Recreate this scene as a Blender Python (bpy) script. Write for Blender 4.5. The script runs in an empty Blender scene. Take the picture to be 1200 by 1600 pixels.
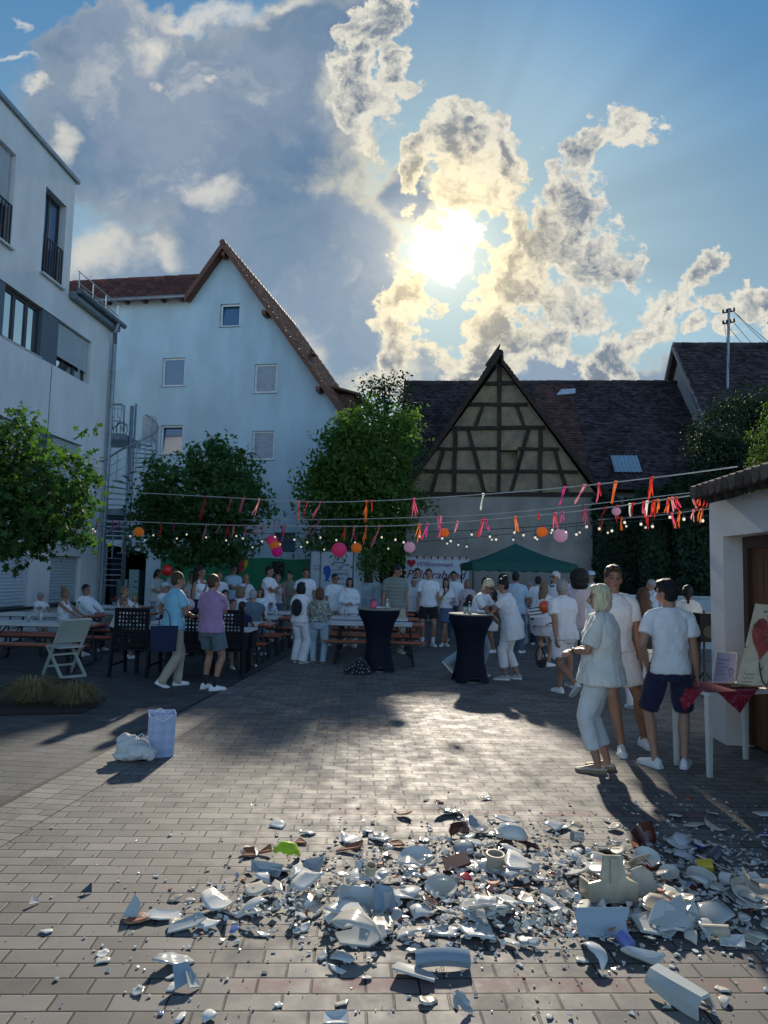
import bpy, bmesh, math, random
import numpy as np
from mathutils import Vector, Matrix, noise as mnoise
random.seed(7)
PI = math.pi
rad = math.radians
scene = bpy.context.scene
COL = scene.collection
# ---------------------------------------------------------------- camera
F_PX = 1100.0
PITCH = math.atan(93 / F_PX)
ROLL = 0.0225
CAM_H = 1.72
cam_d = bpy.data.cameras.new('camera')
cam = bpy.data.objects.new('camera', cam_d)
COL.objects.link(cam)
cam_d.sensor_fit = 'VERTICAL'
cam_d.sensor_height = 24.0
cam_d.lens = 24.0 * F_PX / 1600.0
cam_d.clip_start = 0.05
cam_d.clip_end = 900.0
CAM_M = Matrix.Rotation(PI / 2 + PITCH, 4, 'X') @ Matrix.Rotation(ROLL, 4, 'Z')
cam.matrix_world = Matrix.Translation((0, 0, CAM_H)) @ CAM_M
scene.camera = cam
# ---------------------------------------------------------------- exposure
vs = scene.view_settings
vs.view_transform = 'Standard'
vs.look = 'None'
vs.exposure = 0.22
vs.gamma = 1.0
vs.use_curve_mapping = False
scene.cycles.max_bounces = 6
scene.cycles.diffuse_bounces = 3
scene.cycles.glossy_bounces = 3
scene.cycles.transparent_max_bounces = 8
scene.cycles.sample_clamp_indirect = 4.0
scene.cycles.sample_clamp_direct = 30.0
scene.cycles.caustics_reflective = False
scene.cycles.caustics_refractive = False
# ---------------------------------------------------------------- photo measuring helpers (photo pixel -> place)
R3 = CAM_M.to_3x3()
def ray(px, py):
    return R3 @ Vector(((px - 600) / F_PX, -(py - 800) / F_PX, -1.0))
def gnd(px, py, z=0.0):
    d = ray(px, py)
    return Vector((0, 0, CAM_H)) + d * ((z - CAM_H) / d.z)
def at(px, py, Y):
    d = ray(px, py)
    return Vector((0, 0, CAM_H)) + d * (Y / d.y)
def uvpx(px, py):
    d = ray(px, py)
    return (d.x / d.y, d.z / d.y)
SUN_AZ, SUN_EL = rad(4.1), rad(25.3)
SUN_DIR = Vector((math.sin(SUN_AZ) * math.cos(SUN_EL), math.cos(SUN_AZ) * math.cos(SUN_EL), math.sin(SUN_EL)))
# ---------------------------------------------------------------- node helpers
def nd(nt, typ, ins=None, **props):
    n = nt.nodes.new('ShaderNode' + typ)
    for k, v in props.items():
        setattr(n, k, v)
    for k, v in (ins or {}).items():
        s = n.inputs[k]
        if isinstance(v, bpy.types.NodeSocket):
            nt.links.new(v, s)
        else:
            s.default_value = v
    return n
def mth(nt, op, a, b=0.0, c=0.0, clamp=False):
    n = nd(nt, 'Math', {0: a, 1: b, 2: c}, operation=op)
    n.use_clamp = clamp
    return n.outputs[0]
def vm(nt, op, a, b=(0, 0, 0), out=0, s=None):
    n = nd(nt, 'VectorMath', {0: a, 1: b}, operation=op)
    if s is not None:
        if isinstance(s, bpy.types.NodeSocket): nt.links.new(s, n.inputs['Scale'])
        else: n.inputs['Scale'].default_value = s
    return n.outputs[out]
def rng(nt, x, a, b, c=0.0, d=1.0, smooth=True):
    n = nd(nt, 'MapRange', {0: x, 1: a, 2: b, 3: c, 4: d})
    n.clamp = True
    if smooth: n.interpolation_type = 'SMOOTHSTEP'
    return n.outputs[0]
def mixc(nt, f, a, b, blend='MIX'):
    n = nt.nodes.new('ShaderNodeMix')
    n.data_type = 'RGBA'
    n.blend_type = blend
    for k, v in ((0, f), (6, a), (7, b)):
        if isinstance(v, bpy.types.NodeSocket): nt.links.new(v, n.inputs[k])
        else: n.inputs[k].default_value = v if (k == 0 or len(v) == 4) else (*v, 1)
    return n.outputs[2]
def noi(nt, vec, scale, detail=4, rough=0.5, dist=0.0, out=0):
    return nd(nt, 'TexNoise', {'Vector': vec, 'Scale': scale, 'Detail': detail, 'Roughness': rough, 'Distortion': dist}).outputs[out]
def srgb(r, g, b):
    f = lambda c: (c / 255 / 12.92) if c / 255 <= 0.04045 else ((c / 255 + 0.055) / 1.055) ** 2.4
    return (f(r), f(g), f(b), 1)
# ---------------------------------------------------------------- world: daylight sky with back-lit broken clouds
SKY_STRENGTH = 0.10
def build_world():
    w = bpy.data.worlds.new('World')
    scene.world = w
    w.use_nodes = True
    nt = w.node_tree
    nt.nodes.clear()
    geo = nd(nt, 'TexCoord')
    D = geo.outputs['Generated']
    sep = nd(nt, 'SeparateXYZ', {0: D})
    X, Y, Z = sep.outputs
    Yc = mth(nt, 'MAXIMUM', Y, 0.02)
    U = mth(nt, 'DIVIDE', X, Yc)
    V = mth(nt, 'DIVIDE', Z, Yc)
    P = nd(nt, 'CombineXYZ', {0: U, 1: V, 2: 0.0}).outputs[0]
    sky = nd(nt, 'TexSky')
    sky.sky_type = 'NISHITA'
    sky.sun_disc = False
    sky.sun_elevation = SUN_EL
    sky.sun_rotation = SUN_AZ
    sky.altitude = 200
    sky.air_density = 1.0
    sky.dust_density = 0.8
    sky.ozone_density = 1.5
    S = sky.outputs[0]
    # distance to the sun in tangent coordinates
    su, sv = SUN_DIR.x / SUN_DIR.y, SUN_DIR.z / SUN_DIR.y
    rel = vm(nt, 'SUBTRACT', P, (su, sv, 0))
    rs = vm(nt, 'LENGTH', rel, out=1)
    # blue of the open sky in front (display units), teal and pale low, deeper high
    blue = mixc(nt, rng(nt, V, 0.15, 0.95), srgb(152, 184, 200), srgb(80, 127, 170))
    blue = mixc(nt, rng(nt, rs, 0.6, 0.05, 0, 0.55), blue, srgb(190, 208, 205))
    # crepuscular rays: streaks that depend on the angle around the sun
    rsep = nd(nt, 'SeparateXYZ', {0: rel})
    ang = mth(nt, 'ARCTAN2', rsep.outputs[1], rsep.outputs[0])
    rayn = noi(nt, nd(nt, 'CombineXYZ', {0: mth(nt, 'MULTIPLY', ang, 1.5), 1: mth(nt, 'MULTIPLY', rs, 0.35), 2: 3.3}).outputs[0], 1.6, 2, 0.5)
    rayv = rng(nt, rayn, 0.36, 0.66, 0.88, 1.14)
    rayw = mth(nt, 'MULTIPLY', rng(nt, rs, 0.10, 0.35), rng(nt, U, 0.02, 0.22))
    raym = mth(nt, 'ADD', mth(nt, 'MULTIPLY', mth(nt, 'SUBTRACT', rayv, 1.0), rayw), 1.0)
    blue = vm(nt, 'SCALE', blue, s=raym)
    # domain warp
    n1 = noi(nt, P, 5.0, 3, 0.5, out=1)
    n2 = noi(nt, P, 17.0, 5, 0.6, out=1)
    wp = vm(nt, 'ADD', P, vm(nt, 'SCALE', vm(nt, 'SUBTRACT', n1, (.5, .5, .5)), s=0.19))
    wp = vm(nt, 'ADD', wp, vm(nt, 'SCALE', vm(nt, 'SUBTRACT', n2, (.5, .5, .5)), s=0.085))
    def blobs(lst, src, k):
        acc = None
        for (px, py, rx, ry, a) in lst:
            u0, v0 = uvpx(px, py)
            m = nd(nt, 'Mapping', {0: src, 'Location': (u0, v0, 0), 'Rotation': (0, 0, rad(a)), 'Scale': (rx / F_PX, ry / F_PX, 1)}, vector_type='TEXTURE')
            z0 = vm(nt, 'MULTIPLY', m.outputs[0], (1, 1, 0))
            f = mth(nt, 'SUBTRACT', 1.0, vm(nt, 'LENGTH', z0, out=1))
            acc = f if acc is None else mth(nt, 'SMOOTH_MAX', acc, f, k)
        return acc
    fine = noi(nt, P, 26.0, 10, 0.62)
    # grey mass on the left
    A = blobs([(300, 190, 330, 210, 0), (420, 380, 220, 210, 0), (250, 500, 330, 180, 0), (540, 470, 120, 190, 0), (480, 60, 150, 100, 0),
               (170, 50, 150, 60, 20), (640, 300, 80, 80, 0), (20, 420, 90, 200, 0), (1000, 600, 220, 55, 0), (780, 600, 220, 70, 0)], wp, 0.25)
    Ad = mth(nt, 'ADD', A, mth(nt, 'MULTIPLY', mth(nt, 'SUBTRACT', fine, 0.5), 0.5))
    Am = rng(nt, Ad, 0.0, 0.22)
    mott = noi(nt, wp, 3.6, 5, 0.55)
    mott2 = noi(nt, wp, 9.0, 6, 0.6)
    Acol = mixc(nt, rng(nt, mott, 0.35, 0.65), srgb(96, 122, 150), srgb(132, 147, 166))
    Acol = mixc(nt, rng(nt, V, 0.62, 0.25, 0, 0.55), Acol, srgb(148, 166, 182))
    pale = mth(nt, 'MULTIPLY', rng(nt, mott2, 0.50, 0.66), rng(nt, mott, 0.42, 0.60))
    wisp = blobs([(150, 385, 95, 55, -10), (240, 390, 60, 35, 0), (235, 70, 70, 55, -30), (255, 65, 40, 30, 0), (275, 118, 26, 14, 0), (340, 295, 70, 35, 0), (90, 205, 34, 50, 20), (350, 125, 22, 12, 10), (320, 10, 170, 28, 0), (430, 5, 90, 22, 0), (20, 95, 60, 12, -20), (45, 138, 30, 10, -10), (30, 20, 30, 10, -60)], wp, 0.1)
    wispd = mth(nt, 'ADD', wisp, mth(nt, 'MULTIPLY', mth(nt, 'SUBTRACT', fine, 0.5), 1.1))
    wm = rng(nt, wispd, 0.05, 1.0)
    Acol = mixc(nt, mth(nt, 'MULTIPLY', pale, 0.42), Acol, srgb(205, 205, 200))
    edgeA = mth(nt, 'MULTIPLY', rng(nt, Ad, 0.45, 0.0), mth(nt, 'MULTIPLY', rng(nt, rs, 0.5, 0.15, 0.15, 0.9), 0.9))
    Acol = mixc(nt, edgeA, Acol, srgb(232, 222, 190))
    colr = mixc(nt, Am, blue, Acol)
    colr = mixc(nt, mth(nt, 'MULTIPLY', wm, 0.6), colr, srgb(226, 220, 205))
    # cumulus: crisp, lit from behind
    B = blobs([(585, 50, 55, 95, 0), (570, 150, 60, 70, 20), (625, 130, 38, 42, 0), (650, 250, 34, 60, 0), (715, 215, 85, 52, 10), (785, 235, 55, 45, 0), (740, 290, 85, 60, 10), (690, 370, 60, 80, 0),
               (955, 215, 78, 52, 25), (905, 285, 72, 90, -20), (865, 370, 72, 85, 0), (935, 400, 68, 70, 0), (890, 470, 90, 80, 0), (800, 340, 45, 60, 0), (810, 430, 95, 75, 0), (755, 500, 65, 85, -15),
               (630, 470, 45, 60, 0), (625, 545, 55, 70, 0), (715, 575, 55, 50, 0), (870, 470, 80, 60, 0), (840, 540, 90, 50, 0), (585, 600, 70, 35, 0),
               (1090, 420, 42, 32, 30), (1040, 480, 80, 52, 40), (970, 540, 76, 54, 35), (925, 590, 66, 50, 0), (1150, 480, 60, 26, -5), (1110, 515, 40, 26, 0), (1190, 500, 40, 30, 0), (740, 560, 70, 50, 0), (650, 610, 90, 30, 0)], wp, 0.12)
    Bd = mth(nt, 'ADD', B, mth(nt, 'MULTIPLY', mth(nt, 'SUBTRACT', fine, 0.53), 1.9))
    Bd = mth(nt, 'ADD', Bd, mth(nt, 'MULTIPLY', mth(nt, 'SUBTRACT', noi(nt, wp, 9.0, 3, 0.5), 0.55), 1.15))
    Bm = rng(nt, Bd, 0.0, 0.24)
    # directional relief towards the sun: billows lit from behind, shaded on the near side
    dirn = vm(nt, 'NORMALIZE', rel)
    def relief(scale, step, lo, det=7):
        offp = vm(nt, 'SUBTRACT', wp, vm(nt, 'SCALE', dirn, s=step))
        return rng(nt, mth(nt, 'SUBTRACT', noi(nt, offp, scale, det, 0.62), noi(nt, wp, scale, det, 0.62)), -lo, lo)
    rc = relief(8.0, 0.030, 0.16, 4)
    rf = relief(30.0, 0.010, 0.17, 8)
    core = noi(nt, wp, 6.0, 5, 0.55)
    thick = rng(nt, mth(nt, 'ADD', Bd, mth(nt, 'MULTIPLY', mth(nt, 'SUBTRACT', core, 0.5), 2.0)), 0.22, 0.85)
    near = rng(nt, rs, 0.24, 0.03)
    bright = mixc(nt, near, srgb(216, 212, 198), (1.0, 0.84, 0.52, 1))
    dark = mixc(nt, near, srgb(118, 130, 144), (0.46, 0.39, 0.27, 1))
    shade = mth(nt, 'MULTIPLY', thick, mth(nt, 'SUBTRACT', 1.15, mth(nt, 'MULTIPLY', rc, 0.75)))
    shade = mth(nt, 'ADD', shade, mth(nt, 'MULTIPLY', mth(nt, 'SUBTRACT', 0.5, rf), 0.55))
    shade = mth(nt, 'ADD', shade, 0.08, clamp=True)
    Bcol = mixc(nt, shade, bright, dark)
    colr = mixc(nt, Bm, colr, Bcol)
    # glow and the sun behind the thin cloud
    glow = mth(nt, 'MULTIPLY', mth(nt, 'POWER', rng(nt, rs, 0.28, 0.0, smooth=False), 4.0), 0.75)
    colr = vm(nt, 'ADD', colr, vm(nt, 'SCALE', (1.0, 0.86, 0.55), s=glow))
    ragged = mth(nt, 'ADD', rs, mth(nt, 'MULTIPLY', mth(nt, 'SUBTRACT', n_fine(nt, wp), 0.5), 0.16))
    disc = rng(nt, ragged, 0.054, 0.0)
    colr = vm(nt, 'ADD', colr, vm(nt, 'SCALE', (3.0, 2.6, 1.9), s=disc))
    # behind and overhead: Nishita sky with loose pale cloud, brightened to light the walls
    gen = noi(nt, vm(nt, 'MULTIPLY', D, (1, 1, 2.2)), 2.2, 6, 0.6)
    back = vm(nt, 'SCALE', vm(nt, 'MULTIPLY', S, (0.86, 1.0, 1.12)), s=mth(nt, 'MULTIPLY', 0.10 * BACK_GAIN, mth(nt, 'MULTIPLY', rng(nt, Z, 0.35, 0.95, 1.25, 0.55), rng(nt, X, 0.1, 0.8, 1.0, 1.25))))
    back = mixc(nt, rng(nt, gen, 0.52, 0.70, 0, 0.6), back, (0.42, 0.52, 0.62, 1))
    back = vm(nt, 'SCALE', back, s=rng(nt, Z, 0.5, 1.0, 1.0, 0.6))
    inview = mth(nt, 'MULTIPLY', rng(nt, Y, 0.25, 0.5), rng(nt, V, 1.6, 1.1))
    front = mixc(nt, 0.0, colr, colr)
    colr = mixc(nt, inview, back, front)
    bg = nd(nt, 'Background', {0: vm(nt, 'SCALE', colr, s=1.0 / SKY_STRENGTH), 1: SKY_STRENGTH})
    out = nd(nt, 'OutputWorld', {0: bg.outputs[0]})
    w.cycles.sampling_method = 'MANUAL'
    w.cycles.sample_map_resolution = 512
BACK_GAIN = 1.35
def n_fine(nt, v):
    return noi(nt, v, 14.0, 5, 0.6)
build_world()
sun_d = bpy.data.lights.new('sun', 'SUN')
sun_d.energy = 5.0
sun_d.angle = rad(1.4)
sun_d.color = (1.0, 0.89, 0.74)
sun = bpy.data.objects.new('sun', sun_d)
COL.objects.link(sun)
LAMP_DIR = Vector((math.sin(rad(3.2)) * math.cos(SUN_EL), math.cos(rad(3.2)) * math.cos(SUN_EL), math.sin(SUN_EL)))
sun.rotation_euler = LAMP_DIR.to_track_quat('Z', 'Y').to_euler()
# ================================================================ mesh and tagging helpers
def tag(o, label=None, cat=None, group=None, kind=None):
    if label: o['label'] = label
    if cat: o['category'] = cat
    if group: o['group'] = group
    if kind: o['kind'] = kind
    return o
def empty(name, loc=(0, 0, 0), rz=0.0, label=None, cat=None, group=None):
    o = bpy.data.objects.new(name, None)
    COL.objects.link(o)
    o.location = loc
    o.rotation_euler = (0, 0, rz)
    o.empty_display_size = 0.1
    return tag(o, label, cat, group)
def copy_tree(o, parent=None):
    c = o.copy()
    COL.objects.link(c)
    if parent is not None: c.parent = parent
    for ch in list(o.children): copy_tree(ch, c)
    return c
class MB:
    def __init__(s):
        s.v, s.f, s.m, s.a = [], [], [], []
        s.cm, s.ca = 0, 0.5
    def add(s, vs_, fs_, m=None, a=None):
        o = len(s.v)
        s.v += [tuple(p) for p in vs_]
        s.f += [tuple(i + o for i in f) for f in fs_]
        s.m += [s.cm if m is None else m] * len(fs_)
        s.a += [s.ca if a is None else a] * len(fs_)
        return s
    def hexa(s, p, **k):
        return s.add(p, [(0, 3, 2, 1), (4, 5, 6, 7), (0, 1, 5, 4), (1, 2, 6, 5), (2, 3, 7, 6), (3, 0, 4, 7)], **k)
    def box(s, c, d, rz=0.0, M=None, **k):
        x, y, z = d[0] / 2, d[1] / 2, d[2] / 2
        R = Matrix.Rotation(rz, 3, 'Z') if M is None else M
        p = [Vector(c) + R @ Vector(q) for q in ((-x, -y, -z), (x, -y, -z), (x, y, -z), (-x, y, -z), (-x, -y, z), (x, -y, z), (x, y, z), (-x, y, z))]
        return s.hexa(p, **k)
    def beam(s, a, b, w, h, up=(0, 0, 1), **k):
        a, b = Vector(a), Vector(b)
        d = (b - a).normalized()
        u = Vector(up)
        x = d.cross(u)
        if x.length < 1e-4: x = d.cross(Vector((0, 1, 0)))
        x.normalize()
        u = x.cross(d)
        x *= w / 2
        u = u * h / 2
        return s.hexa([a - x - u, a + x - u, a + x + u, a - x + u, b - x - u, b + x - u, b + x + u, b - x + u], **k)
    def tube(s, pts, r, n=8, cap=True, closed=False, **k):
        pts = [Vector(p) for p in pts]
        rs_ = r if isinstance(r, (list, tuple)) else [r] * len(pts)
        rings, prev = [], None
        N = len(pts)
        for i, p in enumerate(pts):
            if closed: t = pts[(i + 1) % N] - pts[i - 1]
            else: t = pts[min(i + 1, N - 1)] - pts[max(i - 1, 0)]
            if t.length < 1e-9: t = Vector((0, 0, 1))
            t.normalize()
            if prev is None:
                x = t.cross(Vector((0, 0, 1)))
                if x.length < 1e-3: x = t.cross(Vector((1, 0, 0)))
            else:
                x = prev - t * prev.dot(t)
                if x.length < 1e-6: x = t.cross(Vector((0.3, 1, 0.2)))
            x.normalize()
            prev = x
            y = t.cross(x)
            rr = rs_[i]
            rx, ry = rr if isinstance(rr, tuple) else (rr, rr)
            rings.append([p + x * math.cos(2 * PI * j / n) * rx + y * math.sin(2 * PI * j / n) * ry for j in range(n)])
        vs_ = [q for R in rings for q in R]
        fs_ = []
        for i in range(N if closed else N - 1):
            i2 = (i + 1) % N
            for j in range(n):
                fs_.append((i * n + j, i * n + (j + 1) % n, i2 * n + (j + 1) % n, i2 * n + j))
        if cap and not closed:
            fs_.append(tuple(range(n))[::-1])
            fs_.append(tuple((N - 1) * n + j for j in range(n)))
        return s.add(vs_, fs_, **k)
    def loft(s, secs, n=16, cap=True, **k):
        """secs: (center, half_x, half_y[, rx_axis, ry_axis]) ellipses"""
        vs_, fs_ = [], []
        for q in secs:
            c, a, b = Vector(q[0]), q[1], q[2]
            X = Vector(q[3]) if len(q) > 3 else Vector((1, 0, 0))
            Y = Vector(q[4]) if len(q) > 4 else Vector((0, 1, 0))
            vs_ += [c + X * a * math.cos(2 * PI * j / n) + Y * b * math.sin(2 * PI * j / n) for j in range(n)]
        for i in range(len(secs) - 1):
            for j in range(n):
                fs_.append((i * n + j, i * n + (j + 1) % n, (i + 1) * n + (j + 1) % n, (i + 1) * n + j))
        if cap:
            fs_.append(tuple(range(n))[::-1])
            fs_.append(tuple((len(secs) - 1) * n + j for j in range(n)))
        return s.add(vs_, fs_, **k)
    def lathe(s, prof, c=(0, 0, 0), n=24, sx=1.0, sy=1.0, cap=True, **k):
        return s.loft([((c[0], c[1], c[2] + z), r * sx, r * sy) for r, z in prof], n, cap, **k)
    def ball(s, c, r, n=12, m=8, M=None, **k):
        rx, ry, rz = r if isinstance(r, (tuple, list)) else (r, r, r)
        M = M or Matrix.Identity(3)
        c = Vector(c)
        vs_ = [c + M @ Vector((0, 0, -rz))]
        for i in range(1, m):
            t = PI * i / m
            for j in range(n):
                p = 2 * PI * j / n
                vs_.append(c + M @ Vector((rx * math.sin(t) * math.cos(p), ry * math.sin(t) * math.sin(p), -rz * math.cos(t))))
        vs_.append(c + M @ Vector((0, 0, rz)))
        fs_ = [(0, 1 + (j + 1) % n, 1 + j) for j in range(n)]
        for i in range(m - 2):
            for j in range(n):
                a, b = 1 + i * n, 1 + (i + 1) * n
                fs_.append((a + j, a + (j + 1) % n, b + (j + 1) % n, b + j))
        l = 1 + (m - 2) * n
        e = len(vs_) - 1
        fs_ += [(e, l + j, l + (j + 1) % n) for j in range(n)]
        return s.add(vs_, fs_, **k)
    def prism(s, poly, ex, **k):
        """poly: list of 3D points (planar), ex: extrusion vector"""
        n = len(poly)
        e = Vector(ex)
        vs_ = [Vector(p) for p in poly] + [Vector(p) + e for p in poly]
        fs_ = [tuple(range(n))[::-1], tuple(range(n, 2 * n))] + [(i, (i + 1) % n, n + (i + 1) % n, n + i) for i in range(n)]
        return s.add(vs_, fs_, **k)
    def build(s, name, mats, parent=None, smooth=False, label=None, cat=None, group=None, kind=None, origin=None, angle=None):
        me = bpy.data.meshes.new(name)
        vv = s.v
        if origin is not None:
            ox, oy, oz = origin
            vv = [(x - ox, y - oy, z - oz) for x, y, z in vv]
        me.from_pydata(vv, [], s.f)
        if not isinstance(mats, (list, tuple)): mats = [mats]
        for m in mats: me.materials.append(m)
        if len(mats) > 1: me.polygons.foreach_set('material_index', s.m)
        if smooth: me.polygons.foreach_set('use_smooth', [True] * len(s.f))
        if len(set(s.a)) > 1:
            at_ = me.attributes.new('var', 'FLOAT', 'FACE')
            at_.data.foreach_set('value', s.a)
        me.update()
        if angle is not None:
            me.polygons.foreach_set('use_smooth', [True] * len(s.f))
            try: me.set_sharp_from_angle(angle=rad(angle))
            except Exception: pass
        o = bpy.data.objects.new(name, me)
        COL.objects.link(o)
        if origin is not None: o.location = origin
        if parent is not None: o.parent = parent
        return tag(o, label, cat, group, kind)
def fixnormals(o):
    bm = bmesh.new()
    bm.from_mesh(o.data)
    bmesh.ops.recalc_face_normals(bm, faces=bm.faces)
    bm.to_mesh(o.data)
    bm.free()
    return o
# ---------------------------------------------------------------- materials
def mat(name, col, rough=0.7, var=0.12, scale=6.0, bump=0.0, bscale=40.0, metal=0.0, spec=0.5, emit=None, attr=0.0, col2=None, sheen=0.0, transl=0.0, stretch=None, coat=0.0, alpha=1.0):
    m = bpy.data.materials.new(name)
    m.use_nodes = True
    nt = m.node_tree
    b = nt.nodes['Principled BSDF']
    tc = nd(nt, 'TexCoord').outputs['Object']
    if stretch: tc = vm(nt, 'MULTIPLY', tc, stretch)
    c = col if len(col) == 4 else (*col, 1)
    n = noi(nt, tc, scale, 6, 0.6)
    f = rng(nt, n, 0.3, 0.7, 0, 1)
    lo = tuple(x * (1 - var) for x in c[:3]) if col2 is None else col2[:3]
    hi = tuple(min(1, x * (1 + var)) for x in c[:3]) if col2 is None else c[:3]
    cc = mixc(nt, f, lo, hi)
    if attr:
        a = nd(nt, 'Attribute', attribute_name='var').outputs['Fac']
        cc = vm(nt, 'SCALE', cc, s=rng(nt, a, 0, 1, 1 - attr, 1 + attr, smooth=False))
    nt.links.new(cc, b.inputs['Base Color'])
    b.inputs['Roughness'].default_value = rough
    b.inputs['Metallic'].default_value = metal
    b.inputs['Specular IOR Level'].default_value = spec
    if sheen: b.inputs['Sheen Weight'].default_value = sheen
    if coat: b.inputs['Coat Weight'].default_value = coat
    if bump:
        bn = noi(nt, tc, bscale, 5, 0.6)
        bp = nd(nt, 'Bump', {'Height': bn, 'Strength': min(1.0, bump), 'Distance': 0.01 * max(1, bump)})
        nt.links.new(bp.outputs[0], b.inputs['Normal'])
    if emit:
        b.inputs['Emission Color'].default_value = (*emit[:3], 1)
        b.inputs['Emission Strength'].default_value = emit[3]
    if transl:
        t = nd(nt, 'BsdfTranslucent', {0: cc})
        mx = nd(nt, 'MixShader', {0: transl, 1: b.outputs[0], 2: t.outputs[0]})
        nt.links.new(mx.outputs[0], nt.nodes['Material Output'].inputs[0])
    return m
def glaze(name, col, rough=.12, col2=None, var=.05, dirt=.0):
    m = mat(name, col, rough, var, 5, col2=col2, spec=.5)
    return m
# ================================================================ ground
def paver_mat(name, c1, c2, mortar, rot, w=0.225, h=0.112, red=None, origin=(0, 0), stain=1.0, mort=0.0042, freq=2):
    m = bpy.data.materials.new(name)
    m.use_nodes = True
    nt = m.node_tree
    b = nt.nodes['Principled BSDF']
    tc = nd(nt, 'TexCoord').outputs['Object']
    mp = nd(nt, 'Mapping', {0: tc, 'Location': (*origin, 0), 'Rotation': (0, 0, rot)}, vector_type='TEXTURE').outputs[0]
    wob = vm(nt, 'ADD', mp, vm(nt, 'SCALE', vm(nt, 'SUBTRACT', noi(nt, tc, 9.0, 3, 0.5, out=1), (.5, .5, .5)), s=0.006))
    def brick(ms, sm):
        return nd(nt, 'TexBrick', {'Vector': wob, 'Color1': (0, 0, 0, 1), 'Color2': (1, 1, 1, 1), 'Mortar': (0.5, 0.5, 0.5, 1), 'Scale': 1.0, 'Mortar Size': ms, 'Mortar Smooth': sm, 'Bias': 0.0, 'Brick Width': w, 'Row Height': h}, offset=0.5, offset_frequency=freq)
    br = brick(mort, 0.15)
    f = br.outputs['Fac']
    rnd = br.outputs['Color']
    base = mixc(nt, rnd, c1, c2)
    big = noi(nt, tc, 0.55, 5, 0.6)
    mid = noi(nt, tc, 5.0, 6, 0.65)
    spk = noi(nt, tc, 420.0, 3, 0.7)
    base = vm(nt, 'SCALE', base, s=rng(nt, big, 0.3, 0.7, 1 - 0.22 * stain, 1 + 0.16 * stain))
    base = vm(nt, 'SCALE', base, s=rng(nt, mid, 0.3, 0.7, 0.84, 1.12))
    base = vm(nt, 'SCALE', base, s=rng(nt, spk, 0.3, 0.72, 0.62, 1.4))
    # oil marks
    spot = nd(nt, 'TexVoronoi', {'Vector': tc, 'Scale': 0.9}).outputs['Distance']
    sp2 = mth(nt, 'ADD', spot, mth(nt, 'MULTIPLY', mth(nt, 'SUBTRACT', mid, 0.5), 0.25))
    base = vm(nt, 'SCALE', base, s=rng(nt, sp2, 0.02, 0.16, 0.80, 1.0))
    if red:
        s3 = nd(nt, 'SeparateXYZ', {0: mp})
        acc = None
        for (x0, x1, y0, y1) in red:
            a = mth(nt, 'MULTIPLY', mth(nt, 'GREATER_THAN', s3.outputs[0], x0), mth(nt, 'LESS_THAN', s3.outputs[0], x1))
            c = mth(nt, 'MULTIPLY', mth(nt, 'GREATER_THAN', s3.outputs[1], y0), mth(nt, 'LESS_THAN', s3.outputs[1], y1))
            q = mth(nt, 'MULTIPLY', a, c)
            acc = q if acc is None else mth(nt, 'MAXIMUM', acc, q)
        wear = mth(nt, 'MULTIPLY', acc, rng(nt, mth(nt, 'ADD', mid, mth(nt, 'MULTIPLY', mth(nt, 'SUBTRACT', spk, .5), 0.5)), 0.40, 0.70, 0.03, 0.55))
        base = mixc(nt, wear, base, (0.30, 0.13, 0.13, 1))
    dust = nd(nt, 'TexNoise', {'Vector': tc, 'Scale': 95.0, 'Detail': 2.0}).outputs[0]
    col = mixc(nt, f, base, mortar)
    nt.links.new(col, b.inputs['Base Color'])
    nt.links.new(rng(nt, mid, 0.3, 0.7, 0.58, 0.78), b.inputs['Roughness'])
    b.inputs['Specular IOR Level'].default_value = 0.25
    hgt = mth(nt, 'ADD', mth(nt, 'MULTIPLY', mth(nt, 'SUBTRACT', 1.0, brick(mort * 1.8, 0.6).outputs['Fac']), 1.0), mth(nt, 'MULTIPLY', rnd, 0.34))
    hgt = mth(nt, 'ADD', hgt, mth(nt, 'MULTIPLY', spk, 0.10))
    hgt = mth(nt, 'ADD', hgt, mth(nt, 'MULTIPLY', mid, 0.25))
    bp = nd(nt, 'Bump', {'Height': hgt, 'Strength': 0.55, 'Distance': 0.006})
    nt.links.new(bp.outputs[0], b.inputs['Normal'])
    return m
ROWROT = rad(2.3)
rr = Matrix.Rotation(-ROWROT, 2)
RED0 = gnd(700, 1553)
ORG = (RED0.x, RED0.y)
H_ROW = 0.112
far = rr @ (gnd(1100, 1275).to_2d() - Vector(ORG))
kf = round(far.y / H_ROW)
ledge = rr @ (gnd(400, 1527).to_2d() - Vector(ORG))
ledge2 = rr @ (gnd(530, 1290).to_2d() - Vector(ORG))
PAV = paver_mat('paver_grey', (0.130, 0.125, 0.118), (0.225, 0.215, 0.200), (0.016, 0.015, 0.015, 1), ROWROT, red=[(ledge.x - .1, 9, 0, H_ROW), (ledge2.x, 9, kf * H_ROW, (kf + 1) * H_ROW)], origin=ORG)
PAVB = paver_mat('paver_blue', (0.075, 0.080, 0.085), (0.12, 0.124, 0.126), (0.015, 0.015, 0.016, 1), rad(-5), w=0.30, h=0.15)
g = MB()
g.add([(-300, -60, 0), (300, -60, 0), (300, 600, 0), (-300, 600, 0)], [(0, 1, 2, 3)])
g.build('ground', PAV, kind='structure')
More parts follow.
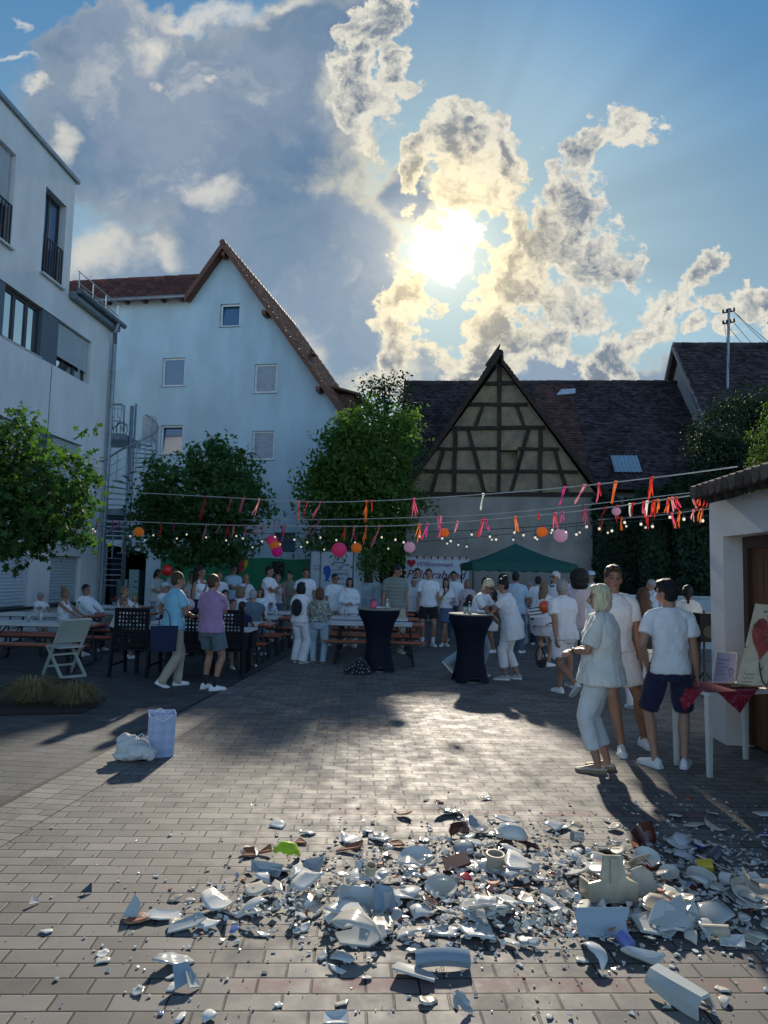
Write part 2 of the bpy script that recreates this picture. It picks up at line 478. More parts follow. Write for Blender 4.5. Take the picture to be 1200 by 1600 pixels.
# seating strip of larger slabs left of the drain
dA, dB = gnd(0, 1262), gnd(308, 1100)
ddir = (dB - dA).to_2d().normalized()
dn = Vector((-ddir.y, ddir.x))
def dline(t, off, z):
    p = dA.to_2d() + ddir * t + dn * off
    return (p.x, p.y, z)
g = MB()
g.add([dline(-8, 0.03, .004), dline(16, 0.03, .004), dline(16, 12, .004), dline(-8, 12, .004)], [(0, 1, 2, 3)])
g.build('side_pavement', PAVB, kind='structure')
g = MB()
g.add([dline(-8, -0.005, .006), dline(16, -0.005, .006), dline(16, 0.035, .006), dline(-8, 0.035, .006)], [(0, 1, 2, 3)])
g.build('path_drain', mat('drain_black', (0.012, 0.012, 0.014), 0.6), kind='structure')
# soldier course beside the drain
PAVS = paver_mat('paver_edge', (0.14, 0.134, 0.125), (0.22, 0.21, 0.196), (0.016, 0.015, 0.015, 1), math.atan2(ddir.y, ddir.x) + PI / 2, w=0.225, h=0.112, freq=1000, origin=(dA.x, dA.y))
g = MB()
g.add([dline(-8, -0.44, .004), dline(16, -0.44, .004), dline(16, -0.005, .004), dline(-8, -0.005, .004)], [(0, 1, 2, 3)])
g.build('pavement_edge', PAVS, kind='structure')
# ================================================================ buildings
from mathutils.geometry import tessellate_polygon
M_WHITE = mat('render_white', (0.72, 0.73, 0.73), 0.85, 0.10, 1.2, bump=0.5, bscale=60, stretch=(1, 1, .4))
M_BLUEW = mat('render_pale_blue', (0.42, 0.56, 0.645), 0.85, 0.11, 0.9, bump=0.5, bscale=45, stretch=(1, 1, .4))
M_PANEL = mat('panel_slate', (0.10, 0.135, 0.165), 0.6, 0.06)
M_FRAME = mat('frame_anthracite', (0.03, 0.033, 0.038), 0.45)
M_RAIL = mat('rail_dark', (0.022, 0.02, 0.025), 0.5)
M_ALU = mat('aluminium', (0.50, 0.53, 0.55), 0.4, 0.08, metal=0.6)
M_GALV = mat('galvanised', (0.27, 0.33, 0.37), 0.5, 0.15, 8, metal=0.5)
M_ZINC = mat('zinc_gutter', (0.23, 0.27, 0.30), 0.45, 0.15, 5, metal=0.7)
M_SHUT = mat('shutter_slat', (0.47, 0.53, 0.57), 0.5, 0.05)
M_GLASS = mat('window_glass', (0.035, 0.11, 0.21), 0.04, 0.05, spec=1.0, metal=0.0, coat=1.0)  # blue base colour stands in for reflected sky
M_GLASSR = mat('window_glass_mirror', (0.55, 0.62, 0.66), 0.03, 0.02, metal=0.95)
M_WINW = mat('window_white', (0.72, 0.74, 0.75), 0.5)
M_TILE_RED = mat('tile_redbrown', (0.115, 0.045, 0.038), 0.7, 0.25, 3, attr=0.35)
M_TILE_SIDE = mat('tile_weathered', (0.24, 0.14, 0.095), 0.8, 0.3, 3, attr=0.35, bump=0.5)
M_WOODB = mat('wood_bargeboard', (0.13, 0.05, 0.028), 0.6, 0.25, 5, stretch=(1, 1, 4))
M_DARK = mat('interior_dark', (0.012, 0.014, 0.018), 0.9)
M_BLINDW = mat('curtain_grey', (0.33, 0.38, 0.44), 0.9)
def wall_poly(mb, outer, holes, y, depth, m=None, reveal=0.2):
    polys = [[Vector((x, z, 0)) for x, z in outer]] + [[Vector((x, z, 0)) for x, z in h] for h in holes]
    tris = tessellate_polygon(polys)
    flat = [(p.x, y, p.y) for q in polys for p in q]
    mb.add(flat, [tuple(t) for t in tris], m=m)
    for h in holes:
        n = len(h)
        vs_ = [(x, y, z) for x, z in h] + [(x, y + reveal, z) for x, z in h]
        mb.add(vs_, [(i, (i + 1) % n, n + (i + 1) % n, n + i) for i in range(n)], m=m)
    n = len(outer)
    vs_ = [(x, y, z) for x, z in outer] + [(x, y + depth, z) for x, z in outer]
    mb.add(vs_, [(i, (i + 1) % n, n + (i + 1) % n, n + i) for i in range(n)] + [tuple(range(n, 2 * n))], m=m)
def rect(x0, x1, z0, z1): return [(x0, z0), (x1, z0), (x1, z1), (x0, z1)]
def shutter(root, x0, x1, z0, z1, y, slat=0.045, mt=None):
    s = MB()
    n = max(2, int((z1 - z0) / slat))
    for i in range(n):
        z = z0 + (i + 0.5) * (z1 - z0) / n
        h = (z1 - z0) / n
        s.add([(x0, y, z - h * .5), (x1, y, z - h * .5), (x1, y - 0.012, z - h * .1), (x0, y - 0.012, z - h * .1), (x1, y - 0.008, z + h * .32), (x0, y - 0.008, z + h * .32), (x1, y + 0.004, z + h * .5), (x0, y + 0.004, z + h * .5)], [(0, 1, 2, 3), (3, 2, 4, 5), (5, 4, 6, 7)])
    return s.build('shutter', mt or M_SHUT, root)
def win_b(root, x0, x1, z0, z1, y, fr=0.06, fmat=None, gmat=None, mull=0, sill=True, opened=False, curtain=False):
    fmat = fmat or M_WINW
    s = MB()
    yy = y + 0.10
    s.box(((x0 + x1) / 2, yy, z1 - fr / 2), (x1 - x0, .06, fr))
    s.box(((x0 + x1) / 2, yy, z0 + fr / 2), (x1 - x0, .06, fr))
    s.box((x0 + fr / 2, yy, (z0 + z1) / 2), (fr, .058, z1 - z0 - 2 * fr))
    s.box((x1 - fr / 2, yy, (z0 + z1) / 2), (fr, .058, z1 - z0 - 2 * fr))
    for i in range(mull):
        xm = x0 + (x1 - x0) * (i + 1) / (mull + 1)
        s.box((xm, yy, (z0 + z1) / 2), (fr * 1.5, .056, z1 - z0 - 2 * fr))
    w = s.build('window', fmat, root)
    p = MB()
    tz = 0.10 if opened else 0.0
    p.hexa([(x0 + fr, yy + .0, z0 + fr), (x1 - fr, yy + .0, z0 + fr), (x1 - fr, yy + .012, z0 + fr), (x0 + fr, yy + .012, z0 + fr),
            (x0 + fr, yy + tz, z1 - fr), (x1 - fr, yy + tz, z1 - fr), (x1 - fr, yy + .012 + tz, z1 - fr), (x0 + fr, yy + .012 + tz, z1 - fr)])
    p.build('pane', gmat or M_GLASS, w)
    if curtain:
        c = MB()
        n = 14
        for i in range(n):
            xa, xb = x0 + fr + (x1 - x0 - 2 * fr) * i / n, x0 + fr + (x1 - x0 - 2 * fr) * (i + 1) / n
            c.add([(xa, yy - .004 - .012 * (i % 2), z0 + fr), (xb, yy - .004 - .012 * ((i + 1) % 2), z0 + fr), (xb, yy - .004 - .012 * ((i + 1) % 2), z1 - fr), (xa, yy - .004 - .012 * (i % 2), z1 - fr)], [(0, 1, 2, 3)])
        c.build('curtain', M_BLINDW, w)
    b = MB()
    b.box(((x0 + x1) / 2, y + 0.3, (z0 + z1) / 2), (x1 - x0 - 2 * fr, .02, z1 - z0 - 2 * fr))
    b.build('room', M_DARK, w)
    if sill:
        q = MB()
        q.box(((x0 + x1) / 2, y + .035, z0 - .02), (x1 - x0 + .08, .19, .03))
        q.build('sill', M_ZINC if fmat is M_WINW else M_ALU, w)
    return w
def balcony_rail(root, x0, x1, z0, z1, y):
    s = MB()
    s.beam((x0, y, z1), (x1, y, z1), .03, .03)
    s.beam((x0, y, z0), (x1, y, z0), .03, .03)
    n = int((x1 - x0) / 0.11)
    for i in range(n + 1):
        x = x0 + (x1 - x0) * i / n
        s.box((x, y, (z0 + z1) / 2), (.035, .02, z1 - z0 - .03))
    s.build('railing', M_RAIL, root)
def tiled(name, p0, u, U, v, V, tw, ch, mt, parent, seed=1, thick=.02, jit=.006, sagz=0.0, lift=0.02, clip=None, missing=0.0, wavy=False):
    rnd = random.Random(seed)
    p0, u, v = Vector(p0), Vector(u).normalized(), Vector(v).normalized()
    nrm = u.cross(v).normalized()
    if nrm.z < 0: nrm = -nrm
    s = MB()
    nu, nv = int(U / tw), int(V / ch)
    tw, ch = U / nu, V / nv
    for j in range(nv):
        off = 0.5 * tw if (j % 2 and not wavy) else 0.0
        rowj = rnd.uniform(-.5, .5) * jit
        for i in range(nu + (1 if off else 0)):
            a = max(0.0, i * tw - off)
            b = min(U, (i + 1) * tw - off)
            if b - a < 0.02 or rnd.random() < missing: continue
            if clip and not clip((a + b) / 2, (j + .5) * ch): continue
            sg = -sagz * math.sin(PI * (a + b) / 2 / U)
            z = lift + rnd.uniform(-1, 1) * jit + sg
            lo = p0 + v * (j * ch - ch * .12 + rowj + rnd.uniform(-1, 1) * jit)
            hi = p0 + v * ((j + 1) * ch + ch * .05)
            g_ = .004
            A, B, C_, D_ = lo + u * (a + g_), lo + u * (b - g_), hi + u * (b - g_), hi + u * (a + g_)
            t1, t0 = nrm * (z + thick), nrm * z
            h0, h1 = nrm * (z - lift), nrm * (z - lift + thick * .5)
            var = rnd.random()
            if wavy:
                mid = (A + B) / 2
                mdh = (C_ + D_) / 2
                s.add([A + t0, mid + t1 * 2.2, B + t0, C_ + h0, mdh + h1 * 2.4, D_ + h0, A + h0 * 0, mid, B], [(0, 1, 4, 5), (1, 2, 3, 4), (0, 6, 7, 1), (1, 7, 8, 2)], a=var)
            else:
                s.add([A + t0, B + t0, B + t1, A + t1, C_ + h0, D_ + h0, C_ + h1, D_ + h1], [(0, 1, 2, 3), (3, 2, 6, 7), (1, 4, 6, 2), (0, 3, 7, 5)], a=var)
    return s.build(name, mt, parent)
def slab(mb, p0, u, U, v, V, th, m=None):
    p0, u, v = Vector(p0), Vector(u).normalized(), Vector(v).normalized()
    n = u.cross(v).normalized()
    if n.z < 0: n = -n
    a, b, c, d = p0, p0 + u * U, p0 + u * U + v * V, p0 + v * V
    mb.hexa([a - n * th, b - n * th, c - n * th, d - n * th, a, b, c, d], m=m)
def ridge(root, a, b, r, mt, step=.33, seed=3):
    s = MB()
    a, b = Vector(a), Vector(b)
    L = (b - a).length
    n = int(L / step)
    d = (b - a) / n
    rnd = random.Random(seed)
    for i in range(n):
        q0 = a + d * i
        q1 = a + d * (i + 1.08)
        z = Vector((0, 0, rnd.uniform(-.01, .01)))
        s.tube([q0 + z, q1 + z], [r * 1.12, r], 8, a=rnd.random())
    return s.build('ridge_tiles', mt, root)

# ---- A: white modern block along the left side ------------------------------
A = empty('apartment_block', (-9.1, 0, 0), rad(86.6), 'white rendered modern block with slate window bands along the left side', 'building')
ZR, ZL, SE, SL = 11.45, 8.42, 17.28, 19.84
holes = []
jul = [(15.98, 16.93, 8.5, 10.62), (13.6, 14.76, 8.5, 10.62), (9.0, 10.2, 8.5, 10.6)]
for x0, x1, z0, z1 in jul: holes.append(rect(x0, x1, z0, z1))
band = rect(9.0, 18.62, 6.53, 7.72)
holes.append(band)
band1 = rect(9.0, 18.45, 3.62, 4.86)
holes.append(band1)
gsh = [(17.22, 18.74, .70, 1.93), (14.3, 16.42, .70, 1.93), (11.5, 13.5, .70, 1.93)]
for x0, x1, z0, z1 in gsh: holes.append(rect(x0, x1, z0, z1))
w = MB()
wall_poly(w, [(2, 0), (SL, 0), (SL, ZL), (SE, ZL), (SE, ZR), (2, ZR)], holes, 0, 9.0, reveal=.22)
w.build('wall', M_WHITE, A)
r_ = MB()
r_.box(((2 + SE) / 2 + .04, 4.5, ZR + .05), (SE - 2 + .1, 9.16, .1))
r_.build('roof', M_ZINC, A)
for x0, x1, z0, z1 in jul:
    if x0 > 15:
        win_b(A, x0, x1, z0, z1, .1, .07, M_FRAME, M_GLASS, 1, False)
    else:
        win_b(A, x0, x1, z0, z1 - .1, .12, .07, M_FRAME, M_GLASS, 0, False)
        shutter(A, x0 + .05, x1 - .05, 9.4, z1, .12)
    q = MB(); q.box(((x0 + x1) / 2, .06, z0 + .0), (x1 - x0 + .1, .3, .04)); q.build('sill', M_ALU, A)
    balcony_rail(A, x0 + .02, x1 - .02, z0 + .06, 9.46, .02)
# band level 2: glass, slate panel, half closed shutter
win_b(A, 14.72, 16.2, 6.56, 7.69, .04, .07, M_FRAME, M_GLASSR, 2, True)
for x0, x1 in ((16.2, 16.94), (13.7, 14.72), (9.0, 11.9)):
    p = MB(); p.box(((x0 + x1) / 2, .08, 7.125), (x1 - x0, .12, 1.16)); p.build('panel', M_PANEL, A)
win_b(A, 11.9, 13.7, 6.56, 7.69, .1, .07, M_FRAME, M_GLASS, 1, True)
win_b(A, 16.94, 18.6, 6.56, 7.69, .1, .06, M_FRAME, M_GLASSR, 2, True)
shutter(A, 16.98, 18.56, 6.86, 7.70, .1)
for x0, x1 in ((17.0, 18.4), (14.6, 16.0), (11.8, 13.4)):
    win_b(A, x0, x1, 3.65, 4.83, .12, .06, M_FRAME, M_GLASS, 1, True)
    shutter(A, x0 + .03, x1 - .03, 3.75, 4.84, .1)
for x0, x1 in ((16.0, 17.0), (13.4, 14.6), (9.0, 11.8)):
    p = MB(); p.box(((x0 + x1) / 2, .08, 4.24), (x1 - x0, .12, 1.21)); p.build('panel', M_PANEL, A)
p = MB(); p.box((18.425, .08, 4.24), (.05, .12, 1.21)); p.build('panel', M_WHITE, A)
for x0, x1, z0, z1 in gsh:
    shutter(A, x0 + .02, x1 - .02, z0 + .05, z1 - .01, .12, .075)
    q = MB(); q.box(((x0 + x1) / 2, .03, z0 + .01), (x1 - x0 + .12, .3, .05)); q.build('sill', M_FRAME, A)
# gutter, railing and drainpipe at the far corner
q = MB()
q.box(((SE + SL) / 2 + .02, .3, ZL + .09), (SL - SE + .0, 1.0, .17))
q.tube([(SE + .02, -.28, ZL + .2), (SL + .1, -.28, ZL + .2)], .075, 10)
q.build('gutter', M_ZINC, A)
q = MB()
for z in (.42, .72): q.tube([(SE + .05, -.2, ZL + z), (SL - .15, -.2, ZL + z)], .016, 6)
for i in range(4): q.tube([(SE + .1 + i * .75, -.2, ZL + .15), (SE + .1 + i * .75, -.2, ZL + .72)], .016, 6)
q.build('railing', M_ALU, A)
q = MB()
q.tube([(SL - .3, -.28, ZL + .16), (SL - .3, -.2, ZL - .1), (SL - .12, -.12, ZL - .4), (SL - .12, -.12, 0.05)], .062, 10)
for z in (1.2, 3.2, 5.4, 7.2): q.tube([(SL - .12, -.12, z), (SL - .12, -.12, z + .05)], .075, 10)
q.build('drainpipe', M_ZINC, A)
q = MB(); q.box((16.7, -.004, 5.3), (.02, .012, 2.4)); q.build('joint', M_ZINC, A)

# ---- B: pale blue gable house ----------------------------------------------
b0 = at(355, 600, 27)
B = empty('gable_house', (b0.x, 27.0, 0), rad(-10), 'pale blue plastered house with a tall steep gable and red tiled roof', 'building')
outer = [(-9.5, 0), (4.80, 0), (4.80, 7.50), (-.24, 14.22), (-1.45, 12.58), (-1.45, 12.55), (-9.5, 12.55)]
wins = [(-.42, .42, 11.19, 12.11, 1), (-2.76, -1.80, 8.85, 10.0, 0), (1.1, 2.01, 8.50, 9.64, 3), (-2.70, -1.75, 6.12, 7.28, 1), (-.76, -.26, 6.10, 6.83, 0), (1.1, 2.0, 5.88, 7.01, 2)]
holes = [rect(a, b, c, d) for a, b, c, d, _ in wins]
holes.append([(-4.80, .02), (-3.03, .02), (-3.03, 2.22), (-4.80, 2.58)])
holes.append(rect(2.13, 2.97, 2.37, 3.11))
w = MB()
wall_poly(w, outer, holes, 0, 8.5, reveal=.18)
w.build('wall', M_BLUEW, B)
for a, b, c, d, k in wins:
    win_b(B, a, b, c, d, .02, .07, M_WINW, M_GLASS, 0, True, opened=(k == 1), curtain=(k >= 2))
w = MB()
w.box((2.55, .16, 2.74), (.84, .02, .74)); o = w.build('window', M_GLASS, B)
w = MB()
for i in range(7): w.box((2.13 + .07 + i * .117, .02, 2.74), (.016, .016, .80))
for z in (2.45, 2.74, 3.04): w.box((2.55, .03, z), (.9, .014, .02))
w.build('window_bars', M_RAIL, B)
# dark passage room
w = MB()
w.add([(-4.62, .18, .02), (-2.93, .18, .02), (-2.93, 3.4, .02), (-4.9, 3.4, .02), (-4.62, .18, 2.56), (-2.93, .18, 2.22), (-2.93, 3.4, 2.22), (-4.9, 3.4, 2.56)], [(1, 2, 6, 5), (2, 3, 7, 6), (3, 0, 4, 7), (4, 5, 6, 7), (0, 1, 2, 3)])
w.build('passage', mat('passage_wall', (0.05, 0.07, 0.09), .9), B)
# right roof slope
top, eav = Vector((-.24, -.45, 14.35)), Vector((5.09, -.45, 7.12))
v = (top - eav)
u = Vector((0, 1, 0))
s = MB(); slab(s, eav, u, 9.4, v, v.length, .06); s.build('roof_boards', M_WOODB, B)
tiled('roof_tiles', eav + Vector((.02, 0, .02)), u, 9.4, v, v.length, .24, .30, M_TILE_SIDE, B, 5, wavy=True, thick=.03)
# left short slope
eav2 = Vector((-1.75, -.45, 12.25))
v2 = top - eav2
s = MB(); slab(s, eav2, u, 9.4, v2, v2.length, .06); s.build('roof_boards', M_WOODB, B)
tiled('roof_tiles', eav2 + Vector((-.02, 0, .02)), u, 9.4, v2, v2.length, .24, .30, M_TILE_SIDE, B, 6, wavy=True, thick=.03)
# bargeboards on the verge
s = MB()
nn = Vector((v.z, 0, -v.x)).normalized()
if nn.z < 0: nn = -nn
dn_ = Vector((0, 0, -.17))
s.hexa([eav + dn_ + Vector((0, -.03, 0)), top + dn_ + Vector((0, -.03, 0)), top + dn_ + Vector((0, .02, 0)), eav + dn_ + Vector((0, .02, 0)), eav + Vector((0, -.03, .09)), top + Vector((0, -.03, .13)), top + Vector((0, .02, .13)), eav + Vector((0, .02, .09))])
s.hexa([eav2 + dn_ + Vector((0, -.028, 0)), top + dn_ + Vector((0, -.028, 0)), top + dn_ + Vector((0, .018, 0)), eav2 + dn_ + Vector((0, .018, 0)), eav2 + Vector((0, -.028, .09)), top + Vector((0, -.028, .127)), top + Vector((0, .018, .127)), eav2 + Vector((0, .018, .09))])
for f in (.36, .78): 
    q = top.lerp(eav, f)
    s.box(q + Vector((-.12, .2, -.22)), (.16, .5, .16))
s.box((-.24, 0, 14.0), (.14, .8, .16))
s.build('bargeboard', M_WOODB, B)
ridge(B, (-.24, -.5, 14.42), (-.24, 8.9, 14.42), .11, M_TILE_RED)
# wing roof on the left
s = MB(); slab(s, (-9.6, -.4, 12.35), (1, 0, 0), 8.1, (0, 1.9, 1.55), 2.45, .06); s.build('roof_boards', M_WOODB, B)
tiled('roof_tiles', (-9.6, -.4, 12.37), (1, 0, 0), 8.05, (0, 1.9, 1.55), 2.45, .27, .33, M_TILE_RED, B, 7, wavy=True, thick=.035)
ridge(B, (-9.6, 1.5, 13.98), (-1.0, 1.5, 13.98), .1, M_TILE_RED)
s = MB(); s.tube([(-9.6, -.45, 12.33), (-1.7, -.45, 12.33)], .075, 8); s.build('gutter', M_ZINC, B)
s = MB()
for i in range(10): s.box((-9.2 + i * .8, -.2, 12.33), (.12, .4, .12))
s.build('rafters', M_WOODB, B)
# roof dormer near the right eave
s = MB()
q = eav.lerp(top, .13) + Vector((0, 1.3, 0))
s.box(q + Vector((.1, .9, .25)), (.7, 1.3, .7))
s.build('dormer', M_WOODB, B)
s = MB()
slab(s, q + Vector((.75, -.1, .55)), (0, 1, 0), 2.0, (-.95, 0, .28), 1.2, .08)
s.build('dormer_roof', M_TILE_SIDE, B)
s = MB()
q = eav.lerp(top, .36) + Vector((0, 1.0, .1))
s.box(q + Vector((0, 0, .12)), (.12, .25, .4)); s.box(q + Vector((.08, .05, .3)), (.25, .3, .05)); s.tube([q + Vector((.02, 0, .3)), q + Vector((.02, 0, .55))], .035, 8)
s.build('roof_vent', M_TILE_RED, B)

# ---- C: half timbered barn ---------------------------------------------------
M_BARNW = mat('barn_plaster', (0.31, 0.29, 0.262), 0.95, 0.2, 1.1, bump=1.0, bscale=14)
M_INFILL = mat('barn_infill', (0.35, 0.265, 0.165), 0.95, 0.3, 2.6, bump=1.6, bscale=9, col2=(0.20, 0.16, 0.115))
M_TIMBER = mat('old_timber', (0.042, 0.026, 0.02), 0.9, 0.35, 4, bump=1.0, bscale=30)
M_TILE_OLD = mat('tile_old_purple', (0.050, 0.038, 0.044), 0.85, 0.4, 1.3, attr=0.55, bump=.6, bscale=30)
M_TILE_MID = mat('tile_old_red', (0.095, 0.048, 0.042), 0.85, 0.3, 1.5, attr=0.4)
c0 = at(780, 700, 25)
Cb = empty('half_timbered_barn', (c0.x, 25.0, 0), rad(-10), 'old barn with a black half timbered gable above a bare plastered wall', 'building')
ZB = 4.5
w = MB()
wall_poly(w, [(-3.52, 0), (3.45, 0), (3.45, ZB), (-3.52, ZB)], [], 0, 7.5)
w.build('wall', M_BARNW, Cb)
w = MB()
gl = [(-3.45, ZB), (3.4, ZB), (.0, 9.35)]
wall_poly(w, gl, [rect(-.07, .66, 5.42, 6.16)], .03, .3, reveal=.3)
w.build('gable', M_INFILL, Cb)
w = MB(); w.box((.3, .36, 5.8), (.8, .03, .8)); w.build('loft_door', mat('loft_dark', (0.015, 0.013, 0.012), .9), Cb)
pegs = [((-3.6, 4.56), (3.45, 4.56), .16), ((-2.86, 5.40), (2.75, 5.37), .12), ((-2.25, 6.22), (-.07, 6.22), .10), ((.66, 6.20), (2.1, 6.18), .10), ((-1.72, 6.98), (1.6, 6.96), .14),
        ((-1.1, 7.84), (.98, 7.80), .13), ((-.55, 8.60), (.52, 8.60), .14), ((0, 4.6), (0, 9.3), .15), ((-1.58, 4.6), (-1.58, 7.0), .15), ((1.45, 4.6), (1.45, 6.98), .15),
        ((-.5, 4.6), (-1.12, 6.95), .14), ((.42, 4.6), (1.05, 6.95), .14), ((-2.42, 4.6), (-2.0, 6.15), .13), ((2.38, 4.6), (1.95, 6.15), .13), ((-.86, 7.0), (-.58, 7.8), .12), ((.88, 7.0), (.6, 7.78), .12),
        ((.64, 5.4), (.84, 6.16), .08)]
for i, ((x0, z0), (x1, z1), t) in enumerate(pegs):
    s = MB()
    y = .005 - .004 * (i % 5)
    wv = random.Random(i)
    pts = [Vector((x0 + (x1 - x0) * k / 4 + wv.uniform(-.012, .012), y, z0 + (z1 - z0) * k / 4 + wv.uniform(-.012, .012))) for k in range(5)]
    for k in range(4): s.beam(pts[k], pts[k + 1], t * wv.uniform(.88, 1.05), .10, up=(0, 1, 0))
    s.build('beam', M_TIMBER, Cb)
# rafters along the slopes, tile slopes and verges
def slope(root, pts, yf, depth, mtt, seed, tw=.18, ch=.16, bt=.16, side=1):
    """pts: (x,z) from eave to ridge"""
    for k in range(len(pts) - 1):
        a, b = Vector((pts[k][0], yf, pts[k][1])), Vector((pts[k + 1][0], yf, pts[k + 1][1]))
        v = b - a
        s = MB(); slab(s, a, (0, 1, 0), depth, v, v.length, .05); s.build('roof_boards', M_TIMBER, root)
        tiled('roof_tiles', a, (0, 1, 0), depth, v, v.length, tw, ch, mtt, root, seed + k, jit=.014, thick=.025)
        s = MB()
        s.hexa([a + Vector((0, -.03, -bt)), b + Vector((0, -.03, -bt)), b + Vector((0, .03, -bt)), a + Vector((0, .03, -bt)), a + Vector((0, -.03, .03)), b + Vector((0, -.03, .03)), b + Vector((0, .03, .03)), a + Vector((0, .03, .03))])
        s.build('bargeboard', M_TIMBER, root)
slope(Cb, [(-4.05, 4.42), (-3.2, 4.98), (-.02, 9.72)], -.35, 7.5, M_TILE_OLD, 30, bt=.26)
slope(Cb, [(4.0, 4.45), (3.25, 5.02), (.06, 9.45)], -.25, 7.5, M_TILE_MID, 40, bt=.2)
s = MB()
s.hexa([(-.42, -.42, 9.06), (-.02, -.42, 9.72), (-.02, -.36, 9.72), (-.42, -.36, 9.06), (-.52, -.42, 9.18), (.02, -.42, 9.98), (.02, -.36, 9.98), (-.52, -.36, 9.18)])
s.build('ridge_board', M_TIMBER, Cb)
ridge(Cb, (.02, -.3, 9.66), (.02, 7.2, 9.6), .1, M_TILE_OLD, seed=9)
s = MB()
for i in range(2): s.beam((-3.75 + i * .18, -.2, 4.42), (-3.3 + i * .1, -.2, 5.25), .07, .07)
s.build('brace', M_TIMBER, Cb)

# ---- D: long roof behind the barn ----------------------------------------------
d0 = at(850, 600, 32)
Dm = empty('long_barn', (d0.x, 32.0, 0), rad(-5), 'long dark tiled barn roof running behind the half timbered gable', 'building')
s = MB(); wall_poly(s, [(-6.3, 0), (6.3, 0), (6.3, 5.3), (-6.3, 5.3)], [], -4.6, 9); s.build('wall', M_BARNW, Dm)
eD = Vector((-6.5, -5.1, 5.05)); tD = Vector((-6.5, 0, 10.55))
vD = tD - eD
s = MB(); slab(s, eD, (1, 0, 0), 12.9, vD, vD.length, .06); slab(s, (-6.5, 5.1, 5.05), (1, 0, 0), 12.9, (0, -5.1, 5.5), vD.length, .06); s.build('roof_boards', M_TIMBER, Dm)
RX = 1.7
tiled('roof_tiles', eD, (1, 0, 0), 6.0, vD, vD.length, .18, .155, M_TILE_OLD, Dm, 51, jit=.016, thick=.028)
tiled('roof_tiles', eD + Vector((6.0, 0, 0)), (1, 0, 0), RX, vD, vD.length, .19, .17, M_TILE_MID, Dm, 52, jit=.012, thick=.028)
tiled('roof_tiles', eD + Vector((6.0 + RX, 0, 0)), (1, 0, 0), 12.9 - 6.0 - RX, vD, vD.length, .18, .155, M_TILE_OLD, Dm, 53, jit=.018, thick=.028)
ridge(Dm, (-6.5, 0, 10.6), (6.4, 0, 10.6), .12, M_TILE_OLD, .36, 11)
# skylight sheet and corrugated sheet
def on_slope(x, f, n=.06): 
    q = eD + vD * f + Vector((x + 6.5, 0, 0))
    return q + Vector((0, -vD.z, 0)).normalized() * n + Vector((0, 0, n * .6))
s = MB()
a, b, c, d = on_slope(.45, .86), on_slope(1.3, .88), on_slope(1.35, .93), on_slope(.7, .92)
s.prism([a, b, c, d], (0, -.02, .02)); s.build('skylight', mat('sky_sheet', (0.55, 0.62, 0.70), .35, metal=.2), Dm)
M_CORR = mat('corrugated_pale', (0.26, 0.39, 0.48), .5, .1)
s = MB()
a, b = on_slope(2.1, .12, .12), on_slope(3.15, .12, .12)
up = vD * .14
n_ = 14
for i in range(n_):
    q0 = a.lerp(b, i / n_); q1 = a.lerp(b, (i + 1) / n_)
    z0 = Vector((0, -.03 * (i % 2), .03 * (i % 2))); z1 = Vector((0, -.03 * ((i + 1) % 2), .03 * ((i + 1) % 2)))
    s.add([q0 + z0, q1 + z1, q1 + z1 + up, q0 + z0 + up], [(0, 1, 2, 3)])
s.build('roof_sheet', M_CORR, Dm)

# ---- E: taller house on the right ------------------------------------------------
E_ = empty('tall_house', (12.97, 31.0, 0), rad(-4), 'taller tiled house on the right with a small gable window', 'building')
eE = Vector((-.1, -5.3, 5.9)); tE = Vector((-.1, 0, 12.15)); vE = tE - eE
s = MB(); slab(s, eE, (1, 0, 0), 13, vE, vE.length, .06); slab(s, (-.1, 5.3, 5.9), (1, 0, 0), 13, (0, -5.3, 6.25), vE.length, .06); s.build('roof_boards', M_TIMBER, E_)
tiled('roof_tiles', eE, (1, 0, 0), 8.5, vE, vE.length, .19, .16, M_TILE_OLD, E_, 61, jit=.016, thick=.028, missing=.004)
ridge(E_, (-.1, 0, 12.2), (8.5, 0, 12.2), .12, M_TILE_OLD, .36, 12)
s = MB()
s.add([(.2, -4.9, 0), (.2, 4.9, 0), (.2, 4.9, 6.2), (.2, 0, 11.9), (.2, -4.9, 6.2)], [(0, 1, 2, 3, 4)])
s.add([(.2, -4.9, 0), (13, -4.9, 0), (13, -4.9, 6.2), (.2, -4.9, 6.2)], [(0, 1, 2, 3)])
s.build('wall', mat('gable_grey', (0.34, 0.33, 0.32), .9, bump=.6), E_)
s = MB(); s.box((.18, 1.15, 9.35), (.05, .8, 1.3)); s.build('window', M_GLASS, E_)
s = MB()
for sg in (-1, 1):
    s.hexa([(-.16, sg * 5.3, 5.72), (-.16, 0, 12.0), (-.04, 0, 12.0), (-.04, sg * 5.3, 5.72), (-.16, sg * 5.3, 5.93), (-.16, 0, 12.2), (-.04, 0, 12.2), (-.04, sg * 5.3, 5.93)])
s.build('bargeboard', mat('verge_grey', (0.15, 0.15, 0.155), .8), E_)
s = MB(); s.box((4.35, -.3, 12.5), (.5, .5, 1.4)); s.box((4.35, -.3, 13.22), (.62, .62, .08)); s.build('chimney', M_TILE_OLD, E_)
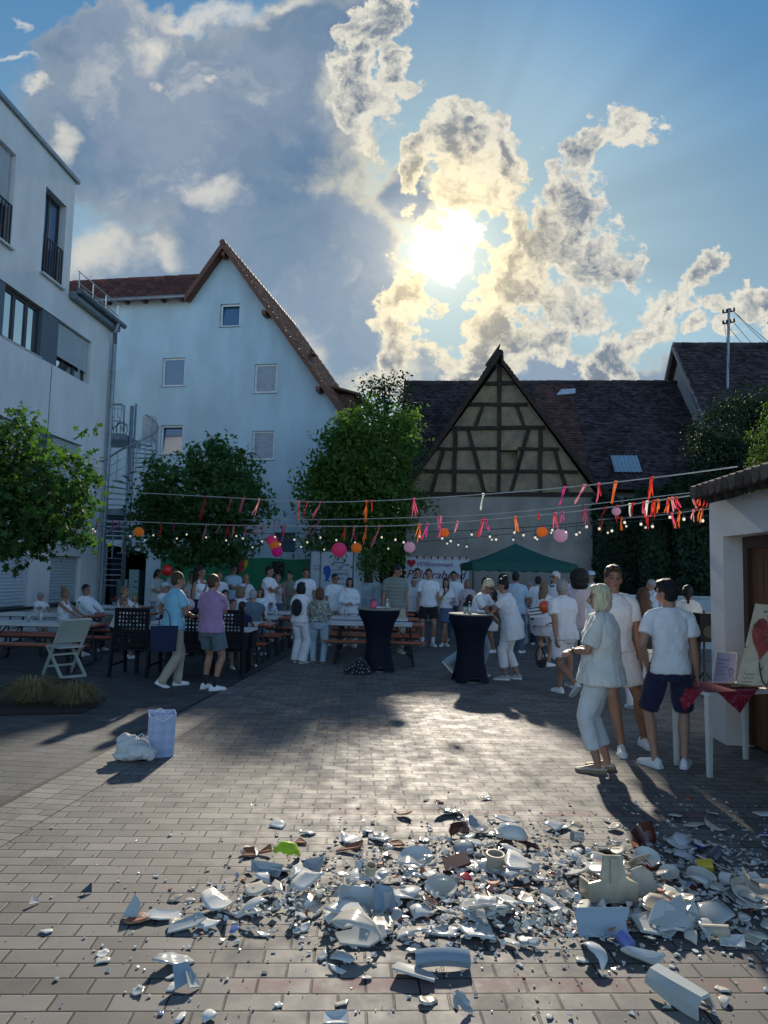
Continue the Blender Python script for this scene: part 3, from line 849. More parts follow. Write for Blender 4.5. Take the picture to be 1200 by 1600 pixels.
# power pole on its roof
Pp = empty('power_pole', (0, 0, 0), 0, 'roof mounted power pole with insulators and wires above the tall tiled house', 'utility pole')
pb, pt = at(1136, 640, 28.8), at(1139, 482, 28.8)
s = MB(); s.tube([pb, pt], .055, 10); s.build('pole', M_ZINC, Pp)
s = MB()
for yy in (488, 505):
    a, b = at(1130, yy + 1, 28.8), at(1147, yy - 2, 28.8)
    s.beam(a, b, .05, .05)
    for k in (0, .33, .66, 1.0):
        q = a.lerp(b, k); s.tube([q, q + Vector((0, 0, .14))], [.05, .04], 8)
s.build('crossarm', M_RAIL, Pp)
for (x0, y0, x1, y1) in ((1146, 486, 1260, 580), (1146, 503, 1250, 600), (1132, 503, 1240, 610), (1146, 486, 1290, 590)):
    a, b = at(x0, y0, 28.8), at(x1, y1, 27)
    s = MB(); s.tube([a.lerp(b, k / 8) - Vector((0, 0, .25 * math.sin(PI * k / 8))) for k in range(9)], .011, 5); s.build('wire', M_RAIL, Pp)
for (x0, y0, xm, x1, y1) in ((1131, 503, 1139, 1140, 600), (1133, 600, 1128, 1133, 612), (1140, 565, 1152, 1140, 620)):
    a, b = at(x0, y0, 28.7), at(x1, y1, 28.3); mm = at(xm, (y0 + y1) / 2, 28.4)
    s = MB(); s.tube([a.lerp(mm, k / 5).lerp(mm.lerp(b, k / 5), k / 5) for k in range(6)], .010, 5); s.build('wire', M_RAIL, Pp)

# ---- G: white garage on the right ---------------------------------------------------
M_GWALL = mat('garage_render', (0.70, 0.70, 0.70), 0.85, 0.07, 1.5, bump=.9, bscale=50)
M_DOORW = mat('garage_door_wood', (0.13, 0.055, 0.024), 0.45, 0.35, 3, stretch=(14, 14, .6), bump=.3)
G = empty('garage', (3.17, 0, 0), rad(86.6), 'white plastered garage with tiled lean-to roof and brown timber door', 'building')
# local x = along the wall away from the camera, y = left of it (negative = into the garage)
s = MB()
outer = [(3.0, -.06), (7.85, -.06), (7.85, 2.56), (3.0, 2.56)]
wall_poly(s, outer, [[(4.2, -.03), (7.50, -.03), (7.50, 2.17), (4.2, 2.17)]], 0, -4.5, reveal=-.28)
s.build('wall', M_GWALL, G)
s = MB()
s.box((5.85, -.24, 2.11), (3.3, .08, .12)); s.box((7.45, -.24, 1.04), (.1, .08, 2.02))
s.build('door_frame', mat('door_frame_brown', (0.05, 0.024, 0.014), .5), G)
s = MB()
for i in range(34):
    s.box((7.395 - i * .095, -.27 - .004 * (i % 2), 1.04), (.090, .04, 2.02))
s.build('door', M_DOORW, G)
s = MB()
e0 = Vector((2.2, .26, 2.60)); vv = Vector((0, -1.0, .30))
slab(s, e0, (1, 0, 0), 5.4, vv, 5.0, .035)
for i in range(21): s.box((2.4 + i * .25, -.1, 2.60 + .05), (.07, .66, .08), M=Matrix.Rotation(math.atan2(-.30, 1.0), 3, 'X'))
s.build('rafters', mat('eave_boards', (0.05, 0.036, 0.03), .85), G)
s = MB()
nt_ = 34
for i in range(nt_):
    x = 2.2 + (i + .5) * 5.4 / nt_
    for j in range(12):
        a = Vector((x, .30 - j * .4 * .958, 2.645 + j * .4 * .287)); b = a + Vector((0, -.43, .125))
        s.tube([a, b], [.068, .06], 7, a=random.random())
        a2 = a + Vector((.08, -.02, -.025)); s.tube([a2, a2 + Vector((0, -.43, .125))], [.05, .05], 6, a=random.random())
s.build('roof_tiles', mat('tile_grey_brown', (0.13, 0.10, 0.085), .85, .3, 3, attr=.4, bump=.5), G)
s = MB(); s.box((7.2, .25, 0.012), (.12, .06, .0)); 
# light plinth wall behind the right hand people
LW = MB()
LW.box((7.2, 17.6, .62), (5.4, .22, 1.24)); LW.box((7.2, 17.6, 1.26), (5.5, .30, .05))
o = LW.build('garden_wall', mat('wall_bluegrey', (0.36, 0.44, 0.49), .85, bump=.4), label='low pale rendered garden wall in front of the dark hedge', cat='garden wall')
# ================================================================ trees and hedges
def leaf_mat(name, c1, c2, transl=.35):
    m = bpy.data.materials.new(name); m.use_nodes = True
    nt = m.node_tree; b = nt.nodes['Principled BSDF']
    a = nd(nt, 'Attribute', attribute_name='var').outputs['Fac']
    cc = mixc(nt, a, c1, c2)
    nt.links.new(cc, b.inputs['Base Color'])
    b.inputs['Roughness'].default_value = 0.68; b.inputs['Specular IOR Level'].default_value = 0.25
    t = nd(nt, 'BsdfTranslucent', {0: vm(nt, 'MULTIPLY', cc, (1.5, 1.7, .7))})
    mx = nd(nt, 'MixShader', {0: transl, 1: b.outputs[0], 2: t.outputs[0]})
    nt.links.new(mx.outputs[0], nt.nodes['Material Output'].inputs[0])
    return m
M_LEAF = leaf_mat('leaf_green', (0.022, 0.060, 0.018), (0.075, 0.15, 0.036), .42)
M_LEAF2 = leaf_mat('leaf_mid', (0.026, 0.075, 0.028), (0.075, 0.155, 0.045), .45)
M_LEAF3 = leaf_mat('leaf_light', (0.045, 0.105, 0.028), (0.12, 0.21, 0.05), .48)
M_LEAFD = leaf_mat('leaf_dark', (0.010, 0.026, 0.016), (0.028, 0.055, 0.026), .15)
M_CONIF = leaf_mat('leaf_conifer', (0.035, 0.07, 0.012), (0.09, 0.15, 0.03), .3)
M_BARK = mat('bark', (0.06, 0.045, 0.035), .95, .3, 8, bump=1.5, bscale=24)
STAR = []
for i in range(10):
    a_ = PI / 2 + 2 * PI * i / 10
    r_0 = (1.0 if i % 2 == 0 else .42)
    STAR.append((math.cos(a_) * r_0 * .5, math.sin(a_) * r_0 * .5))
OVAL = [(0, -.5), (.2, -.2), (.22, .1), (0, .5), (-.22, .1), (-.2, -.2)]
def crown(name, ells, n, size, mt, parent, seed, shape=OVAL, per=16, droop=.3, spread=.22, shell=.55, gaps=.0, twig=True):
    rnd = random.Random(seed)
    vols = [e[1][0] * e[1][1] * e[1][2] for e in ells]
    V_, F_, A_ = [], [], []
    k = len(shape)
    nc = max(1, n // per)
    centers = []
    for _ in range(nc):
        e = rnd.choices(ells, vols)[0]
        while True:
            d = Vector((rnd.gauss(0, 1), rnd.gauss(0, 1), rnd.gauss(0, 1))).normalized()
            r = rnd.random() ** (1 / 3)
            r = shell + (1 - shell) * r if rnd.random() < .75 else r
            c = Vector((d.x * e[1][0] * r, d.y * e[1][1] * r, d.z * e[1][2] * r)) + e[0]
            if gaps and mnoise.noise(c * (1.3 / max(.4, e[1][0])) * 2.2 + Vector((seed, 0, 0))) < -gaps: continue
            break
        centers.append((c, d))
    for c, d in centers:
        shade = rnd.random()
        for _ in range(per):
            p = c + Vector((rnd.gauss(0, 1), rnd.gauss(0, 1), rnd.gauss(0, .8))) * spread
            nrm = (d * .5 + Vector((rnd.gauss(0, .6), rnd.gauss(0, .6), rnd.gauss(.35, .6)))).normalized()
            tip = Vector((rnd.gauss(0, 1), rnd.gauss(0, 1), -droop * 2 + rnd.gauss(0, .6)))
            tip = (tip - nrm * tip.dot(nrm)).normalized()
            sd = tip.cross(nrm)
            s_ = size * rnd.uniform(.6, 1.25)
            o = len(V_)
            for x, y in shape:
                V_.append(p + sd * (x * s_) + tip * (y * s_) + nrm * (-abs(x) * .25 * s_))
            F_.append(tuple(range(o, o + k)))
            A_.append(min(1, max(0, shade * .6 + rnd.random() * .4)))
    me = bpy.data.meshes.new(name)
    me.from_pydata([tuple(v) for v in V_], [], F_)
    me.materials.append(mt)
    at_ = me.attributes.new('var', 'FLOAT', 'FACE'); at_.data.foreach_set('value', A_)
    o = bpy.data.objects.new(name, me); COL.objects.link(o)
    if parent is not None: o.parent = parent
    return o, [c for c, _ in centers]
def tree(name, base, h0, tr, ells, n, size, mt, label, seed, cat='tree', group=None, **kw):
    base = Vector(base)
    rt = empty(name, base, 0, label, cat, group)
    ells = [(Vector(c) - base, r) for c, r in ells]
    rnd = random.Random(seed)
    ext = []
    for k in range(kw.pop('sprigs', 14)):
        e = rnd.choices(ells, [x[1][0] * x[1][2] for x in ells])[0]
        d = Vector((rnd.gauss(0, 1), rnd.gauss(0, .8), rnd.gauss(.45, .8))).normalized()
        c = e[0] + Vector((d.x * e[1][0], d.y * e[1][1], d.z * e[1][2])) * 1.04
        f = min(.45, e[1][0] * .32) * rnd.uniform(.5, 1)
        ext.append((c, (f * .7, f * .7, f * (1.0 if d.z > .2 else .7))))
    ells = ells + ext
    o, cs = crown('crown', ells, n, size, mt, rt, seed, **kw)
    s = MB()
    cc = sum((e[0] for e in ells), Vector()) / len(ells)
    s.tube([(0, 0, -.05), (rnd.uniform(-.03, .03), 0, h0 * .5), (cc.x * .3, cc.y * .3, h0), (cc.x * .7, cc.y * .7, (h0 + cc.z) / 2), (cc.x, cc.y, cc.z + ells[0][1][2] * .4)], [tr * 1.25, tr, tr * .85, tr * .6, tr * .15], 10)
    s.build('trunk', M_BARK, rt, smooth=True)
    s = MB()
    for c in rnd.sample(cs, min(len(cs), 26)):
        t = rnd.uniform(.2, .9)
        st = Vector((cc.x * .3, cc.y * .3, h0)).lerp(Vector((cc.x, cc.y, cc.z)), t)
        md = st.lerp(c, .5) + Vector((0, 0, .12))
        s.tube([st, md, c], [tr * .33, tr * .2, tr * .06], 6)
    s.build('branches', M_BARK, rt, smooth=True)
    return rt
# left sweetgum-like tree over the planting bed (trunk just outside the frame)
Y1 = 9.4
e1 = [(at(15, 800, Y1), (1.0, .95, .62)), (at(70, 760, Y1), (.62, .6, .62)), (at(118, 770, Y1 + .1), (.32, .4, .62)), (at(20, 690, Y1), (.45, .45, .55)), (at(30, 640, Y1), (.13, .2, .28)), (at(80, 690, Y1), (.2, .25, .28)), (at(-90, 740, Y1), (1.0, 1.0, 1.0)), (at(85, 845, Y1), (.45, .4, .22)), (at(132, 850, Y1), (.16, .2, .3)), (at(140, 690, Y1), (.14, .2, .25)), (at(10, 865, Y1), (.3, .35, .2))]
tree('star_leaf_tree', (-5.75, Y1, 0), 1.7, .09, e1, 7600, .125, M_LEAF, 'young tree with star shaped leaves above the grass bed at the left edge', 3, shape=STAR, per=12, spread=.10, droop=.8, shell=.3, sprigs=8, group='young trees in the yard')
Y2 = 18.0
b2 = gnd(311, 993)
e2 = [(at(315, 785, Y2), (1.45, 1.3, .95)), (at(315, 850, Y2), (1.25, 1.1, .55)), (at(330, 725, Y2), (.75, .8, .6)), (at(340, 695, Y2), (.22, .3, .35)), (at(250, 800, Y2), (.75, .7, .6)), (at(382, 780, Y2), (.6, .6, .6)), (at(225, 840, Y2), (.35, .4, .35)), (at(255, 728, Y2), (.3, .4, .3)), (at(400, 740, Y2), (.25, .3, .25)), (at(415, 800, Y2), (.25, .3, .25)), (at(380, 720, Y2), (.3, .3, .3))]
tree('yard_tree', (at(308, 900, Y2).x, Y2, 0), 2.0, .12, e2, 13000, .15, M_LEAF2, 'round crowned tree standing before the pale blue gable wall', 5, shape=STAR, per=12, spread=.15, droop=.7, shell=.35, gaps=.08, sprigs=28, group='young trees in the yard')
Y3 = 22.5
e3 = [(at(565, 740, Y3), (1.5, 1.4, 1.45)), (at(578, 680, Y3), (1.15, 1.1, .9)), (at(520, 780, Y3), (1.1, 1.1, 1.1)), (at(600, 790, Y3), (1.2, 1.1, 1.0)), (at(530, 690, Y3), (.6, .6, .5)), (at(625, 690, Y3), (.7, .7, .9)), (at(500, 850, Y3), (.6, .6, .5)), (at(482, 760, Y3), (.35, .4, .6)), (at(640, 650, Y3), (.3, .4, .4)), (at(560, 860, Y3), (1.3, 1.0, .8))]
tree('large_leafy_tree', (at(575, 900, Y3).x, Y3, 0), 2.2, .2, e3, 21000, .17, M_LEAF3, 'large dense tree between the blue gable house and the barn', 8, per=14, spread=.2, droop=.5, shell=.4, gaps=.13, sprigs=34)
Y4 = 24.5
e4 = [(at(575, 620, Y4), (.25, .3, .9)), (at(600, 630, Y4), (.5, .5, .8)), (at(632, 605, Y4), (.22, .3, .6)), (at(610, 600, Y4), (.2, .3, .5)), (at(560, 645, Y4), (.4, .4, .5)), (at(632, 640, Y4), (.4, .4, .6)), (at(592, 600, Y4), (.2, .2, .3))]
tree('sparse_tree', (at(605, 900, Y4).x, Y4, 0), 4.0, .12, e4, 1500, .14, M_LEAFD, 'thin airy treetop sticking up behind the large leafy tree', 9, per=5, spread=.16, droop=.2, shell=.1)
# dark greenery masses
def hedge(name, boxes, n, size, mt, label, seed, cat='hedge'):
    rnd = random.Random(seed)
    V_, F_, A_ = [], [], []
    vol = [(b[1] - b[0]).x * (b[1] - b[0]).z for b in boxes]
    for i in range(n):
        a, b = rnd.choices(boxes, vol)[0]
        d = abs(rnd.gauss(0, .12))
        p = Vector((rnd.uniform(a.x, b.x), a.y + d * (b.y - a.y), rnd.uniform(a.z, b.z)))
        p += Vector((0, 1, 0)) * (mnoise.noise(p * 1.1) * .5)
        p.z += mnoise.noise(Vector((p.x * 1.3, 0, 5.0))) * .35 * ((p.z - a.z) / max(.1, b.z - a.z))
        nrm = Vector((rnd.gauss(0, .6), -1 + rnd.gauss(0, .4), rnd.gauss(.5, .5))).normalized()
        tip = Vector((rnd.gauss(0, 1), rnd.gauss(0, .4), -1 + rnd.gauss(0, .6))); tip = (tip - nrm * tip.dot(nrm)).normalized()
        sd = tip.cross(nrm); s_ = size * rnd.uniform(.6, 1.3)
        o = len(V_)
        for x, y in OVAL: V_.append(p + sd * x * s_ * 1.6 + tip * y * s_)
        F_.append(tuple(range(o, o + 6))); A_.append(min(1, max(0, .5 + mnoise.noise(p * .9) * .6 + rnd.uniform(-.3, .3))))
    for a, b in boxes:   # solid core in the darkest leaf tone
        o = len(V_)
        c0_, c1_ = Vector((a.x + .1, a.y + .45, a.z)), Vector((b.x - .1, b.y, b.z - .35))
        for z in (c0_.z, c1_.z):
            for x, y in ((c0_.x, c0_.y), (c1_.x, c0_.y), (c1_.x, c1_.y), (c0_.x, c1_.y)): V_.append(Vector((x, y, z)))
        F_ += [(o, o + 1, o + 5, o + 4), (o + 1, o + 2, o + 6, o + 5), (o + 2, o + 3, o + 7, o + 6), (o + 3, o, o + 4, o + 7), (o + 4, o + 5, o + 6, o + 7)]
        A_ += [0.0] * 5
    me = bpy.data.meshes.new(name); me.from_pydata([tuple(v) for v in V_], [], F_); me.materials.append(mt)
    at_ = me.attributes.new('var', 'FLOAT', 'FACE'); at_.data.foreach_set('value', A_)
    o = bpy.data.objects.new(name, me); COL.objects.link(o)
    return tag(o, label, cat)
def bx(px0, px1, ptop, Y, dep, z0=0.0):
    a, b = at(px0, 890, Y), at(px1, 890, Y)
    return (Vector((a.x, Y, z0)), Vector((b.x, Y + dep, at((px0 + px1) / 2, ptop, Y).z)))
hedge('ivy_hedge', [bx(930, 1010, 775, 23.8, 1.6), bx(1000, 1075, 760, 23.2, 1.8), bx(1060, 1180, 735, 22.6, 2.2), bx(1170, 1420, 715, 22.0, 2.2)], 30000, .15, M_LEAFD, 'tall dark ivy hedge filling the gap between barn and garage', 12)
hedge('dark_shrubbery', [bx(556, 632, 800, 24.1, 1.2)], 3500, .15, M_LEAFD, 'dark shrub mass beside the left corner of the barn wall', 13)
Y5 = 20.0
e5 = [(at(1150, 680, Y5), (1.3, 1.0, .9)), (at(1120, 720, Y5), (.9, .9, .7)), (at(1185, 640, Y5), (.8, .8, .6)), (at(1215, 690, Y5), (1.0, 1.0, 1.2)), (at(1130, 640, Y5), (.3, .3, .35)), (at(1190, 612, Y5), (.25, .3, .25)), (at(1085, 745, Y5), (.5, .5, .4)), (at(1155, 740, Y5), (1.2, .9, .6))]
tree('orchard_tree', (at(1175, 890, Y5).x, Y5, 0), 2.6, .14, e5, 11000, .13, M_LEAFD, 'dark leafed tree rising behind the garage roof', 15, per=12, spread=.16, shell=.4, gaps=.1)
Y6 = 11.5
e6 = [(at(1200, 690, Y6), (.26, .26, .42)), (at(1208, 655, Y6), (.18, .2, .25)), (at(1220, 700, Y6), (.35, .3, .45)), (at(1205, 760, Y6), (.38, .35, .9))]
tree('conifer_shrub', (at(1210, 890, Y6).x, Y6, 0), 1.0, .06, e6, 5000, .06, M_CONIF, 'bright green conifer tip peeking over the garage roof', 16, per=14, spread=.06, droop=-.6, shell=.5)
# planting bed with two dry grass tufts
s = MB()
pb_ = [gnd(-60, 1098), gnd(30, 1066), gnd(110, 1062), gnd(166, 1094), gnd(130, 1116), gnd(40, 1118), gnd(-60, 1122)]
s.prism([(p.x, p.y, .006) for p in pb_], (0, 0, .02))
s.build('ground_bed', mat('soil', (0.028, 0.022, 0.018), .95, .4, 20, bump=2, bscale=60), kind='structure')
M_GRASS = leaf_mat('dry_grass', (0.15, 0.115, 0.055), (0.46, 0.33, 0.19), .3)
def tuft(px, py, r, h, n, seed, label):
    rnd = random.Random(seed); b0_ = gnd(px, py)
    V_, F_, A_ = [], [], []
    for i in range(n):
        a = rnd.uniform(0, 2 * PI); rr_ = r * rnd.random() ** .7
        hh = h * rnd.uniform(.6, 1.1)
        d = Vector((math.cos(a), math.sin(a), 0))
        p0_ = d * rnd.uniform(0, .15) + Vector((0, 0, .02))
        q_ = rnd.uniform(.25, 1); p1_ = p0_ + d * rr_ * (.9 - .5 * q_) + Vector((0, 0, hh * .85 * q_)); p2_ = p0_ + d * rr_ * 1.25 + Vector((0, 0, hh * rnd.uniform(.05, 1.0) * q_))
        sd = Vector((-d.y, d.x, 0)) * .003
        o = len(V_)
        V_ += [p0_ - sd, p0_ + sd, p1_ + sd, p2_, p1_ - sd]
        F_ += [(o, o + 1, o + 2, o + 4), (o + 4, o + 2, o + 3)]; A_ += [rnd.random()] * 2
    me = bpy.data.meshes.new('grass_tuft'); me.from_pydata([tuple(v) for v in V_], [], F_); me.materials.append(M_GRASS)
    at_ = me.attributes.new('var', 'FLOAT', 'FACE'); at_.data.foreach_set('value', A_)
    o = bpy.data.objects.new('grass_tuft', me); COL.objects.link(o); o.location = b0_
    tag(o, label, 'ornamental grass', 'grass tufts in the bed')
tuft(50, 1098, .38, .36, 1300, 1, 'taller dry grass tuft next to the white chair leg')
tuft(116, 1101, .34, .30, 1200, 2, 'lower dry grass tuft at the right end of the bed')
# ================================================================ cords, ribbons, lanterns, bulbs
M_CORD = mat('cord_pale', (0.55, 0.53, 0.50), .8)
M_CABLE = mat('cable_dark', (0.05, 0.055, 0.06), .7)
def ribmat(n, c): return mat('ribbon_' + n, c, .45, .05, transl=.55)
RIB = {'red': ribmat('red', (0.55, 0.02, 0.02)), 'pink': ribmat('pink', (0.62, 0.08, 0.18)), 'rose': ribmat('rose', (0.66, 0.25, 0.30)), 'orange': ribmat('orange', (0.72, 0.16, 0.03)), 'magenta': ribmat('magenta', (0.5, 0.04, 0.22)), 'white': ribmat('white', (0.75, 0.78, 0.72))}
def cord(pts, r, m, label, cat, group=None):
    """pts: (px, py, Y) control points"""
    P3 = [at(*p) for p in pts]
    out = []
    for i in range(len(P3) - 1):
        p0_, p1_, p2_, p3_ = P3[max(0, i - 1)], P3[i], P3[i + 1], P3[min(len(P3) - 1, i + 2)]
        for k in range(8):
            t = k / 8
            out.append(.5 * ((2 * p1_) + (p2_ - p0_) * t + (2 * p0_ - 5 * p1_ + 4 * p2_ - p3_) * t * t + (3 * p1_ - p0_ - 3 * p2_ + p3_) * t ** 3))
    out.append(P3[-1])
    s = MB(); s.tube(out, r, 6)
    s.build('cord' if cat == 'cord' else 'light_cable', m, label=label, cat=cat, group=group)
    return out
def on_cord(c, px):
    # point of the cord seen at photo column px
    best, bp = 1e9, None
    Ri = R3.transposed()
    for i in range(len(c) - 1):
        for t in (0, .25, .5, .75):
            p = c[i].lerp(c[i + 1], t); q = Ri @ (p - Vector((0, 0, CAM_H)))
            x = 600 + F_PX * q.x / -q.z
            if abs(x - px) < best: best, bp = abs(x - px), p
    return bp
C1 = cord([(140, 765, 17.5), (200, 769, 16.6), (330, 776, 15.0), (480, 784, 13.5), (600, 782, 12.3), (760, 772, 11.0), (900, 760, 10.0), (1040, 744, 9.1), (1152, 729, 8.5)], .009, M_CORD, 'topmost pale cord with ribbons running up to the garage roof', 'cord')
C2 = cord([(150, 812, 17.0), (210, 815, 16.4), (340, 820, 15.0), (480, 822, 13.6), (600, 822, 12.6), (700, 817, 11.8), (830, 806, 10.8), (950, 793, 10.0), (1108, 770, 9.0)], .009, M_CORD, 'long middle pale cord with ribbons and a few paper lanterns', 'cord')
C3 = cord([(208, 808, 19), (340, 812, 18), (480, 812, 17), (600, 810, 16), (757, 804, 15), (940, 786, 14), (1110, 766, 13)], .009, M_CORD, 'thin pale cord just above the middle ribbon cord', 'cord')
L1 = cord([(118, 820, 17), (240, 828, 16.2), (400, 833, 15), (560, 834, 13.5), (700, 830, 12.2), (850, 822, 11), (980, 808, 10), (1108, 792, 9.2)], .007, M_CABLE, 'upper dark cable with small glowing bulbs', 'string light', 'bulb strings')
L2 = cord([(195, 838, 19), (330, 842, 18), (480, 846, 17), (620, 848, 16), (760, 838, 15), (900, 822, 14), (1108, 806, 12.5)], .007, M_CABLE, 'lower dark cable with small glowing bulbs hanging furthest back', 'string light', 'bulb strings')
C4 = cord([(935, 812, 12.0), (1020, 806, 11.0), (1108, 795, 10)], .007, M_CORD, 'short pale cord crowded with ribbons next to the garage', 'cord')
def ribbon(c, px, col, ln, slant=0, strands=1, lab=''):
    p = on_cord(c, px)
    L = .86 * ln / F_PX * p.y
    s = MB(); rnd = random.Random(int(px * 7 + ln))
    mats = [RIB[k] for k in col.split('+')]
    for k in range(strands):
        x0 = rnd.uniform(-.004, .004) * strands
        sl = slant / F_PX * p.y + rnd.uniform(-.055, .055) * (strands > 1)
        l_ = L * (1 if k == 0 else rnd.uniform(.65, 1.0))
        n = 9; w_ = .0105 if strands < 3 else .0085
        tw = rnd.uniform(-.9, .9); ph = rnd.uniform(0, 6)
        vs_, fs_ = [], []
        for i in range(n):
            t = i / (n - 1)
            cpt = Vector((x0 + sl * t ** 1.3 + .004 * math.sin(ph + t * 5), rnd.uniform(-.003, .003) + .008 * math.sin(ph * 2 + t * 5) + k * .006, -l_ * t + .012))
            a_ = tw * t + math.sin(ph + t * 4) * .3
            d = Vector((math.cos(a_), math.sin(a_), .12)) * w_ * (1 if t < .95 else .6)
            vs_ += [cpt - d, cpt + d]
        for i in range(n - 1): fs_.append((2 * i, 2 * i + 1, 2 * i + 3, 2 * i + 2))
        s.add(vs_, fs_, m=k % len(mats))
    s.add([(-.02, -.01, -.02), (.02, -.01, -.02), (.02, -.012, .018), (-.02, -.012, .018)], [(0, 1, 2, 3)], m=0)
    o = s.build('ribbon', mats, label=lab, cat='ribbon', group='ribbons tied to the cords')
    o.location = p
    return o
ORD = ['first', 'second', 'third', 'fourth', 'fifth', 'sixth', 'seventh', 'eighth', 'ninth', 'tenth', 'eleventh', 'twelfth', 'thirteenth', 'fourteenth', 'fifteenth', 'sixteenth', 'seventeenth', 'eighteenth', 'nineteenth', 'twentieth']
def ribbons(c, lst, where):
    cnt = {}
    tot = {}
    for q in lst: tot[q[1]] = tot.get(q[1], 0) + 1
    for q in lst:
        k = q[1]; cnt[k] = cnt.get(k, 0) + 1
        nm = k.replace('+', ' and ')
        l_ = ('only ' if tot[k] == 1 else ORD[cnt[k] - 1] + ' ') + nm + ' ribbon' + (' from the left' if tot[k] > 1 else '') + ' on ' + where
        ribbon(c, *q, lab=l_)
ribbons(C1, [(321, 'red', 46, -6, 4), (364, 'red+rose', 26, -2, 2), (380, 'pink', 28, -3, 3), (405, 'rose', 33, -8, 2), (468, 'orange+rose', 38, -3, 3), (481, 'red', 30, -6, 1), (500, 'pink+rose', 32, -10, 2), (574, 'orange', 40, -3, 3), (580, 'red', 20, 2, 1), (649, 'pink', 36, 1, 3), (754, 'white', 30, -2, 2), (883, 'magenta', 36, -8, 2), (915, 'rose', 36, -14, 2), (937, 'pink+red', 36, -3, 2), (962, 'orange', 42, -9, 2), (1018, 'red+orange', 44, -3, 5)], 'the topmost cord')
ribbons(C2, [(152, 'red', 24, -2, 3), (176, 'magenta', 26, -1, 2), (187, 'pink', 14, 0, 2), (252, 'red', 28, -1, 3), (272, 'magenta', 14, -1, 1), (323, 'rose', 32, -5, 2), (345, 'rose', 16, -6, 2), (355, 'red', 28, 0, 2), (367, 'rose+orange', 22, -1, 2), (383, 'pink', 24, 1, 2), (402, 'rose', 22, -4, 3), (408, 'orange+rose', 16, 3, 2), (440, 'magenta', 20, -1, 2), (447, 'pink', 32, -2, 2), (487, 'rose', 28, -14, 2), (540, 'orange+red', 28, -3, 4), (552, 'rose+red', 30, -5, 3), (571, 'orange', 36, -2, 3), (594, 'pink+rose', 42, -10, 3), (656, 'orange', 34, -3, 3), (669, 'magenta', 30, -5, 2), (690, 'pink+red', 28, -4, 3), (714, 'rose', 20, 0, 2), (754, 'red+pink', 34, -9, 4), (757, 'magenta', 22, 4, 2), (807, 'orange', 30, -1, 2), (840, 'red', 10, 0, 1), (869, 'pink+red', 32, 0, 3), (880, 'magenta', 20, 2, 2), (916, 'pink+rose', 30, 0, 4), (945, 'red', 20, -3, 2), (966, 'red+pink', 30, 2, 4), (984, 'white', 24, 0, 1), (990, 'red', 24, 0, 2), (1005, 'red+pink', 30, 1, 2), (1009, 'white', 28, -1, 2), (1021, 'red+orange', 34, -2, 5), (1030, 'orange', 26, 2, 2), (1043, 'orange+pink', 28, -1, 3), (1052, 'rose', 26, 3, 2), (1058, 'red+pink', 26, 3, 4), (1079, 'rose', 26, 3, 3), (1093, 'red+orange', 32, -2, 4), (1106, 'red', 28, -1, 3)], 'the middle ribbon cord')
ribbons(C3, [(430, 'rose', 22, 1, 2), (436, 'pink', 18, -3, 1), (500, 'pink', 30, -12, 2), (690, 'rose', 22, -2, 2), (682, 'magenta', 28, 0, 1), (910, 'pink', 26, 2, 3)], 'the thin cord above the middle one')
ribbons(C4, [(942, 'red', 26, -3, 2), (972, 'orange', 24, 0, 2), (1012, 'red', 26, -2, 2), (1048, 'pink', 28, 3, 2), (1062, 'orange', 30, -3, 3), (1084, 'rose', 22, 0, 2), (1097, 'orange+red', 26, 0, 3)], 'the short cord beside the garage')
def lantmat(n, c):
    return mat('paper_' + n, c, .7, .04, transl=.6, emit=(c[0], c[1], c[2], .10))  # faint emission stands in for sun shining through the paper
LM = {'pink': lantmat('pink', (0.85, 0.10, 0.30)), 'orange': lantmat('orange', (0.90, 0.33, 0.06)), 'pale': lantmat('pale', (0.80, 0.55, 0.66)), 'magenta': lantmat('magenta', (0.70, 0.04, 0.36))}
def lantern(c, px, py, r, k, lab):
    p = on_cord(c, px); t = at(px, py, p.y); R_ = r / F_PX * p.y
    s = MB(); n = 20; prof = []
    m_ = 22
    for i in range(m_ + 1):
        a_ = PI * (0.06 + .88 * i / m_)
        prof.append((R_ * math.sin(a_) * (1 + (.018 if i % 2 else -.018)), -R_ * .94 * math.cos(a_)))
    s.lathe(prof, n=n, cap=False)
    o = s.build('paper_lantern', LM[k], smooth=False, label=lab, cat='paper lantern', group='paper lanterns')
    s2 = MB(); s2.tube([(0, 0, R_ * .9), (0, 0, max(R_ * .95, p.z - t.z))], .004, 5); s2.build('hanger', M_CABLE, o)
    s3 = MB(); s3.tube([(R_ * .2 * math.cos(a), R_ * .2 * math.sin(a), R_ * .92) for a in [2 * PI * i / 10 for i in range(10)]], .006, 5, closed=True); s3.build('wire_ring', M_CABLE, o)
    o.location = Vector((t.x, p.y, t.z))
for a in ((L1, 217, 831, 8, 'orange', 'small orange lantern left of the round crowned tree'), (L2, 425, 844, 9, 'pink', 'pink lantern topping the hanging trio'), (L2, 430, 853, 9, 'orange', 'orange lantern in the middle of the hanging trio'), (L2, 433, 862, 9, 'magenta', 'magenta lantern at the bottom of the hanging trio'),
          (L1, 530, 859, 12, 'pink', 'big bright pink lantern above the white trailer'), (L1, 557, 856, 8.5, 'orange', 'orange lantern right beside the big pink one'), (L1, 640, 855, 9, 'pale', 'pale pink lantern over the painted welcome banner'), (L1, 695, 832, 7, 'orange', 'small orange lantern in front of the barn wall'),
          (L1, 847, 831, 8.5, 'orange', 'orange lantern above the green gazebo'), (L1, 876, 837, 11, 'pale', 'large pale lilac lantern above the gazebo'), (C2, 963, 799, 7, 'pale', 'small pink lantern near the right edge of the barn'), (L1, 122, 822, 7, 'pale', 'pale lantern at the leaves of the left tree')):
    lantern(*a)
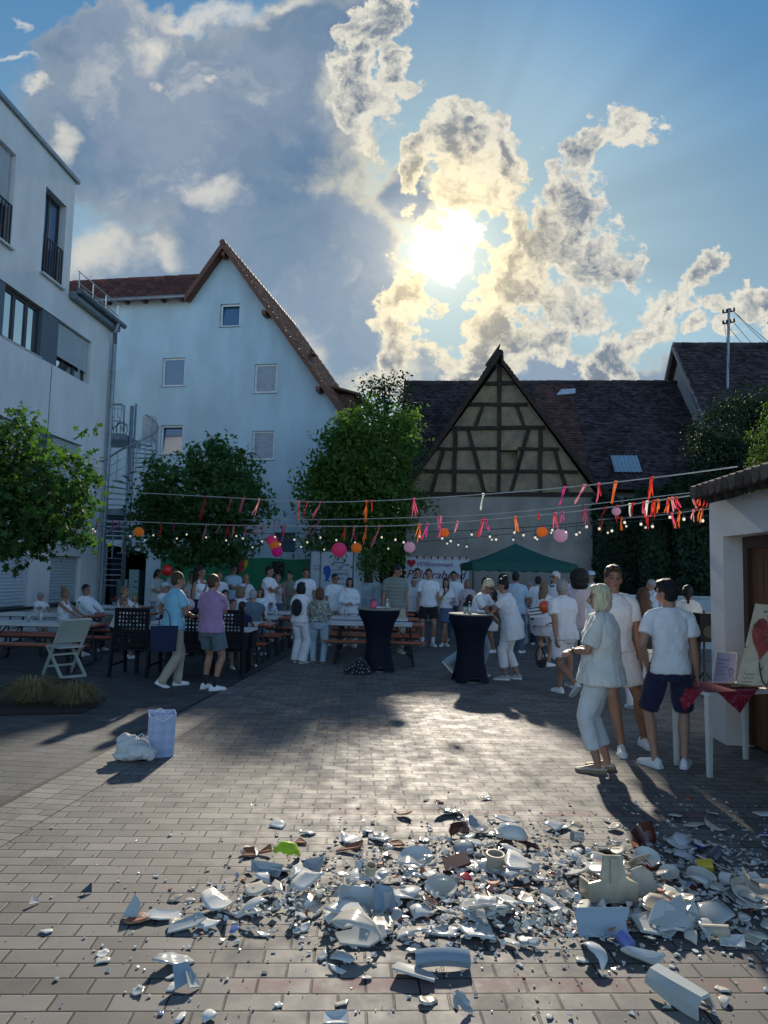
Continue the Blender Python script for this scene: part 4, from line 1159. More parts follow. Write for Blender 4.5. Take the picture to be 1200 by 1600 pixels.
M_BULB = mat('bulb_glow', (0.9, 0.85, 0.7), .3, emit=(1.0, .85, .6, 0.5))
def ORD_N(i):
    n = i + 1
    if n <= 20: return ORD[i]
    t, u = divmod(n, 10)
    return ('twenty', 'thirty', 'forty')[t - 2] + '-' + ORD[u - 1] if u else ('twentieth', 'thirtieth', 'fortieth')[t - 2]
def bulbs(c, lst, dx, lab, g):
    for i, px in enumerate(lst):
        p = on_cord(c, px)
        s = MB(); s.lathe([(.005, -.044), (.015, -.039), (.020, -.022), (.014, -.006), (.008, 0)], n=10)
        o = s.build('light_bulb', M_BULB, smooth=True, label=lab % ORD_N(i), cat='light bulb', group=g)
        o.location = p - Vector((0, 0, dx + .05 * ((i * 7) % 3)))
        s = MB(); s.tube([(0, 0, -.004), (0, 0, .03)], .014, 8); s.tube([(0, 0, .03), (0, 0, dx + .05 * ((i * 7) % 3))], .004, 5); s.build('socket', M_CABLE, o, smooth=True)
bulbs(L1, [144, 150, 203, 218, 240, 275, 290, 325, 355, 372, 380, 412, 428, 462, 478, 500, 525, 553, 595, 618, 632, 656, 690, 703, 735, 768, 776, 805, 820, 836, 865, 885, 900, 915, 935, 955, 975, 1000, 1020, 1045, 1067, 1098], .05, '%s glowing bulb from the left on the upper dark cable', 'bulbs of the upper cable')
bulbs(L2, [228, 262, 320, 335, 358, 396, 440, 470, 505, 560, 605, 640, 700, 716, 730, 770, 800, 840, 862, 905, 948, 978, 1012], .06, '%s glowing bulb from the left on the lower rear cable', 'bulbs of the lower cable')
# ================================================================ furniture and things
M_ORANGE = mat('bench_orange', (0.42, 0.09, 0.035), .5, .2, 4, stretch=(.4, 3, 3), coat=.3)
M_BLKMET = mat('metal_black', (0.015, 0.016, 0.018), .5)
M_PAPERW = mat('table_paper', (0.60, 0.62, 0.62), .7, .05)
M_CHAIRW = mat('chair_cream', (0.50, 0.52, 0.46), .45, .06)
M_DKPLAST = mat('garden_dark', (0.008, 0.009, 0.013), .6, .1, spec=.2)
def bench_bm(Lh, label, loc, rz=0, top_z=.44, wd=.25, paper=False, group='beer benches', cat='bench', name='beer_bench', under=True):
    r0 = empty(name, loc, rz, label, cat, group)
    s = MB()
    nb = 1 if not paper else 1
    s.box((0, 0, top_z - .014), (Lh, wd, .028)); s.build('seat' if not paper else 'tabletop', M_ORANGE, r0)
    s = MB(); s.box((0, -wd / 2 + .03, top_z - .045), (Lh - .1, .02, .03)); s.box((0, wd / 2 - .03, top_z - .045), (Lh - .1, .02, .03)); s.build('rail', M_BLKMET, r0)
    for sx in (-1, 1):
        s = MB(); x = sx * (Lh / 2 - .28)
        for sy in (-1, 1):
            s.beam((x, sy * (wd / 2 - .05), top_z - .03), (x + sx * .06, sy * (wd / 2 - .02), .0), .03, .03)
        s.beam((x + sx * .05, -(wd / 2 - .02), .04), (x + sx * .05, wd / 2 - .02, .04), .025, .025)
        s.beam((x, -(wd / 2 - .05), top_z * .6), (x, wd / 2 - .05, top_z * .6), .02, .02)
        s.beam((x + sx * .03, 0, top_z * .45), (x - sx * .30, 0, top_z - .04), .02, .02)
        s.build('leg', M_BLKMET, r0)
    if paper:
        s = MB(); e = .10 if paper == 'end' else 0
        x0, x1 = -Lh / 2 + .02, Lh / 2 - .02 - (.22 if paper == 'end' else .05)
        s.box(((x0 + x1) / 2, 0, top_z + .004), (x1 - x0, wd + .02, .006)); s.box(((x0 + x1) / 2, -wd / 2 - .012, top_z - .02), (x1 - x0, .005, .05)); s.box(((x0 + x1) / 2, wd / 2 + .012, top_z - .02), (x1 - x0, .005, .05))
        o = s.build('table_paper', M_PAPERW); o.location = loc; o.rotation_euler = (0, 0, rz)
        tag(o, 'white paper cover on the ' + label, 'table cover', 'paper covers on the beer tables')
    return r0
def btable(L_, label, loc, rz=0): return bench_bm(L_, label, loc, rz, .73, .55, 'end', 'beer tables', 'table', 'beer_table')
a3 = rad(-2)
MX = -.12
for k, (Y_, nm) in enumerate(((13.75, 'beer table nearest the camera in the middle block'), (15.3, 'second beer table of the middle block behind the first'), (17.0, 'rearmost beer table of the middle block'))):
    btable(1.9, nm, (MX - .02 * k, Y_, 0), a3)
for k, (Y_, nm) in enumerate(((13.15, 'front orange bench of the middle block'), (14.35, 'orange bench behind the nearest middle table'), (14.85, 'orange bench before the second middle table'), (15.95, 'orange bench behind the second middle table'), (16.5, 'rearmost orange bench of the middle block'))):
    bench_bm(1.9, nm, (MX - .02 * k, Y_, 0), a3)
# left block
for (px, Y_, L_, nm) in ((430, 13.0, 2.2, 'beer table beside the seated children'), (457, 14.9, 2.2, 'beer table behind the man in the denim shirt'), (481, 16.6, 2.2, 'rear beer table near the arms crossed man'), (163, 12.1, 2.2, 'long beer table behind the white folding chair'), (160, 14.2, 2.0, 'beer table where the couple sits'), (245, 15.2, 2.0, 'beer table in front of the dark passage'), (236, 17.4, 1.6, 'rear beer table with flowers near the passage')):
    q = at(px, 960, Y_)
    btable(L_, nm, (q.x - L_ / 2, Y_, 0), rad(-3))
for (px, Y_, L_, nm) in ((417, 12.4, 1.8, 'orange bench end by the child in white shorts'), (440, 13.9, 2.0, 'orange bench behind the children table'), (452, 14.3, 2.0, 'orange bench left of the woman with the backpack'), (470, 15.8, 2.0, 'orange bench near the rear left tables'), (138, 11.5, 2.2, 'nearest orange bench beside the dry grass'), (177, 12.9, 2.2, 'orange bench behind the long left table'), (90, 13.4, 1.8, 'orange bench in front of the seated couple'), (240, 14.3, 1.8, 'orange bench before the dark passage table')):
    q = at(px, 1000, Y_)
    bench_bm(L_, nm, (q.x - L_ / 2, Y_, 0), rad(-3))
# white folding chair
def folding_chair(loc, rz, label):
    r0 = empty('folding_chair', loc, rz, label, 'chair', 'white folding chairs')
    W = .22
    for sy in (-1, 1):
        s = MB(); s.beam((-.26, sy * W, .0), (.30, sy * W, .88), .028, .045); s.build('back_leg', M_CHAIRW, r0)
        s = MB(); s.beam((.30, sy * (W - .035), 0), (-.24, sy * (W - .035), .45), .028, .045); s.build('front_leg', M_CHAIRW, r0)
    s = MB(); s.beam((.29, -W + .03, .02), (.29, W - .03, .02), .03, .045); s.beam((-.05, -W, .33), (-.05, W, .33), .025, .03); s.beam((-.16, -W, .15), (-.16, W, .15), .025, .03); s.build('stretcher', M_CHAIRW, r0)
    s = MB(); s.box((-.04, 0, .452), (.44, .40, .022)); s.build('seat', M_CHAIRW, r0)
    s = MB(); s.beam((.075, 0, .52), (.285, 0, .865), .42, .014, up=(1, 0, -.6)); s.beam((.30, -.21, .885), (.30, .21, .885), .03, .03); s.build('backrest', M_CHAIRW, r0)
    return r0
fc = gnd(101, 1056)
folding_chair(fc, rad(-40), 'cream white folding chair standing open by the grass bed')
folding_chair(gnd(-72, 1092), rad(-30), 'second white folding chair cut off by the left edge')
# dark lattice garden chairs and table
def lattice_chair(loc, rz, label):
    r0 = empty('garden_chair', loc, rz, label, 'chair', 'dark lattice garden chairs')
    s = MB()
    for i in range(9): s.box((-.22 + i * .055, .262 + .0, .76), (.026, .018, .50))
    for j in range(9): s.box((0, .272, .535 + j * .06), (.48, .016, .028))
    s.box((-.25, .265, .75), (.045, .03, .58)); s.box((.25, .265, .75), (.045, .03, .58)); s.box((0, .265, 1.04), (.54, .03, .05)); s.box((0, .265, .49), (.54, .03, .05))
    o = s.build('backrest', M_DKPLAST, r0)
    s = MB()
    for i in range(9): s.box((0, -.22 + i * .056, .42), (.50, .040, .02))
    s.box((-.26, 0, .41), (.03, .52, .05)); s.box((.26, 0, .41), (.03, .52, .05)); s.build('seat', M_DKPLAST, r0)
    for sx in (-1, 1):
        s = MB(); s.box((sx * .30, -.02, .635), (.06, .52, .03)); s.build('armrest', M_DKPLAST, r0)
        for (y0, y1, zt) in ((-.22, -.30, .62), (.22, .34, .62)):
            s = MB(); s.beam((sx * .29, y0, zt), (sx * .29, y1, 0), .04, .055); s.build('leg', M_DKPLAST, r0)
        s = MB(); s.box((sx * .29, .0, .18), (.025, .56, .03)); s.build('stretcher', M_DKPLAST, r0)
    return r0
for (px, py, rz, nm) in ((203, 1058, 178, 'dark lattice armchair left of the man in the light blue polo'), (290, 1063, 180, 'dark lattice armchair behind the light blue polo man'), (348, 1060, 186, 'dark lattice armchair at the right end of the dark garden table')):
    q = gnd(px, py); lattice_chair((q.x, q.y + .25, 0), rad(rz), nm)
q0 = at(318, 985, 11.7)
gt = empty('garden_table', (q0.x - .15, 11.75, 0), rad(-2), 'dark garden table with a pale top behind the lattice armchairs', 'table')
s = MB(); s.box((0, 0, .715), (1.95, .62, .03)); s.build('tabletop', M_PAPERW, gt)
s = MB(); s.box((0, -.30, .56), (1.9, .02, .27)); s.box((0, .30, .56), (1.9, .02, .27)); s.build('table_skirt', cloth_early if False else mat('skirt_navy', (0.015, 0.03, 0.05), .8), gt)
for sx in (-1, 1):
    for sy in (-1, 1):
        s = MB(); s.box((sx * .85, sy * .26, .35), (.05, .05, .70)); s.build('leg', M_DKPLAST, gt)
# stretch-cover bar tables
M_STRETCH = mat('stretch_navy', (0.005, 0.009, 0.022), .7, .1, spec=.2)
def bar_table(px, py, rad_, label, H_=1.06):
    q = gnd(px, py)
    r0 = empty('bar_table', (q.x, q.y + .3, 0), rad(10), label, 'bar table', 'bar tables with stretch covers')
    n = 48; prof = [(0, .30, 1), (.06, .285, .9), (.15, .262, .7), (.30, .235, .45), (.5, .215, .25), (.68, .235, .15), (.84, .285, .08), (.97, .355, .03), (1.03, rad_ - .01, 0), (1.055, rad_, 0)]
    s = MB(); vs_, fs_ = [], []
    for z, r, sq in prof:
        for j in range(n):
            a_ = 2 * PI * j / n
            lob = abs(math.cos(2 * (a_ - PI / 4)))
            rr_ = r * (1 + sq * .22 * (lob ** 1.5) - sq * .14)
            z_ = z
            if z == 0: z_ = .13 * (1 - lob ** .8)
            elif z == .06: z_ = .06 + .12 * (1 - lob ** .8)
            elif z == .15: z_ = .15 + .07 * (1 - lob)
            vs_.append((rr_ * math.cos(a_), rr_ * math.sin(a_), z_))
    for i in range(len(prof) - 1):
        for j in range(n): fs_.append((i * n + j, i * n + (j + 1) % n, (i + 1) * n + (j + 1) % n, (i + 1) * n + j))
    s.add(vs_, fs_); s.build('stretch_cover', M_STRETCH, r0, smooth=True)
    s = MB(); s.lathe([(.01, 1.056), (rad_ + .004, 1.056), (rad_ + .008, 1.068), (rad_, 1.078), (.01, 1.080)], n=40); s.build('tabletop', mat('bar_top', (0.26, 0.25, 0.22), .8, spec=.15) if 'bar_top' not in bpy.data.materials else bpy.data.materials['bar_top'], r0)
    s = MB(); s.tube([(0, 0, .03), (0, 0, 1.05)], .03, 10); s.lathe([(.01, 0), (.20, 0), (.20, .015), (.01, .02)], n=20); s.build('stand', M_ZINC, r0)
    return r0
T1 = bar_table(590, 1052, .375, 'left bar table in a dark stretch cover with a bundle at its foot')
T2 = bar_table(738, 1069, .355, 'right bar table in a dark stretch cover where two women lean')
# polka dot bundle at its foot
s = MB(); q = gnd(555, 1055)
for (dx, dy, dz, r_) in ((0, 0, .07, .14), (.10, .02, .12, .13), (-.11, .0, .05, .10), (.17, .0, .06, .10), (.06, .05, .17, .10)): s.ball(q + Vector((dx, dy + .12, dz)), (r_, r_ * .8, r_ * .85), 12, 8)
s.box((q.x, q.y + .12, .015), (.40, .24, .03))
me = remeshed_late = None
def bundle_later(): 
    me = remeshed(s_bundle, .012, 3, disp=.04)
    o = obj_from(me, 'cloth_bundle', cloth('dots', (0.012, 0.012, 0.016), pattern='dots')); tag(o, 'black and white dotted cloth bundle at the foot of the left bar table', 'cloth bundle')
s_bundle = s
# bottles, glasses, jars on tables
M_CLEAR = mat('bottle_glass', (0.35, 0.42, 0.40), .08, spec=1.0, coat=1)
M_BROWNG = mat('bottle_brown', (0.05, 0.025, 0.01), .1, coat=1)
M_REDP = mat('candy_pink', (0.65, 0.10, 0.20), .4)
def bottle(loc, label, h=.24, m=None, cap=None, kind='bottle', group='drinks on the tables'):
    s = MB()
    if kind == 'bottle': s.lathe([(.005, 0), (.030, 0), (.032, .01), (.032, h * .55), (.026, h * .68), (.012, h * .80), (.012, h * .97), (.014, h)], n=14)
    elif kind == 'glass': s.lathe([(.005, 0), (.026, 0), (.030, h * .5), (.034, h), (.031, h), (.026, .01), (.004, .008)], n=14)
    else: s.lathe([(.005, 0), (.05, 0), (.058, .02), (.058, h * .7), (.045, h * .85), (.045, h)], n=16)
    o = s.build(kind, m or M_CLEAR, smooth=True, label=label, cat=kind, group=group); o.location = loc
    if cap:
        c = MB(); c.lathe([(.004, h), (.015 if kind == 'bottle' else .05, h), (.015 if kind == 'bottle' else .05, h + .03), (.004, h + .03)], n=14); c.build('cap' if kind == 'bottle' else 'lid', cap, o)
    return o
def ontab(T, dx, dy, z=1.082): return T.location + Vector((dx, dy, z))
bottle(ontab(T1, -.10, -.10), 'pink sweets jar on the left bar table', .13, M_REDP, mat('lid_purple', (.25, .03, .12), .5), 'jar')
bottle(ontab(T1, .14, -.12), 'small clear bottle on the left bar table', .14, M_CLEAR, M_WHITE)
s = MB(); q = ontab(T1, .03, .0); s.box(q + Vector((.02, .02, .012)), (.26, .18, .024), rz=.3); s.build('paper_tray', M_PAPERW, label='white paper tray with crumbs on the left bar table', cat='tray')
bottle(ontab(T2, -.03, -.05), 'clear bottle at the centre of the right bar table', .15, M_CLEAR, M_BLKMET)
bottle(ontab(T2, -.09, .03), 'short drinking glass on the right bar table', .10, kind='glass')
s = MB(); q = ontab(T2, .16, -.05); s.ball(q + Vector((0, 0, .03)), (.07, .05, .03)); s.build('napkin', M_PAPERW, label='crumpled napkin on the right bar table', cat='napkin')
rb = random.Random(4)
for k, (px, Y_, nm) in enumerate(((67, 12.1, 'clear water bottle standing tallest on the long left table'), (48, 12.1, 'drinking glass left of the water bottle'), (95, 12.1, 'drinking glass right of the water bottle'), (215, 11.7, 'tall glass on the dark garden table'), (613, 13.8, 'bottle on the nearest middle table'), (540, 15.3, 'left bottle on the second middle table'), (520, 17.0, 'left bottle on the rearmost middle table'), (545, 17.0, 'right bottle on the rearmost middle table'), (432, 14.9, 'bottle with flower on the left rear table'), (125, 14.2, 'small bottle by the seated couple'))):
    q = at(px, 950, Y_)
    gl_ = 'glass' in nm.split()[:2] or 'glass' in nm
    bottle((q.x, Y_ - .05, .742), nm, .14 if gl_ and 'bottle' not in nm[:20] else .22, M_CLEAR, None if gl_ else M_BLKMET, 'glass' if (gl_ and not nm.startswith('clear')) else 'bottle')
def flowers(loc, label, col, seed, r=.07):
    rt = empty('flower_pot', loc, 0, label, 'flowers', 'flowers on the tables')
    s = MB(); s.lathe([(.005, 0), (.035, 0), (.045, .08), (.004, .085)], n=12); s.build('pot', mat('pot_' + label[:6], (0.3, 0.3, 0.3), .6), rt, smooth=True)
    crown('leaves', [(Vector((0, 0, .12)), (r * .8, r * .8, .05))], 60, .035, M_LEAF2, rt, seed, per=3, spread=.02)
    rn = random.Random(seed); s = MB()
    for i in range(12): s.ball((rn.uniform(-r, r), rn.uniform(-r, r), .15 + rn.uniform(-.03, .05)), .016, 6, 5)
    s.build('blossoms', mat('petal_' + label[:6], col, .6), rt)
for px, Y_, nm, c_, sd in ((422, 16.6, 'pink flower pot on the rear left table', (.6, .05, .2), 3), (178, 17.4, 'red and white flowers before the dark passage', (.6, .03, .05), 4), (205, 17.4, 'white flowers on the rear passage table', (.6, .6, .6), 5)):
    q = at(px, 950, Y_); flowers((q.x, Y_, .745), nm, c_, sd)
# gazebo
qa, qb = at(738, 890, 19.0), at(903, 890, 19.0)
GW = (qb.x - qa.x); gc = ((qa.x + qb.x) / 2, 19.0 + GW / 2)
M_GREEN = mat('tent_green', (0.010, 0.10, 0.085), .75, .08, transl=.15)
gz = empty('gazebo', (gc[0], gc[1], 0), 0, 'dark green party gazebo with scalloped edge before the barn', 'gazebo')
h0, h1, hw = 2.02, 2.62, GW / 2
s = MB(); N_ = 10
for k in range(4):
    R_ = Matrix.Rotation(k * PI / 2, 3, 'Z')
    vs_, fs_ = [], []
    for i in range(N_ + 1):
        for j in range(N_ + 1):
            t = j / N_; x = (-1 + 2 * i / N_) * (1 - t) * hw; y = -(1 - t) * hw
            z = h0 + (h1 - h0) * t - .10 * math.sin(PI * t) * .6 - .05 * (1 - (2 * i / N_ - 1) ** 2) * math.sin(PI * t)
            vs_.append(R_ @ Vector((x, y, z)))
    for i in range(N_):
        for j in range(N_): fs_.append((i * (N_ + 1) + j, (i + 1) * (N_ + 1) + j, (i + 1) * (N_ + 1) + j + 1, i * (N_ + 1) + j + 1))
    s.add(vs_, fs_)
s.build('canopy', M_GREEN, gz, smooth=True)
s = MB()
for k in range(4):
    R_ = Matrix.Rotation(k * PI / 2, 3, 'Z'); n_ = 60
    vs_ = []
    for i in range(n_ + 1):
        x = (-1 + 2 * i / n_) * hw; zz = h0 - .19 - .035 * abs(math.sin(i / n_ * PI * 8))
        vs_ += [R_ @ Vector((x, -hw - .004, h0 + .005)), R_ @ Vector((x, -hw - .01, zz))]
    s.add(vs_, [(2 * i, 2 * i + 1, 2 * i + 3, 2 * i + 2) for i in range(n_)])
s.build('valance', M_GREEN, gz)
for sx in (-1, 1):
    for sy in (-1, 1):
        s = MB(); s.tube([(sx * (hw - .03), sy * (hw - .03), 0), (sx * (hw - .03), sy * (hw - .03), h0)], .02, 8); s.build('leg', M_BLKMET, gz)
s = MB()
for sy in (-1, 1): s.tube([(-hw, sy * hw * .98, h0 - .02), (hw, sy * hw * .98, h0 - .02)], .014, 6); s.tube([(sy * hw * .98, -hw, h0 - .02), (sy * hw * .98, hw, h0 - .02)], .014, 6)
s.build('frame', M_BLKMET, gz)
# welcome banner with hand painted words
import os
def text_mesh(body, size, m, parent, loc, rot, extr=.002, shear=0.0, name='lettering', align='CENTER', spacing=1.0, off=0.0):
    cu = bpy.data.curves.new('t', 'FONT'); cu.body = body; cu.size = size; cu.extrude = extr; cu.align_x = align; cu.align_y = 'CENTER'; cu.shear = shear; cu.space_character = spacing; cu.resolution_u = 3; cu.offset = off
    t = bpy.data.objects.new('t', cu); COL.objects.link(t)
    dg = bpy.context.evaluated_depsgraph_get()
    me = bpy.data.meshes.new_from_object(t.evaluated_get(dg)); me.name = name
    bpy.data.objects.remove(t); bpy.data.curves.remove(cu)
    me.materials.clear(); me.materials.append(m)
    o = bpy.data.objects.new(name, me); COL.objects.link(o); o.parent = parent; o.location = loc; o.rotation_euler = rot
    return o
sa, sb = at(627, 869, 24.45), at(733, 873, 24.1)
bw_ = (sb - sa).length
bn = empty('welcome_banner', ((sa.x + sb.x) / 2, (sa.y + sb.y) / 2, 0), math.atan2(sb.y - sa.y, sb.x - sa.x), 'white hand painted welcome sheet with a red heart on the barn wall', 'banner')
zt = (sa.z + sb.z) / 2
s = MB(); n_ = 24
vs_ = []
for i in range(n_ + 1):
    for j in range(2):
        vs_.append((-bw_ / 2 + bw_ * i / n_, .012 * math.sin(i * .9), zt - 1.35 * j))
s.add(vs_, [(2 * i, 2 * i + 1, 2 * i + 3, 2 * i + 2) for i in range(n_)]); s.build('sheet', mat('sheet_white', (0.66, 0.69, 0.74), .85, .04), bn)
M_INK1, M_INK2, M_HEART = mat('ink_violet', (0.28, 0.08, 0.26), .8), mat('ink_plum', (0.16, 0.012, 0.06), .8), mat('heart_red', (0.50, 0.01, 0.04), .7)
text_mesh('Willkommen   zum', .24, M_INK1, bn, (.28, -.03, zt - .24), (PI / 2, 0, 0), shear=.25)
text_mesh('Polterabend', .41, M_INK2, bn, (.02, -.03, zt - .60), (PI / 2, 0, 0), shear=.3)
def heart(w_, h_, n=28):
    return [(w_ / 2 * (16 * math.sin(t) ** 3) / 16, h_ / 2 * (13 * math.cos(t) - 5 * math.cos(2 * t) - 2 * math.cos(3 * t) - math.cos(4 * t)) / 15) for t in [2 * PI * i / n for i in range(n)]]
s = MB(); s.prism([(-bw_ / 2 + .36 + x, -.03, zt - .21 + z) for x, z in heart(.30, .30)], (0, .008, 0)); s.build('painted_heart', M_HEART, bn)
s = MB()
for i in range(22):
    x = -bw_ / 2 + .55 + i * (bw_ - .55) / 22
    s.prism([(x - .045, -.02, zt + .03), (x + .045, -.02, zt + .03), (x, -.02, zt - .10)], (0, .004, 0), m=i % 3)
s.build('bunting', [mat('flag_a', (.25, .02, .06), .8), mat('flag_b', (.6, .52, .38), .8), mat('flag_c', (.42, .40, .42), .8)], bn)
# catering trailer
ta, tb = at(483, 900, 21.8), at(553, 900, 21.5)
tw_ = (tb - ta).length
tr = empty('catering_trailer', ((ta.x + tb.x) / 2, (ta.y + tb.y) / 2, 0), math.atan2(tb.y - ta.y, tb.x - ta.x) - .12, 'white closed catering trailer with a blue fish sign under the large tree', 'trailer')
M_TRW = mat('trailer_white', (0.50, 0.56, 0.60), .5, .05); M_TRT = mat('trailer_trim', (0.10, 0.14, 0.18), .6); M_FISH = mat('fish_blue', (0.02, 0.10, 0.42), .5); M_TXT = mat('ink_navy', (0.02, 0.05, 0.16), .6)
s = MB(); s.box((0, 1.2, 1.32), (tw_, 2.4, 2.0)); s.build('body', M_TRW, tr)
s = MB()
for x in (-tw_ / 2, tw_ / 2): s.box((x, -.005, 1.32), (.035, .03, 2.04))
s.box((0, -.005, 2.31), (tw_, .028, .035)); s.box((0, -.005, .33), (tw_, .028, .035)); s.box((-tw_ * .26, -.008, 1.32), (.025, .02, 1.95)); s.build('trim', M_TRT, tr)
for sx in (-1, 1):
    s = MB(); s.tube([(sx * (tw_ / 2 - .03), 1.3, .3), (sx * (tw_ / 2 - .13), 1.3, .3)], .3, 20); w_ = s.build('wheel', M_RAIL, tr)
fx, fz = -tw_ * .10, 1.62
s = MB()
fish = [(-.03, .24), (.04, .25), (.10, .20), (.13, .10), (.12, .0), (.08, -.10), (.04, -.17), (.10, -.24), (.05, -.24), (.0, -.20), (-.05, -.24), (-.10, -.25), (-.04, -.17), (-.05, -.05), (-.10, 0), (-.15, .02), (-.09, .05), (-.13, .12), (-.10, .20)]
s.prism([(fx + x, -.02, fz + z) for x, z in fish], (0, .01, 0)); s.build('fish_sign', M_FISH, tr)
s = MB(); s.tube([(fx + .13, -.02, fz - .02), (fx + .26, -.02, fz - .16)], .008, 6); s.build('fishing_rod', M_TXT, tr)
s = MB()
for (cx_, cz_, rx_, rz_) in ((tw_ * .18, 1.98, .17, .15), (-tw_ * .34, 1.80, .10, .06)): s.tube([(cx_ + rx_ * math.cos(a), -.02, cz_ + rz_ * math.sin(a)) for a in [2 * PI * i / 24 for i in range(24)]], .007, 5, closed=True)
for (x0, x1, z0, z1) in ((tw_ * .04, tw_ * .38, 1.32, 1.74),):
    s.tube([(x0, -.02, z0), (x1, -.02, z0), (x1, -.02, z1), (x0, -.02, z1)], .008, 5, closed=True)
s.box((tw_ * .18, -.02, 1.96), (.3, .01, .02)); s.build('sign_outline', M_TXT, tr)
text_mesh('KLIMAN\'S', .10, M_TXT, tr, (tw_ * .21, -.02, 1.62), (PI / 2, 0, 0))
text_mesh('FISCH', .10, M_TXT, tr, (tw_ * .21, -.02, 1.48), (PI / 2, 0, 0))
# green banner along the house, notice board, flag
ga, gb = at(250, 900, 24.6), at(486, 900, 24.2)
gl_ = (gb - ga).length
s = MB(); n_ = 40; vs_ = []
for i in range(n_ + 1):
    for z in (2.08, .95): vs_.append((-gl_ / 2 + gl_ * i / n_, .025 * math.sin(i * .7), z + .02 * math.sin(i * .5)))
s.add(vs_, [(2 * i, 2 * i + 1, 2 * i + 3, 2 * i + 2) for i in range(n_)])
for i in range(6): s.tube([(-gl_ / 2 + gl_ * i / 5, .04, 0), (-gl_ / 2 + gl_ * i / 5, .04, 2.12)], .02, 8)
o = s.build('green_tarpaulin', mat('tarp_green', (0.015, 0.22, 0.10), .6, .1), label='long bright green tarpaulin fence below the barred window', cat='tarpaulin fence')
o.location = ((ga.x + gb.x) / 2, (ga.y + gb.y) / 2, 0); o.rotation_euler = (0, 0, math.atan2(gb.y - ga.y, gb.x - ga.x))
q = at(434, 895, 23.9); s = MB(); s.box((0, 0, 1.72), (.42, .03, .5)); o = s.build('notice_board', mat('board_black', (0.012, 0.013, 0.015), .8, .6, 60), label='black notice board with small pale notes on the green fence', cat='notice board')
o.location = (q.x, q.y, 0)
s = MB(); rn = random.Random(3)
for i in range(40): s.box((rn.uniform(-.19, .19), -.018, 1.72 + rn.uniform(-.22, .22)), (.012, .004, .01))
s.build('notes', M_PAPERW, o)
q = at(378, 884, 23.6); s = MB()
for k, x in enumerate((-.25, -.09, .05)):
    xr = x + (.16 if k < 2 else .14)
    s.add([(x, 0, 2.06), (xr, 0, 2.06), (min(xr, .02 + .12 * k), 0, 1.52 + .16 * k), (x if k == 0 else x - .0, 0, 1.52 + .10 * (k == 2))], [(0, 1, 2, 3)], m=k)
o = s.build('tricolour_flag', [mat('flag_black', (.012, .012, .015), .8), mat('flag_red', (.45, .02, .05), .8), mat('flag_gold', (.65, .42, .02), .8)], label='black red and gold flag draped over the green fence', cat='flag')
o.location = (q.x, q.y, 0)
# refrigerators inside the passage
for k, (px, Y_, w_, h_, nm) in enumerate(((196, 28.6, .45, 1.15, 'lower pale turquoise fridge standing left in the dark passage'), (214, 28.6, .42, 1.55, 'taller pale turquoise fridge standing right in the dark passage'))):
    q = at(px, 900, Y_); r0 = empty('fridge', (q.x, Y_, .02), rad(-6), nm, 'fridge', 'fridges in the passage')
    mF = mat('fridge_%d' % k, (0.22, 0.42, 0.44), .5)
    s = MB(); s.box((0, 0, h_ / 2), (w_, .5, h_)); s.build('body', mF, r0)
    s = MB(); s.box((0, -.26, h_ * .32), (w_ - .02, .02, h_ * .60)); d_ = s.build('door', mF, r0); s = MB(); s.box((w_ * .2, -.28, h_ * .55), (.14, .03, .05)); s.build('handle', M_BLKMET, d_)
    s = MB(); s.box((0, -.26, h_ * .82), (w_ - .02, .02, h_ * .34)); d_ = s.build('door', mF, r0); s = MB(); s.box((w_ * .2, -.28, h_ * .70), (.14, .03, .05)); s.build('handle', M_BLKMET, d_)
# ---- spiral staircase with a gallery landing and bicycle ------------------------
pc = at(203, 700, 23.0)
st = empty('spiral_staircase', (pc.x, 23.0, 0), 0, 'galvanised spiral staircase between the white block and the blue house', 'staircase')
zp = 5.95
s = MB(); s.tube([(0, 0, 0), (0, 0, 7.0)], .065, 12); s.tube([(.11, .05, 2), (.11, .05, 7.1)], .035, 8); s.build('pole', M_GALV, st, smooth=True)
nst = 15; Rr = .86
def flight(zt, zb, n):
    rl = []
    for i in range(n + 1):
        t = i / n
        a_ = rad(78 - 268 * t)
        z = zt + (zb - zt) * t
        rl.append(Vector((Rr * math.cos(a_), Rr * math.sin(a_), z + .95)))
        if i == 0: continue
        s = MB(); d0, d1 = a_ - .16, a_ + .16
        pts = [(.05 * math.cos(a_), .05 * math.sin(a_), z), (Rr * math.cos(d0), Rr * math.sin(d0), z), (Rr * math.cos(d1), Rr * math.sin(d1), z)]
        s.prism(pts, (0, 0, .035)); s.build('step', M_GALV, st)
        s = MB(); s.tube([(Rr * math.cos(a_), Rr * math.sin(a_), z), rl[-1]], .017, 6); s.build('baluster', M_GALV, st)
    s = MB(); s.tube(rl, .034, 8); s.tube([p - Vector((0, 0, .32)) for p in rl], .010, 6); s.tube([p - Vector((0, 0, .62)) for p in rl], .010, 6); s.build('handrail', M_GALV, st, smooth=True)
flight(zp, zp - 2.45, 14); flight(zp - 2.45, zp - 4.9, 14)
lx0, lx1 = -1.05, -.05
for z_ in (zp - .06, zp - 2.51):
    s = MB(); s.box(((lx0 + lx1) / 2, .35, z_), (lx1 - lx0, 1.6, .20)); s.build('landing', M_GALV, st)
s = MB(); s.tube([(lx0, -.45, zp + 1.0), (lx1 - .15, -.45, zp + 1.0), (lx1 - .04, -.45, zp + .93), (lx1 - .02, -.45, zp + .1)], .032, 8)
s.tube([(lx0, -.45, zp + .85), (lx1 - .05, -.45, zp + .85)], .008, 6)
for i in range(9): s.tube([(lx0 + .1 + i * .11, -.45, zp), (lx0 + .1 + i * .11, -.45, zp + .98)], .011, 5)
s.build('railing', M_GALV, st, smooth=True)
